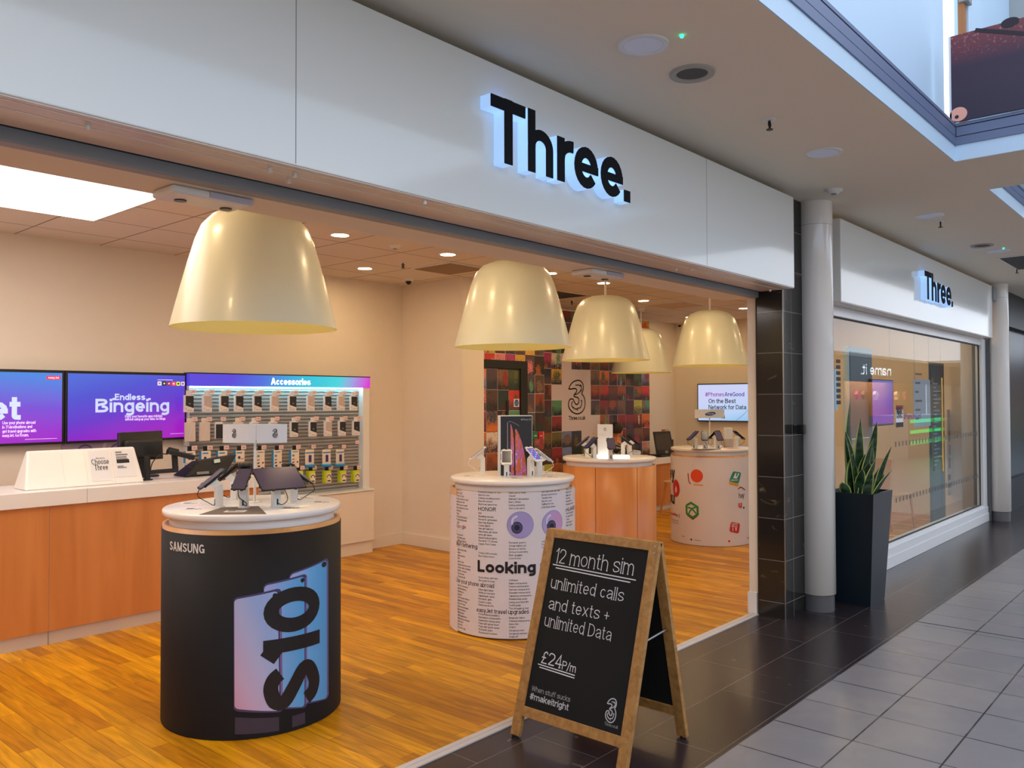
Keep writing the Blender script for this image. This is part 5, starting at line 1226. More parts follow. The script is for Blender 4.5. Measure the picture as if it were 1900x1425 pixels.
# ------------------------------------------------------------------ photo mural
def mural_mat():
    m, nt, b = new_mat('printed photo collage')
    at = {}
    for nme in ('ca', 'cb', 'cc', 'cd'):
        a = node(nt, 'ShaderNodeAttribute'); a.attribute_name = nme; at[nme] = a
    uv = node(nt, 'ShaderNodeUVMap'); uv.uv_map = 'tile'
    su = node(nt, 'ShaderNodeSeparateXYZ'); nt.links.new(uv.outputs['UV'], su.inputs[0])
    sd_ = node(nt, 'ShaderNodeSeparateColor'); nt.links.new(at['cd'].outputs['Color'], sd_.inputs[0])
    tc = node(nt, 'ShaderNodeTexCoord')
    def noise(scale, detail, dist=0.0):
        n = node(nt, 'ShaderNodeTexNoise'); n.inputs['Scale'].default_value = scale; n.inputs['Detail'].default_value = detail; n.inputs['Distortion'].default_value = dist
        nt.links.new(tc.outputs['Object'], n.inputs['Vector']); return n.outputs['Fac']
    def mth(op, x, y=None, z=None):
        n = node(nt, 'ShaderNodeMath', operation=op)
        for i_, v in enumerate((x, y, z)):
            if v is None: continue
            if isinstance(v, (int, float)): n.inputs[i_].default_value = v
            else: nt.links.new(v, n.inputs[i_])
        return n.outputs[0]
    def mix(f, A, B):
        n = node(nt, 'ShaderNodeMix', data_type='RGBA')
        nt.links.new(f, n.inputs['Factor']); nt.links.new(A, n.inputs['A']); nt.links.new(B, n.inputs['B']); return n.outputs['Result']
    def ramp(x, lo, hi):
        n = node(nt, 'ShaderNodeMapRange'); n.clamp = True; n.inputs['From Min'].default_value = lo; n.inputs['From Max'].default_value = hi; nt.links.new(x, n.inputs['Value']); return n.outputs['Result']
    n1, n2, n3 = noise(11, 3), noise(34, 4, .8), noise(60, 3)
    # a picture per tile: a horizon, a subject near the middle and small detail
    hor = ramp(mth('ADD', su.outputs['Y'], mth('MULTIPLY', n1, .5)), .45, .85)
    bgc = mix(hor, at['ca'].outputs['Color'], at['cb'].outputs['Color'])
    dx = mth('DIVIDE', mth('SUBTRACT', su.outputs['X'], sd_.outputs[0]), mth('ADD', sd_.outputs[2], .25)); dy = mth('SUBTRACT', su.outputs['Y'], sd_.outputs[1])
    dd = mth('ADD', mth('ADD', mth('MULTIPLY', dx, dx), mth('MULTIPLY', dy, dy)), mth('MULTIPLY', n2, .6))
    sub_ = ramp(dd, .46, .36)
    c1 = mix(sub_, bgc, at['cc'].outputs['Color'])
    c2_ = mix(mth('MULTIPLY', ramp(n3, .54, .62), .55), c1, at['cb'].outputs['Color']); c3 = mix(mth('MULTIPLY', ramp(n2, .60, .68), .8), c2_, at['ca'].outputs['Color'])
    nt.links.new(c3, b.inputs['Base Color']); b.inputs['Roughness'].default_value = .5
    return m
M_MURAL = mural_mat()
DARKS = [(48, 32, 28), (26, 24, 28), (78, 52, 40), (44, 46, 62), (70, 30, 26), (60, 52, 34), (40, 54, 50), (90, 66, 60)]
MIDS = [(150, 62, 30), (120, 70, 50), (170, 90, 40), (90, 70, 80), (60, 70, 90), (110, 100, 50), (150, 50, 50), (90, 40, 40), (130, 96, 76), (70, 90, 60)]
BRIGHT = [(226, 120, 40), (220, 170, 60), (210, 60, 50), (226, 130, 130), (190, 190, 60), (200, 180, 160), (120, 140, 190), (230, 210, 190), (180, 60, 110), (90, 150, 110)]
rng = random.Random(11)
def mural(name, parent, x0, x1, Y, cols, z0, z1, rowh, zref, blank=lambda c, r: False):
    vs, fs, ca, cb, cc, cd, uvs = [], [], [], [], [], [], []
    cw = (x1 - x0) / cols; r0 = math.floor((z0 - zref) / rowh); r1 = math.ceil((z1 - zref) / rowh)
    for r in range(r0, r1):
        for c in range(cols):
            a, b_ = max(z0, zref + r * rowh), min(z1, zref + (r + 1) * rowh)
            if b_ - a < .01: continue
            bl = blank(c, r); e = 0 if bl else .003
            xa, xb = x0 + c * cw, x0 + (c + 1) * cw
            def q(p, A, B, Cc):
                o = len(vs); vs.extend(p); fs.append((o, o + 1, o + 2, o + 3))
                D = (rng.uniform(.1, .9), rng.uniform(-.1, .8), rng.random(), 1)
                for uvp in ((0, 0), (1, 0), (1, 1), (0, 1)): ca.append(A); cb.append(B); cc.append(Cc); cd.append(D); uvs.append(uvp)
            if bl:
                w = lin((222, 208, 214)); q([(xa, Y, a), (xb, Y, a), (xb, Y, b_), (xa, Y, b_)], w, w, w); continue
            k = rng.random()
            A = rng.choice(DARKS); B = rng.choice(DARKS + MIDS + MIDS if k < .45 else MIDS + BRIGHT); Cc = rng.choice(MIDS + DARKS if k < .35 else BRIGHT + MIDS + MIDS)
            if k > .94: A = rng.choice(BRIGHT)
            if e:
                w = lin((226, 216, 210)) if rng.random() < .45 else lin((50, 32, 26)); q([(xa, Y + .0004, a), (xb, Y + .0004, a), (xb, Y + .0004, b_), (xa, Y + .0004, b_)], w, w, w)
            q([(xa + e, Y, a + e), (xb - e, Y, a + e), (xb - e, Y, b_ - e), (xa + e, Y, b_ - e)], lin(A), lin(B), lin(Cc))
    me = bpy.data.meshes.new(name); org = Vector(parent.location) if parent else Vector((0, 0, 0))
    me.from_pydata([tuple(Vector(p) - org) for p in vs], [], fs)
    ul = me.uv_layers.new(name='tile')
    for i_, q_ in enumerate(uvs): ul.data[i_].uv = q_
    for nme, d in (('ca', ca), ('cb', cb), ('cc', cc), ('cd', cd)):
        at = me.color_attributes.new(nme, 'FLOAT_COLOR', 'CORNER')
        at.data.foreach_set('color', [v for t in d for v in t])
    me.materials.append(M_MURAL); o = bpy.data.objects.new(name, me); COL.objects.link(o)
    if parent: o.parent = parent
    return o
mu = thing('photo_mural', 'wall mural of many small colour photographs around a white area with an outlined numeral', 'mural', (8.83, 7.24, 0))
BL = {2: [2], 1: [2, 3, 4], 0: [1, 2, 3, 4], -1: [2, 3, 4], -2: [2, 3, 4, 5], -3: [4]}
mural('photo_grid', mu, 8.80, 11.58, 7.235, 12, .05, 2.88, .222, 1.6, lambda c, r: c in BL.get(r, []))
MB().box(7.0, 11.58, 7.236, 7.25, 0, 2.9).build('backing', M_PAPER, mu)
g = MB(); fM = plane_map((0, 7.235, 0), (1, 0, 0), (0, 0, 1), .002)
XL, XR = at_y(1054.8, 750, 7.235).x, at_y(1085.7, 750, 7.235).x
three_logo(g, fM, .485, .02, u0=XL, v0=1.402, sx=(XR - XL) / (168 * .485 / 355))
text(g, 'Three.co.uk', .085, fM, .13, gap=.05, width=XR - XL, u0=XL, v0=1.315)
g.build('logo_print', M_INK, mu)
# nearer mural panel with the door in it
mu2 = thing('photo_mural', 'nearer mural panel of colour photographs surrounding the black door frame', 'mural', (6.5, 6.30, 0))
mural('photo_grid', mu2, 6.5, 7.72, 6.298, 7, .82, 2.88, .225, 1.6 + .08)
MB().box(6.48, 7.72, 6.299, 6.36, 0, 2.9).build('backing', M_PAPER, mu2)
dr = bpy.data.objects.new('door_1', None); COL.objects.link(dr); dr.location = (6.9, 6.29, 0); struct(dr)
MB().box(6.47, 7.375, 6.262, 6.297, 1.965, 2.055).box(7.255, 7.375, 6.262, 6.297, 0, 1.965).build('door_frame', M_MATBLACK, dr, bevel=.003)
lf = mural('door_leaf', dr, 6.5, 7.255, 6.285, 4, .0, 1.965, .235, 1.72)
MB().box(7.02, 7.06, 6.278, 6.284, 1.10, 1.60).build('door_handle', M_MATBLACK, dr)
g = MB(); fD = plane_map((0, 6.284, 0), (1, 0, 0), (0, 0, 1), .0)
a = at_y(953, 740, 6.283); b = at_y(963, 755, 6.283)
ds = thing('door_sign', 'white notice with a blue circle on the mural door', 'sign', (a.x, 6.283, b.z))
MB().box(a.x, b.x, 6.280, 6.283, b.z, a.z).build('plate', M_PAPER, ds)
disc(g, (a.x + b.x) / 2, (a.z + b.z) / 2, (b.x - a.x) * .40, (a.z - b.z) * .40, plane_map((0, 6.280, 0), (1, 0, 0), (0, 0, 1), .001), 24); g.build('blue_disc', mat('sign blue', (24, 60, 150), .5), ds)
g = MB(); fs_ = plane_map((0, 6.280, 0), (1, 0, 0), (0, 0, 1), .002); text(g, 'Fire door', .022, fs_, .12, width=(b.x - a.x) * .6, align='c', u0=(a.x + b.x) / 2, v0=(a.z + b.z) / 2 + .004, n=3); text(g, 'keep shut', .022, fs_, .12, width=(b.x - a.x) * .6, align='c', u0=(a.x + b.x) / 2, v0=(a.z + b.z) / 2 - .018, n=3); g.build('lettering', M_WHITEINK, ds)
for (x0, x1, nm, lb, mm) in ((988, 997, 'call_point', 'green emergency call point box on the mural', mat('green box', (26, 120, 62), .4)), (999, 1007, 'fire_alarm_point', 'red fire alarm call point box on the mural', mat('red box', (200, 30, 34), .4))):
    a = at_y(x0, 801, 6.27); b = at_y(x1, 814, 6.27)
    t = thing(nm, lb, 'call point', (a.x, 6.27, b.z)); MB().box(a.x, b.x, 6.262, 6.298, b.z, a.z).build('box', mm, t, bevel=.004)
    MB().box(a.x + .02, b.x - .02, 6.259, 6.262, b.z + .03, a.z - .045).build('label_plate', M_PAPER, t); MB().box(a.x + .03, b.x - .03, 6.2585, 6.26, b.z + .045, b.z + .055).build('label_print', M_GREYINK, t)

# ------------------------------------------------------------------ right-hand wall
tv = thing('wall_screen', 'pale blue wall screen with dark lettering on the right-hand wall', 'screen', (12.38, 6.2, 1.26))
MB().box(12.36, 12.42, 5.3, 6.80, 1.245, 1.865).build('bezel', M_BLACK, tv, bevel=.004)
pn = MB().box(12.354, 12.361, 5.32, 6.78, 1.262, 1.848).build('panel', gradient_mat('lit pale screen', [(0, (120, 190, 236)), (.5, (186, 214, 250)), (1, (206, 214, 250))], (0, .2, 1), -.15, .55, emit=.95), tv)
g = MB(); fV = plane_map((12.354, 6.8, 0), (0, -1, 0), (0, 0, 1), .002)
u = text(g, '#Phones', .095, fV, .12, gap=.05, width=.34, u0=.15, v0=1.655, m=1); text(g, 'AreGood', .095, fV, .12, gap=.05, width=.34, u0=.498, v0=1.655, m=2)
text(g, 'On the Best', .10, fV, .12, gap=.055, width=.48, u0=.21, v0=1.545); text(g, 'Network for Data', .10, fV, .12, gap=.055, width=.66, u0=.21, v0=1.445)
stroke(g, smooth([(.7, 1.27), (.82, 1.36), (.95, 1.5)], 5), .003, fV, 3); stroke(g, [(.44, 1.335), (.50, 1.335)], .014, fV, 4); stroke(g, [(.44, 1.31), (.50, 1.31)], .012, fV, 0)
g.build('lettering', [mat('screen navy text', (16, 24, 40), .5), mat('screen violet text', (150, 70, 200), .5, emit=.5), mat('screen indigo text', (60, 50, 180), .5, emit=.5), mat('screen line', (70, 130, 190), .5, emit=.4), mat('screen red mark', (230, 90, 120), .5, emit=.6)], pn)
for px, lb in ((1234, 'red and green exit notice half behind the till screen'), (1262, 'red and green exit notice right of the till screen')):
    a = at_y(px - 6, 797, 7.24); b = at_y(px + 7, 809, 7.24)
    t = thing('exit_sign', lb, 'sign', (a.x, 7.24, b.z), group='exit notices')
    mid = a.x + (b.x - a.x) * .45
    MB().box(a.x, b.x, 7.238, 7.25, b.z, a.z).build('plate', mat('notice cream green', (190, 200, 150), .5), t); MB().box(a.x, mid, 7.234, 7.238, b.z + .02, a.z).build('red_panel', mat('notice red', (190, 40, 34), .5), t)
    g = MB(); text(g, 'EXIT', .08, plane_map((0, 7.2335, 0), (1, 0, 0), (0, 0, 1), 0), .14, width=(mid - a.x) * .8, u0=a.x + (mid - a.x) * .1, v0=(a.z + b.z) / 2 - .02, n=3); g.build('lettering', M_WHITEINK, t)

# corner desk with till, stool, seated person
dk = thing('corner_desk', 'oak fronted desk with white top behind the display tables', 'desk', (10.6, 6.5, 0))
MB().box(9.95, 12.0, 6.36, 6.62, .07, .675).build('front_panel', M_OAK, dk)
MB().box(9.95, 12.0, 6.40, 6.6, 0, .07).build('plinth', M_WHITE, dk)
MB().box(9.9, 12.05, 6.33, 6.66, .672, .765).build('worktop', M_CORIAN, dk, bevel=.004)
p0 = at_y(1222, 846, 6.5)
tl = thing('till_monitor', 'black touch-screen till on the corner desk', 'monitor', (10.55, 6.5, .765))
a, b = at_y(1212, 845, 6.5), at_y(1237, 800, 6.5)
MB().hexa([(a.x, 6.44, .80), (b.x - .02, 6.36, .80), (b.x + .06, 6.42, .80), (a.x + .08, 6.50, .80), (a.x + .02, 6.52, b.z), (b.x, 6.44, b.z), (b.x + .07, 6.48, b.z), (a.x + .09, 6.56, b.z)]).build('housing', M_BLACK, tl, bevel=.006)
v0 = Vector((a.x, 6.44, .80)); v1 = Vector((b.x - .02, 6.36, .80)); v2 = Vector((a.x + .02, 6.52, b.z)); ux = (v1 - v0); uy = (v2 - v0); fK = plane_map(v0, ux, uy, .002)
g = MB(); LW, LH = ux.length, uy.length; patch(g, ((.025, LH * .2), (LW - .03, LH * .2), (LW - .03, LH - .025), (.025, LH - .025)), fK, 1, 1); g.build('screen', mat('grey standby screen', (66, 62, 66), .1), tl)
g = MB(); stroke(g, [(LW * .5, LH * .1), (LW * .66, LH * .1)], .02, fK); g.build('badge', M_GREYINK, tl)
MB().box(a.x + .0, b.x + .08, 6.36, 6.6, .765, .80).build('base', M_BLACK, tl, bevel=.01)
MB().box(b.x + .09, b.x + .2, 6.5, 6.6, .765, 1.0).build('side_unit', M_BLACK, tl, bevel=.005)
st = thing('stool', 'small wooden stool in front of the corner desk', 'stool', (10.2, 5.95, 0))
MB().cyl((10.2, 5.95, 0), .17, .44, .465, 28).build('seat', mat('pale beech', (206, 166, 122), .5), st, bevel=.004)
for sx, sy in ((-1, -1), (1, -1), (1, 1), (-1, 1)): MB().tube([(10.2 + sx * .1, 5.95 + sy * .1, .44), (10.2 + sx * .16, 5.95 + sy * .16, 0)], [.018, .013], 10).build('leg', mat('orange beech leg', (198, 130, 70), .5), st)

def person():
    P0 = at_y(1146, 800, 6.96)
    hx_, hy_, hz_ = P0.x, 6.96, P0.z
    t = thing('person', 'person in a grey striped top with dark hair, seated behind the plain oak table', 'person', (hx_, hy_, 0))
    fw = Vector((.98, -.15, 0)).normalized(); sd = Vector((fw.y, -fw.x, 0))   # facing right and a little forward
    base = Vector((hx_, hy_, 0)) - fw * .06; sh = hz_ - .22; hip = sh - .46
    V = []; E = []; R = []
    def vtx(p, r): V.append(p); R.append(r); return len(V) - 1
    def at(f, s, z): return base + fw * f + sd * s + Vector((0, 0, z))
    pel = vtx(at(-.02, 0, hip), (.15, .12)); wa = vtx(at(-.03, 0, hip + .16), (.14, .11)); ch = vtx(at(-.02, 0, hip + .34), (.155, .115)); ub = vtx(at(0, 0, sh), (.10, .085)); nk = vtx(at(.03, 0, sh + .09), (.055, .055)); jw = vtx(at(.055, 0, hz_ - .06), (.065, .072)); hd = vtx(at(.05, 0, hz_ + .02), (.080, .098)); tp = vtx(at(.035, 0, hz_ + .09), (.062, .072))
    E += [(pel, wa), (wa, ch), (ch, ub), (ub, nk), (nk, jw), (jw, hd), (hd, tp)]
    nose = vtx(at(.15, 0, hz_ - .005), (.014, .016)); E.append((hd, nose))
    for s in (-1, 1):
        a = vtx(at(-.01, s * .17, sh - .03), (.055, .055)); el = vtx(at(.10, s * .22, sh - .28), (.042, .042)); wr = vtx(at(.33, s * .12, sh - .20), (.028, .03)); pm = vtx(at(.39, s * .10, sh - .17), (.036, .022)); E += [(ub, a), (a, el), (el, wr), (wr, pm)]
        ear = vtx(at(.03, s * .088, hz_), (.012, .022)); E.append((hd, ear))
        for j in range(4):
            k1 = vtx(at(.43, s * .10 + (j - 1.5) * .019, sh - .15), (.009, .009)); k2 = vtx(at(.47 - .004 * abs(j - 1), s * .09 + (j - 1.5) * .017, sh - .165), (.008, .008)); E += [(pm, k1), (k1, k2)]
        th = vtx(at(.40, s * .10 - s * .045, sh - .14), (.010, .010)); th2 = vtx(at(.435, s * .10 - s * .055, sh - .125), (.009, .009)); E += [(pm, th), (th, th2)]
        kn = vtx(at(.42, s * .12, hip - .02), (.075, .075)); an = vtx(at(.40, s * .12, .09), (.045, .045)); toe = vtx(at(.55, s * .12, .04), (.04, .035)); h0 = vtx(at(.06, s * .10, hip - .03), (.095, .095)); E += [(pel, h0), (h0, kn), (kn, an), (an, toe)]
    me = bpy.data.meshes.new('body'); org = Vector(t.location)
    me.from_pydata([tuple(p - org) for p in V], E, []); o = bpy.data.objects.new('body', me); COL.objects.link(o); o.parent = t
    sk = o.modifiers.new('skin', 'SKIN'); sl_ = me.skin_vertices[0].data
    for i, r in enumerate(R): sl_[i].radius = r
    sl_[0].use_root = True
    sb = o.modifiers.new('soft', 'SUBSURF'); sb.levels = 1; sb.render_levels = 1
    m, nt, b_ = new_mat('skin and clothes')
    tc = node(nt, 'ShaderNodeTexCoord'); sp = node(nt, 'ShaderNodeSeparateXYZ'); nt.links.new(tc.outputs['Object'], sp.inputs[0])
    gt = node(nt, 'ShaderNodeMath', operation='GREATER_THAN'); gt.inputs[1].default_value = sh + .055; nt.links.new(sp.outputs['Z'], gt.inputs[0])
    mx = node(nt, 'ShaderNodeMix', data_type='RGBA'); mx.inputs['B'].default_value = lin((216, 138, 98)); mx.inputs['A'].default_value = lin((216, 138, 98)); nt.links.new(gt.outputs[0], mx.inputs['Factor']); nt.links.new(mx.outputs['Result'], b_.inputs['Base Color']); b_.inputs['Roughness'].default_value = .5
    me.materials.append(m)
    # clothing: slightly larger torso and sleeves, striped
    V2 = [at(-.02, 0, hip - .06), at(-.03, 0, hip + .16), at(-.02, 0, hip + .34), at(0, 0, sh + .02), at(.01, 0, sh + .05)]; R2 = [(.168, .135), (.157, .128), (.172, .132), (.12, .105), (.075, .075)]; E2 = [(0, 1), (1, 2), (2, 3), (3, 4)]
    for s in (-1, 1):
        i = len(V2); V2 += [at(-.01, s * .172, sh - .02), at(.10, s * .222, sh - .28), at(.28, s * .15, sh - .22)]; R2 += [(.068, .068), (.055, .055), (.042, .042)]; E2 += [(3, i), (i, i + 1), (i + 1, i + 2)]
    me2 = bpy.data.meshes.new('striped_top'); me2.from_pydata([tuple(p - org) for p in V2], E2, []); o2 = bpy.data.objects.new('striped_top', me2); COL.objects.link(o2); o2.parent = t
    sk = o2.modifiers.new('skin', 'SKIN'); d2 = me2.skin_vertices[0].data
    for i, r in enumerate(R2): d2[i].radius = r
    d2[0].use_root = True
    sb = o2.modifiers.new('soft', 'SUBSURF'); sb.levels = 1; sb.render_levels = 2
    m, nt, b_ = new_mat('striped cloth'); tc = node(nt, 'ShaderNodeTexCoord'); wv = node(nt, 'ShaderNodeTexWave'); wv.bands_direction = 'X'; wv.inputs['Scale'].default_value = 9; nt.links.new(tc.outputs['Object'], wv.inputs['Vector'])
    r = node(nt, 'ShaderNodeValToRGB'); r.color_ramp.elements[0].color = lin((64, 60, 62)); r.color_ramp.elements[0].position = .4; r.color_ramp.elements[1].color = lin((190, 180, 172)); r.color_ramp.elements[1].position = .85
    nt.links.new(wv.outputs['Color'], r.inputs['Fac']); nt.links.new(r.outputs['Color'], b_.inputs['Base Color']); b_.inputs['Roughness'].default_value = .9; me2.materials.append(m)
    # trousers
    V3 = [at(-.02, 0, hip)]; R3 = [(.16, .13)]; E3 = []
    for s in (-1, 1):
        i = len(V3); V3 += [at(.06, s * .10, hip - .03), at(.42, s * .12, hip - .02), at(.40, s * .12, .12)]; R3 += [(.105, .105), (.085, .085), (.058, .058)]; E3 += [(0, i), (i, i + 1), (i + 1, i + 2)]
    me3 = bpy.data.meshes.new('trousers'); me3.from_pydata([tuple(p - org) for p in V3], E3, []); o3 = bpy.data.objects.new('trousers', me3); COL.objects.link(o3); o3.parent = t
    o3.modifiers.new('skin', 'SKIN'); d3 = me3.skin_vertices[0].data
    for i, r in enumerate(R3): d3[i].radius = r
    d3[0].use_root = True
    sb = o3.modifiers.new('soft', 'SUBSURF'); sb.levels = 1; sb.render_levels = 2
    me3.materials.append(mat('dark trousers', (34, 34, 42), .8))
    # hair cap and face details
    c = at(.032, 0, hz_ + .03); g = MB(); n = 20; vs = []; rings = 9
    for j in range(rings + 1):
        ph = PI * .62 * j / rings
        for i in range(n):
            a = 2 * PI * i / n; front = max(0, math.cos(a)); ph2 = ph * (1 - .42 * front)
            vs.append(c + fw * (.112 * math.sin(ph2) * math.cos(a)) + sd * (.095 * math.sin(ph2) * math.sin(a)) + Vector((0, 0, .112 * math.cos(ph2) * (1 if ph2 < 1.5 else 1.4))))
    g.add(vs, [(j * n + i, j * n + (i + 1) % n, (j + 1) * n + (i + 1) % n, (j + 1) * n + i) for j in range(rings) for i in range(n)], 0, True)
    g.build('hair', mat('dark brown hair', (34, 22, 20), .6), t)
    for s in (-1, 1): MB().ball(at(.125, s * .032, hz_ + .012), .010, 8).build('eye', M_INK, t)
    MB().obox(at(.126, 0, hz_ - .052), sd, fw, (0, 0, 1), .022, .006, .004).build('mouth', mat('lips', (160, 70, 66), .5), t)
    ch_ = thing('chair', 'dark chair under the seated person behind the plain oak table', 'chair', tuple(at(-.05, 0, 0)))
    MB().obox(at(-.02, 0, hip - .18), fw, sd, (0, 0, 1), .22, .22, .025).build('seat', M_MATBLACK, ch_, bevel=.01); MB().obox(at(-.30, 0, hip + .15), fw, sd, (0, 0, 1), .015, .2, .2).build('backrest', M_MATBLACK, ch_, bevel=.01)
    for a in (-.2, .16):
        for b2 in (-.18, .18): MB().tube([at(a, b2, 0), at(a, b2, hip - .2)], .012, 8).build('leg', M_STEEL, ch_)
    ph = thing('smartphone', 'dark phone held in the hands of the seated person', 'phone', tuple(at(.45, 0, sh - .13)))
    MB().obox(at(.45, 0, sh - .125), sd, fw * .7 + Vector((0, 0, .7)), fw.cross(sd), .06, .075, .005).build('phone_body', M_PHONE, ph, bevel=.003)
person()
# ------------------------------------------------------------------ shop ceiling fittings
def downlight(x, y, label, lit=True):
    t = thing('downlight', label, 'ceiling light', (x, y, 2.9), group='recessed shop downlights')
    MB().lathe([(.082, -.0), (.08, -.006), (.066, -.004), (.064, .0)], (0, 0, 0), 32).build('trim_ring', M_WHITEPLASTIC, t, local=True)
    MB().lathe([(.001, -.002), (.066, -.002)], (0, 0, 0), 32).build('lens', M_LIGHT_WARM, t, local=True)
    for o in t.children:
        if o.name.startswith('lens'):
            o.data.flip_normals()
    return t
d0 = downlight(3.958, 5.284, 'lit round downlight right of the nearest bell lamp')
for x, y, lb in ((5.124, 6.443, 'lit round downlight near the back corner, below the others'), (5.129, 5.282, 'lit round downlight left of the grey ceiling vent'), (7.548, 5.30, 'lit round downlight behind the stem of the third bell lamp'), (9.258, 5.868, 'lit round downlight between the back bell lamps'), (11.0, 5.304, 'lit round downlight beside the white jamb')):
    dup(d0, (x, y, 2.9), label=lb)
for i, (x, y) in enumerate(((1.7, 4.1), (3.4, 4.1), (5.5, 4.1), (7.55, 4.1), (9.6, 4.1), (11.2, 4.1), (.3, 5.3), (.3, 6.4), (11.6, 6.5), (.9, 3.2), (3.45, 3.2), (5.55, 3.2), (7.6, 3.2), (9.6, 3.2), (11.3, 3.2), (6.6, 5.3))):  # extra downlights added out of sight to brighten the shop interior
    dup(d0, (x, y, 2.9), label='lit round downlight hidden from the front behind the opening beam')
lp = thing('ceiling_light_panel', 'large glowing white ceiling light panel at the upper left', 'ceiling light', (1.2, 5.6, 2.9))
MB().box(-.6, 2.437, 4.5, 6.108, 2.886, 2.9).build('frame', M_RAIL, lp)
MB().box(-.585, 2.425, 4.51, 6.096, 2.882, 2.887).build('diffuser', M_LIGHT_PANEL, lp)
def vent(x0, x1, y0, y1, z, label, col, grp='ceiling vents'):
    t = thing('ceiling_vent', label, 'ceiling vent', ((x0 + x1) / 2, (y0 + y1) / 2, z), group=grp)
    MB().box(x0, x1, y0, y1, z - .008, z).build('frame', M_WHITEPLASTIC, t, bevel=.002)
    g = MB(); g.box(x0 + .02, x1 - .02, y0 + .02, y1 - .02, z - .010, z - .0078); n = 14
    for i in range(n):
        y = y0 + .03 + (y1 - y0 - .06) * i / (n - 1); g.box(x0 + .025, x1 - .025, y - .004, y + .004, z - .013, z - .0098, 1)
    g.build('grille', [mat(col[0], col[1], .7), mat(col[0] + ' slat', tuple(int(v * 1.15) for v in col[1]), .6)], t)
vent(5.42, 5.95, 5.55, 6.10, 2.9, 'square grey-brown vent in the shop ceiling near the corner', ('grey brown grille', (150, 126, 100)))
vent(7.70, 8.30, 6.05, 6.52, 2.9, 'dark vent between two bell lamps in the shop ceiling', ('dark grille', (70, 66, 60)))
vent(9.7, 10.3, 5.5, 6.1, 2.9, 'ceiling vent above the lamp beside the jamb', ('cream grille', (196, 170, 140)))
def dome(x, y, z, label, grp):
    t = thing('dome_camera', label, 'security camera', (x, y, z), group=grp)
    MB().lathe([(.001, -.03), (.05, -.028), (.058, 0)], (0, 0, 0), 24).build('mount', M_WHITEPLASTIC, t, local=True); MB().ball((0, 0, -.032), .032, 10).build('dome', mat('black dome', (16, 14, 14), .1), t, local=True); return t
dm = dome(5.869, 6.644, 2.9, 'small black dome camera in the shop ceiling near the corner', 'dome cameras')
p = at_z(1261, 600, 2.9); dup(dm, (p.x, p.y, 2.9), label='small black dome camera beside the right-hand bell lamp')
def detector(x, y, z, label, r=.07):
    t = thing('smoke_detector', label, 'smoke detector', (x, y, z), group='smoke detectors')
    MB().lathe([(.001, -.03), (r * .6, -.028), (r * .75, -.012), (r, -.01), (r, 0)], (0, 0, 0), 28).build('housing', M_WHITEPLASTIC, t, local=True); MB().lathe([(.001, -.036), (r * .3, -.034), (r * .34, -.028)], (0, 0, 0), 16).build('sensor_head', M_RAIL, t, local=True); return t
sd0 = detector(4.528, 5.295, 2.9, 'white smoke detector in the shop ceiling between two downlights', .06)
dup(sd0, (5.987, 2.187, 3.11), label='white smoke detector on the mall ceiling above the column')
def sprinkler(x, y, z, label):
    t = thing('sprinkler', label, 'sprinkler', (x, y, z), group='ceiling sprinkler heads')
    MB().cyl((0, 0, 0), .035, -.006, 0, 20).build('cover_plate', M_WHITEPLASTIC, t, local=True); g = MB().cyl((0, 0, 0), .006, -.05, -.006, 8); g.tube([(-.014, 0, -.012), (-.016, 0, -.03), (0, 0, -.05)], .003, 6).tube([(.014, 0, -.012), (.016, 0, -.03), (0, 0, -.05)], .003, 6).cyl((0, 0, 0), .018, -.056, -.052, 14); g.build('head', mat('dark bronze', (60, 48, 40), .4, metal=.6), t, local=True); return t
sp0 = sprinkler(4.251, 1.892, 3.11, 'dark sprinkler head on the mall ceiling above the long fascia')
dup(sp0, (7.65, 1.90, 3.11), label='dark sprinkler head on the mall ceiling above the shorter fascia')
dup(sp0, (11.04, 1.94, 3.11), label='dark sprinkler head on the mall ceiling beside the far vent')
dup(sp0, (5.146, 5.902, 2.9), label='small sprinkler head in the shop ceiling left of the grey vent')
p = at_z(1061, 557, 2.9); dup(sp0, (p.x, p.y, 2.9), label='small sprinkler head in the shop ceiling between two bell lamps')
# movement sensors over the opening
for (px, py), lb in (((425, 372), 'white twin-lens movement sensor under the beam above the nearest lamp'), ((1146, 513), 'white twin-lens movement sensor under the beam above the third lamp')):
    p = at_z(px, py, 2.33); t = thing('movement_sensor', lb, 'sensor', (p.x, 2.88, 2.365), group='sensors under the opening beam')
    MB().box(p.x - .19, p.x + .12, 2.80, 2.96, 2.335, 2.365).build('housing', M_WHITEPLASTIC, t, bevel=.012, seg=3); MB().box(p.x - .05, p.x + .125, 2.795, 2.82, 2.34, 2.36).build('window', mat('bluish window', (190, 190, 205), .3), t)
    for dx in (-.11, .07): MB().cyl((p.x + dx, 2.90, 0), .022, 2.331, 2.336, 20).build('lens', M_BLACK, t)
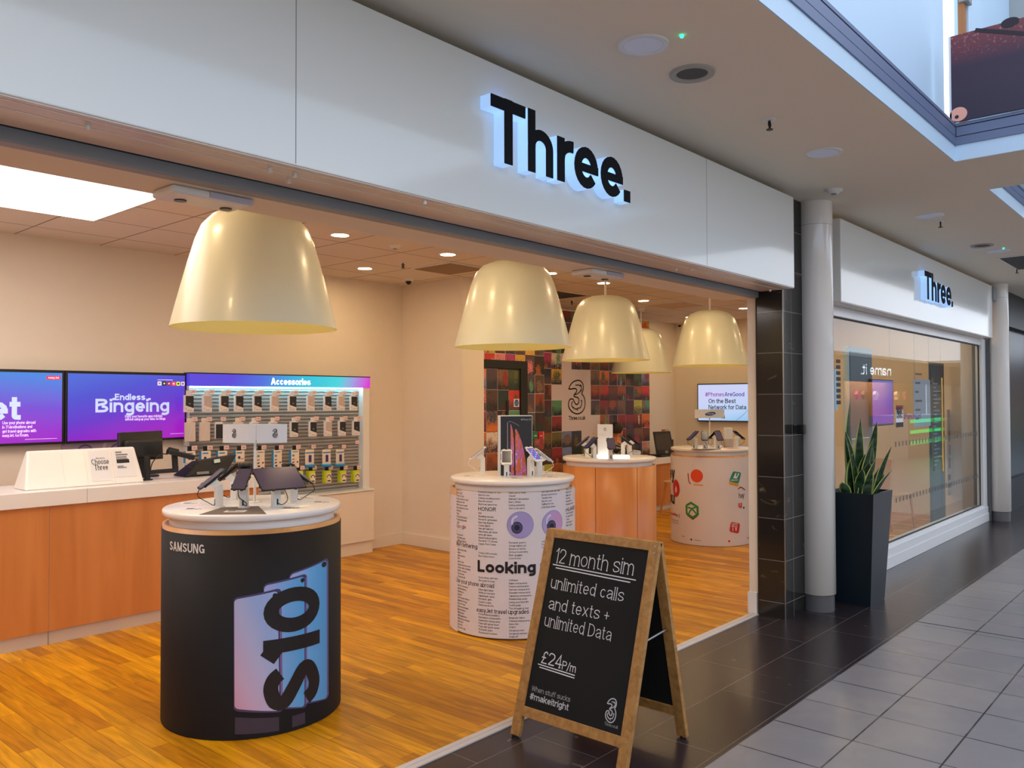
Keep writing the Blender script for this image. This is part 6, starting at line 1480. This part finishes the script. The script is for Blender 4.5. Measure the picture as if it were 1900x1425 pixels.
# ------------------------------------------------------------------ mall ceiling fittings
M_MALLLENS = mat('mall lamp lens', (196, 200, 214), .5, emit=.10, emit_rgb=(190, 200, 230))
def mall_light(x, y, label):
    t = thing('mall_downlight', label, 'ceiling light', (x, y, 3.11), group='round mall downlights')
    MB().lathe([(.108, 0), (.106, -.008), (.084, -.006), (.082, 0)], (0, 0, 0), 40).build('trim_ring', M_WHITE, t, local=True); MB().lathe([(.083, -.003), (.001, -.003)], (0, 0, 0), 40).build('lens', M_MALLLENS, t, local=True); return t
ml = mall_light(2.991, 1.888, 'nearest round white downlight on the mall ceiling beside the speaker')
for x, y, lb in ((5.042, 1.898, 'round white downlight on the mall ceiling, second along the long fascia'), (7.365, 1.91, 'round white downlight above the shorter fascia'), (9.6, 1.85, 'far round downlight on the mall ceiling beside the dark speaker'), (11.6, 1.88, 'farthest round downlight on the mall ceiling near the vent'), (-1.5, 1.89, 'round downlight on the mall ceiling behind the viewpoint')): dup(ml, (x, y, 3.11), label=lb)
def speaker(x, y, label):
    t = thing('ceiling_speaker', label, 'speaker', (x, y, 3.11), group='round ceiling speakers')
    MB().lathe([(.104, 0), (.10, -.012), (.072, -.008), (.07, 0)], (0, 0, 0), 40).build('trim_ring', mat('grey white ring', (170, 168, 160), .5), t, local=True); MB().lathe([(.073, -.004), (.001, -.004)], (0, 0, 0), 36).build('grille', mat('grey speaker mesh', (88, 88, 88), .8), t, local=True); return t
s0 = speaker(3.398, 1.884, 'round grey ceiling speaker beside the nearest mall downlight'); dup(s0, (9.136, 1.899, 3.11), label='far round grey ceiling speaker above the shorter fascia')
M_LED = mat('green indicator', (40, 255, 170), .5, emit=4)
p = at_z(1265, 65, 3.11); l0 = tag(MB().ball((0, 0, 0), .008, 8).build('indicator_light', M_LED), 'tiny green indicator light on the mall ceiling beside the nearest downlight', 'indicator light', 'green ceiling indicators'); l0.location = (p.x, p.y, 3.105)
l1 = l0.copy(); COL.objects.link(l1); p = at_z(1862, 460, 3.11); l1.location = (p.x, p.y, 3.105); l1['label'] = 'tiny green indicator light on the far mall ceiling'
vent(10.05, 11.1, 1.35 + .1, 1.95, 3.11, 'dark grille vent in the far mall ceiling', ('dark grey grille', (76, 78, 78)), 'ceiling vents')

# ------------------------------------------------------------------ planter
pl = thing('potted_plant', 'tall tapered blue-black planter with variegated snake plant beside the column', 'potted plant', (6.80, 2.33, 0))
bx0, bx1, by0, by1 = 6.621, 6.955, 2.173, 2.507; tx0, tx1, ty0, ty1 = 6.572, 7.03, 2.125, 2.51; HT = .872
M_POT = mat('blue black planter', (18, 31, 40), .4, spec=.35)
g = MB()
def ringz(x0, x1, y0, y1, z): return [(x0, y0, z), (x1, y0, z), (x1, y1, z), (x0, y1, z)]
R_ = [ringz(bx0, bx1, by0, by1, 0), ringz(tx0, tx1, ty0, ty1, HT), ringz(tx0 + .02, tx1 - .02, ty0 + .02, ty1 - .02, HT), ringz(tx0 + .03, tx1 - .03, ty0 + .03, ty1 - .03, HT - .06)]
vs = [p for r in R_ for p in r]; g.add(vs, [(j * 4 + i, j * 4 + (i + 1) % 4, (j + 1) * 4 + (i + 1) % 4, (j + 1) * 4 + i) for j in range(3) for i in range(4)]); g.add(vs[:4], [(3, 2, 1, 0)])
g.build('pot', M_POT, pl)
MB().box(tx0 + .028, tx1 - .028, ty0 + .028, ty1 - .028, HT - .08, HT - .055).build('soil', mat('dark soil', (36, 28, 22), .95, bump=.5, nscale=40), pl)
def leaf_mat():
    m, nt, b = new_mat('banded leaf'); tc = node(nt, 'ShaderNodeTexCoord'); mp = node(nt, 'ShaderNodeMapping'); mp.inputs['Scale'].default_value = (6, 6, 26)
    n = node(nt, 'ShaderNodeTexNoise'); n.inputs['Scale'].default_value = 1.5; n.inputs['Detail'].default_value = 3; nt.links.new(tc.outputs['Object'], mp.inputs['Vector']); nt.links.new(mp.outputs['Vector'], n.inputs['Vector'])
    r = node(nt, 'ShaderNodeValToRGB'); r.color_ramp.elements[0].position = .4; r.color_ramp.elements[0].color = lin((20, 40, 26)); r.color_ramp.elements[1].position = .65; r.color_ramp.elements[1].color = lin((46, 78, 44)); nt.links.new(n.outputs['Fac'], r.inputs['Fac']); nt.links.new(r.outputs['Color'], b.inputs['Base Color']); b.inputs['Roughness'].default_value = .35; return m
M_LEAF = leaf_mat(); M_LEAFEDGE = mat('yellow leaf margin', (176, 184, 96), .4)
def leaf(g, base, tip, w, bend, turn):
    base, tip = Vector(base), Vector(tip); n = 10; d = tip - base; s = Vector((math.cos(turn), math.sin(turn), 0)); nn = d.cross(s).normalized(); rows = []
    for i in range(n + 1):
        t = i / n; c = base + d * t + nn * bend * math.sin(PI * t * .9) * .5 + Vector((0, 0, .02 * math.sin(PI * t)))
        ww = w * (.55 + .9 * t - 1.45 * t ** 3.2) if t < 1 else 0.001; ww = max(.0015, ww * .9)
        tw = s * math.cos(.5 * t) + nn * math.sin(.5 * t)
        rows.append([c - tw * ww + nn * .35 * ww, c - tw * ww * .8 + nn * .2 * ww, c, c + tw * ww * .8 + nn * .2 * ww, c + tw * ww + nn * .35 * ww])
    vs = [p for r in rows for p in r]
    g.add(vs, [(j * 5 + i, j * 5 + i + 1, (j + 1) * 5 + i + 1, (j + 1) * 5 + i) for j in range(n) for i in (1, 2)], 0, True); g.add(vs, [(j * 5 + i, j * 5 + i + 1, (j + 1) * 5 + i + 1, (j + 1) * 5 + i) for j in range(n) for i in (0, 3)], 1, True)
g = MB(); LV = []
for px, py, X, w in ((1578, 747, 6.72, .075), (1596, 776, 6.78, .06), (1627, 783, 6.85, .055), (1655, 828, 6.86, .04), (1656, 870, 6.92, .045), (1569, 801, 6.66, .055), (1567, 806, 6.62, .02), (1600, 812, 6.80, .05), (1622, 812, 6.75, .05), (1585, 838, 6.70, .07), (1606, 842, 6.78, .08), (1620, 830, 6.84, .07), (1562, 895, 6.64, .06), (1590, 860, 6.82, .07), (1612, 858, 6.72, .06), (1630, 868, 6.88, .05), (1640, 880, 6.90, .05), (1575, 850, 6.75, .06), (1600, 870, 6.66, .06), (1624, 852, 6.8, .06), (1584, 880, 6.84, .06)):
    tp = at_x(px, py, X); LV.append((px, py, X, w, tp))
rl = random.Random(5)
for px, py, X, w, tp in LV:
    bs = Vector((6.80 + (tp.x - 6.80) * .35 + rl.uniform(-.05, .05), 2.32 + max(-.11, min(.11, (tp.y - 2.32) * .4)) + rl.uniform(-.03, .03), HT - .07))
    leaf(g, bs, tp, w, rl.uniform(-.05, .07), rl.uniform(-1.3, -.4))
g.build('foliage', [M_LEAF, M_LEAFEDGE], pl)

# ------------------------------------------------------------------ sandwich board
ab = thing('sandwich_board', 'wooden A-frame chalkboard with white chalk offer standing in the shop entrance', 'A-board', (3.24, 2.31, 0))
M_AW = veneer_mat('golden pine', (150, 104, 52), (186, 138, 78), (3, 30, 30), .45); M_CHALKB = mat('chalkboard black', (26, 28, 29), .6, spec=.2, noise=.18, nscale=5); M_CHALK = mat('white chalk', (222, 222, 226), .9)
xf, xt, zt = 2.972, 3.262, .955; sl = Vector((xt - xf, 0, zt)).normalized(); nF = Vector((-sl.z, 0, sl.x)); LEN = math.hypot(xt - xf, zt)
def onF(y, s, k=0): return Vector((xf, 0, 0)) + sl * s + Vector((0, y, 0)) - nF * k
def fbar(y0, y1, s0, s1, t=.02, off=0.0): 
    return MB().hexa([onF(y0, s0, off + t), onF(y1, s0, off + t), onF(y1, s1, off + t), onF(y0, s1, off + t), onF(y0, s0, off), onF(y1, s0, off), onF(y1, s1, off), onF(y0, s1, off)][::1])
YL, YR = 2.645, 1.99
for y0, y1, s0, s1 in ((YL - .052, YL, .012, LEN), (YR, YR + .052, .012, LEN)): fbar(y1, y0, s0, s1, .024).build('leg', M_AW, ab, bevel=.002)
fbar(YL - .052, YR + .052, LEN - .042, LEN, .024).build('top_rail', M_AW, ab, bevel=.002)
fbar(YL - .052, YR + .052, .105, .152, .024).build('bottom_rail', M_AW, ab, bevel=.002)
cbd = fbar(YL - .05, YR + .05, .15, LEN - .04, .006, .008).build('chalkboard', M_CHALKB, ab)
g = MB()
fC = lambda u, v, k=0: onF(2.60 - u, v, .0068)
# u runs from the left edge of the board (y = 2.60) to the right, v up the slope
CW, CS = .045, .03
text(g, '12 month sim', .098, fC, .058, gap=.105, width=.462, u0=.030, v0=.836, serif=.05, n=6)
for k_ in (0, .014): stroke(g, [(.026 + k_ * 1.5, .826 - k_), (.512 - k_ * 2, .816 - k_)], .0026, fC)
text(g, 'unlimited calls', .078, fC, .062, gap=.125, width=.425, u0=.036, v0=.712, serif=.05, n=6)
text(g, 'and texts +', .078, fC, .062, gap=.115, width=.355, u0=.045, v0=.613, serif=.05, n=6)
text(g, 'unlimited Data', .078, fC, .062, gap=.125, width=.39, u0=.038, v0=.53, serif=.05, n=6)
text(g, '£24', .078, fC, .066, gap=.06, width=.125, u0=.056, v0=.36, serif=.07, n=6); text(g, 'P/m', .055, fC, .09, gap=.08, width=.08, u0=.185, v0=.356, n=6)
for k_ in (0, .012): stroke(g, [(.042 + k_, .352 - k_), (.265, .345 - k_)], .0024, fC)
g.build('chalk_lettering', M_CHALK, cbd)
g = MB(); text(g, 'When stuff sucks', .034, fC, .1, gap=.055, width=.232, u0=.03, v0=.226, n=5, m=1); text(g, '#makeitright', .042, fC, .12, gap=.05, width=.232, u0=.028, v0=.188, n=5)
three_logo(g, fC, .100, .0048, u0=.462, v0=.193, sx=1.12); text(g, 'Three.co.uk', .020, fC, .11, width=.072, u0=.463, v0=.176, n=4, m=1)
g.build('printed_lettering', [mat('pale grey print', (190, 190, 196), .5), mat('mid grey print', (150, 150, 156), .5)], cbd)
# rear frame
xb = 3.515; slb = Vector((xt + .03 - xb, 0, zt)).normalized(); nB_ = Vector((slb.z, 0, -slb.x)); LB = math.hypot(xt + .03 - xb, zt)
def onB(y, s, k=0): return Vector((xb, 0, 0)) + slb * s + Vector((0, y, 0)) - nB_ * k
def bbar(y0, y1, s0, s1, t=.02, off=0.0): return MB().hexa([onB(y0, s0, off + t), onB(y1, s0, off + t), onB(y1, s1, off + t), onB(y0, s1, off + t), onB(y0, s0, off), onB(y1, s0, off), onB(y1, s1, off), onB(y0, s1, off)])
for y0, y1 in ((YL - .052, YL), (YR, YR + .052)): bbar(y0, y1, .012, LB, .024).build('leg', M_AW, ab, bevel=.002)
bbar(YR + .052, YL - .052, LB - .042, LB, .024).build('top_rail', M_AW, ab, bevel=.002); bbar(YR + .052, YL - .052, .115, .16, .024).build('bottom_rail', M_AW, ab, bevel=.002)
bbar(YR + .05, YL - .05, .155, LB - .04, .006, .008).build('chalkboard', M_CHALKB, ab)
for y in (YR + .026, YL - .026):
    for P_ in (onF(y, .0, .012), onB(y, .0, .012)): MB().cyl((P_.x, P_.y, 0), .016, 0, .014, 14).build('rubber_foot', M_BLACK, ab)
    MB().box(xt + .0, xt + .034, y - .012, y - .006, zt - .09, zt - .012).build('hinge', mat('weathered steel hinge', (96, 90, 80), .4, metal=.7), ab) if y < 2.3 else MB().box(xt + .0, xt + .034, y + .006, y + .012, zt - .09, zt - .012).build('hinge', mat('weathered steel hinge', (96, 90, 80), .4, metal=.7), ab)
    a_, b_ = onF(y, .55, .02), onB(y, .56, .02); MB().tube([a_, b_], .006, 8).build('stay_bar', M_STEEL, ab)
g = MB()
for s in (LEN - .02, LEN - .05, .7, .45, .13):
    for y in (YR + .02,): q = onF(y, s, -.0008); g.obox(q, (0, 1, 0), sl, nF, .004, .004, .001)
g.build('screw', M_STEEL, ab)

# ------------------------------------------------------------------ things seen through the glazed window
ts = thing('banner_stand', 'tall blue-grey banner stand with pale frame behind the window glass', 'banner', (7.4, 2.95, 0))
a = at_y(1574, 652, 2.95); b = at_y(1617, 900, 2.95)
MB().box(a.x - .04, b.x + .03, 2.94, 2.99, .02, a.z + .05).build('frame', mat('pale banner frame', (176, 200, 210), .4), ts, bevel=.003); MB().box(a.x, b.x, 2.932, 2.94, .05, a.z).build('printed_panel', mat('slate banner', (66, 92, 112), .4), ts)
ws = thing('window_screen', 'glowing purple poster screen hanging behind the window glass', 'screen', (8.2, 2.9, 1.4))
a = at_y(1617, 705, 2.9); b = at_y(1658, 785, 2.9)
MB().box(a.x, b.x, 2.9, 2.95, b.z - .02, a.z + .01).build('bezel', M_BLACK, ws, bevel=.004); MB().box(a.x + .02, b.x - .03, 2.895, 2.9, b.z, a.z).build('panel', gradient_mat('lit purple poster', [(0, (150, 20, 190)), (.5, (110, 70, 215)), (1, (120, 120, 220))], (0, 0, 1), -.04, .42, emit=.75), ws)
cp = thing('price_poster', 'white poster sheet with faint text hanging inside the window', 'poster', (9.6, 3.0, 1.2))
a = at_y(1695, 703, 3.0); b = at_y(1727, 790, 3.0); MB().box(a.x, b.x, 3.0, 3.006, b.z, a.z).build('sheet', mat('bluish white sheet', (196, 206, 226), .5), cp); MB().tube([(a.x + .05, 3.003, a.z), (a.x + .05, 3.003, 2.9)], .003, 6).build('cord', M_STEEL, cp); MB().tube([(b.x - .05, 3.003, a.z), (b.x - .05, 3.003, 2.9)], .003, 6).build('cord', M_STEEL, cp)
g = MB(); fP = plane_map((a.x, 2.999, b.z), (1, 0, 0), (0, 0, 1), .001)
for i in range(6): stroke(g, [(.06, .1 + i * .11), (.2 + .07 * (i % 3), .1 + i * .11)], .012, fP)
g.build('print', M_GREYINK, cp)
bs = thing('list_board', 'dark slate list board standing behind the glass door handle', 'notice board', (10.3, 3.0, .5)); a = at_y(1727, 672, 3.0); b = at_y(1754, 900, 3.0)
MB().box(a.x, b.x, 3.0, 3.03, .02, a.z).build('panel', mat('slate board', (58, 84, 104), .4), bs); g = MB(); fP = plane_map((a.x, 2.999, 0), (1, 0, 0), (0, 0, 1), .001)
for i in range(22): stroke(g, [(.08, .75 + i * .05), (.2 + .12 * ((i * 7) % 5) / 2, .75 + i * .05)], .012, fP)
g.build('print', mat('pale slate print', (150, 170, 184), .6), bs)
sb = thing('service_poster', 'pale poster with brown squares inside the far window pane', 'poster', (11.2, 3.0, .4)); a = at_y(1757, 760, 3.0); b = at_y(1800, 900, 3.0)
MB().box(a.x, b.x, 3.0, 3.006, .3, a.z).build('sheet', mat('pale grey sheet', (196, 192, 196), .5), sb); g = MB(); fP = plane_map((a.x, 2.999, 0), (1, 0, 0), (0, 0, 1), .001); wS = b.x - a.x
for (u0, u1, v0, v1) in ((.05, .35, 1.02, 1.17), (.07, .38, .84, .98), (.04, .3, .66, .8), (.55, 1.0, 1.05, 1.14), (0, 1.0, .5, .58), (0, 1.0, .4, .46)): patch(g, ((u0 * wS, v0), (u1 * wS, v0), (u1 * wS, v1), (u0 * wS, v1)), fP, 1, 1)
g.build('print', mat('brown print', (140, 116, 96), .6), sb)
ec = thing('shell_chair', 'pale beech shell chair seen through the glass behind the plant', 'chair', (9.2, 3.6, 0))
p = at_y(1650, 880, 3.3); ec.location = (p.x, 3.3, 0); ec.rotation_euler.z = math.radians(65)
MB().obox((0, .2, .66), (1, 0, 0), (0, 1, .15), (0, -.15, 1), .21, .015, .22).build('backrest', mat('pale beech', (206, 166, 122), .5), ec, bevel=.03, seg=3, local=True); MB().box(-.2, .2, -.2, .2, .42, .45).build('seat', mat('pale beech', (206, 166, 122), .5), ec, bevel=.01, local=True)
for sx in (-1, 1):
    for yy in (-.17, .17): MB().tube([(sx * .16, yy, .42), (sx * .2, yy * 1.15, 0)], [.016, .012], 8).build('leg', mat('orange beech leg', (198, 130, 70), .5), ec, local=True)
wc = thing('side_sticker', 'blue and white information strip on the window edge beside the column', 'window sticker', (6.95, 2.56, .9)); a = at_y(1549, 685, 2.57); b = at_y(1555, 760, 2.57)
MB().box(a.x, b.x, 2.571, 2.575, b.z, a.z).build('strip', mat('pale blue strip', (150, 190, 212), .5), wc); g = MB(); fP = plane_map((a.x, 2.5705, b.z), (1, 0, 0), (0, 0, 1), .0)
for i in range(8): stroke(g, [(.03, .06 + i * .05), (.13, .06 + i * .05)], .016, fP)
g.build('print', M_INK, wc)

# ------------------------------------------------------------------ the shops across the mall and beyond (seen as reflections and at the far edge)
YO = -5.0
def mirror(px, py, Yr):     # place on the opposite side whose reflection in the window glass falls at a pixel
    q = at_y(px, py, 2 * 2.578 - Yr); return Vector((q.x, Yr, q.z))
a, b = mirror(1590, 668, YO), mirror(1662, 706, YO)
os_ = thing('opposite_shop', 'lit clothing shop front with white lettering across the mall, seen mirrored in the glass', 'shop front', ((a.x + b.x) / 2, YO, 0))
MB().box(a.x - 1.2, 45, YO - .1, YO, a.z - .75, 3.1).build('sign_board', mat('brown sign board', (92, 44, 36), .5), os_)
MB().box(a.x - 1.2, 45, YO - 1.9, YO - 1.8, 0, 3.1).box(a.x - 1.3, a.x - 1.2, YO - 1.9, YO, 0, 3.1).build('shop_wall', mat('warm shop wall', (190, 150, 110), .7), os_)
g = MB(); c0, c1 = mirror(1653, 685, YO), mirror(1597, 685, YO); zb, zt_ = mirror(1625, 696, YO).z, mirror(1625, 678, YO).z
text(g, 'name it.', (zt_ - zb) / .72 * 1.05, plane_map((0, YO + .01, 0), (-1, 0, 0), (0, 0, 1), .0), .1, width=abs(c1.x - c0.x), u0=-max(c0.x, c1.x), v0=zb)
g.build('lettering', mat('lit white letters', (255, 255, 255), .5, emit=5.0, emit_rgb=(220, 244, 255)), os_)
MB().box(a.x - 1.0, a.x + 9, YO - 1.75, YO - .3, 2.55, 2.6).build('ceiling_lamp_strip', mat('warm shop lamp', (255, 255, 255), .5, emit=10, emit_rgb=(255, 214, 160)), os_)
SHC = [(230, 120, 150), (190, 140, 30), (230, 226, 220), (232, 210, 190), (230, 120, 110)]
for i, (px, c) in enumerate(zip((1592, 1604, 1625, 1664, 1680), SHC)):
    q = mirror(px, 734, YO - 1.4); t = thing('hanging_shirt', ['pink', 'mustard', 'white', 'cream', 'coral'][i] + ' shirt hanging in the clothing shop across the mall', 'shirt', (q.x, q.y, q.z), group='shirts in the opposite shop')
    g = MB(); x, y, z = q
    for k, yy in ((0, y - .06), (1, y + .06)): pass
    sh_ = [(u * .5, v * .5) for u, v in [(-.22, -.35), (.22, -.35), (.22, .12), (.42, -.05), (.5, .08), (.25, .33), (.08, .36), (-.08, .36), (-.25, .33), (-.5, .08), (-.42, -.05), (-.22, .12)]]
    fr = [(x + u, y + .06, z + v) for u, v in sh_]; bk = [(x + u, y - .06, z + v) for u, v in sh_]; n = len(sh_)
    g.poly(fr[::-1]); g.poly(bk); g.add(fr + bk, [(i_, (i_ + 1) % n, n + (i_ + 1) % n, n + i_) for i_ in range(n)])
    g.build('garment', mat('cloth ' + str(c), c, .9), t); MB().tube([(x - .05, y, z + .185), (x, y, z + .22), (x + .05, y, z + .185)], .012, 6).build('hanger', M_STEEL, t)
for i, y in enumerate((-5.4, -6.0, -6.6)):  # strips added out of view to brighten the mall ceiling and upright faces
    t = thing('lamp_strip', ['front', 'middle', 'back'][i] + ' row ceiling lamp strip of the shops across the mall', 'ceiling light', (10, y, 3.09), group='lamp strips of the opposite shops')
    MB().box(-8, 34, y - .09, y + .09, 3.06, 3.109).build('housing', M_WHITEPLASTIC, t); MB().box(-7.9, 33.9, y - .07, y + .07, 3.055, 3.061).build('diffuser', mat('opposite shop lamp', (255, 255, 255), .5, emit=6, emit_rgb=(255, 236, 214)), t)
ks = thing('kiosk_counter', 'white kiosk counter with green light strips across the mall, seen mirrored', 'kiosk', (0, -1.6, 0)); a, b = mirror(1686, 870, -1.6), mirror(1752, 870, -1.6)
ks.location.x = a.x
MB().box(a.x, b.x, -2.6, -1.6, 0, 1.15).build('body', mat('kiosk white', (190, 190, 190), .4), ks)
g = MB()
for z in (.95, .66, .36): g.box(a.x + .2, b.x, -1.6, -1.58, z, z + .09)
g.build('light_strip', mat('green light strip', (40, 255, 120), .5, emit=1.6, emit_rgb=(30, 255, 110)), ks)
# next shop front at the far right
nf = thing('far_shop_front', 'dark glazed shop front at the far right end of the mall', 'shop front', (14, 2.5, 0))
MB().box(12.9, 40, 2.45, 2.6, 2.62, 3.105).build('fascia', mat('black green fascia', (26, 36, 38), .4, spec=.2), nf); MB().box(12.9, 40, 2.55, 2.6, .45, 2.62).build('glass', mat('dark glass front', (26, 44, 58), .25, spec=.12), nf); MB().box(12.9, 40, 2.5, 2.62, 0, .45).build('base_panel', mat('dark base panel', (40, 44, 52), .5, spec=.2), nf)
g = MB()
for i in range(10): g.box(13.6 + i * 1.6, 13.66 + i * 1.6, 2.52, 2.56, .45, 2.62)
g.build('mullion', M_MATBLACK, nf)
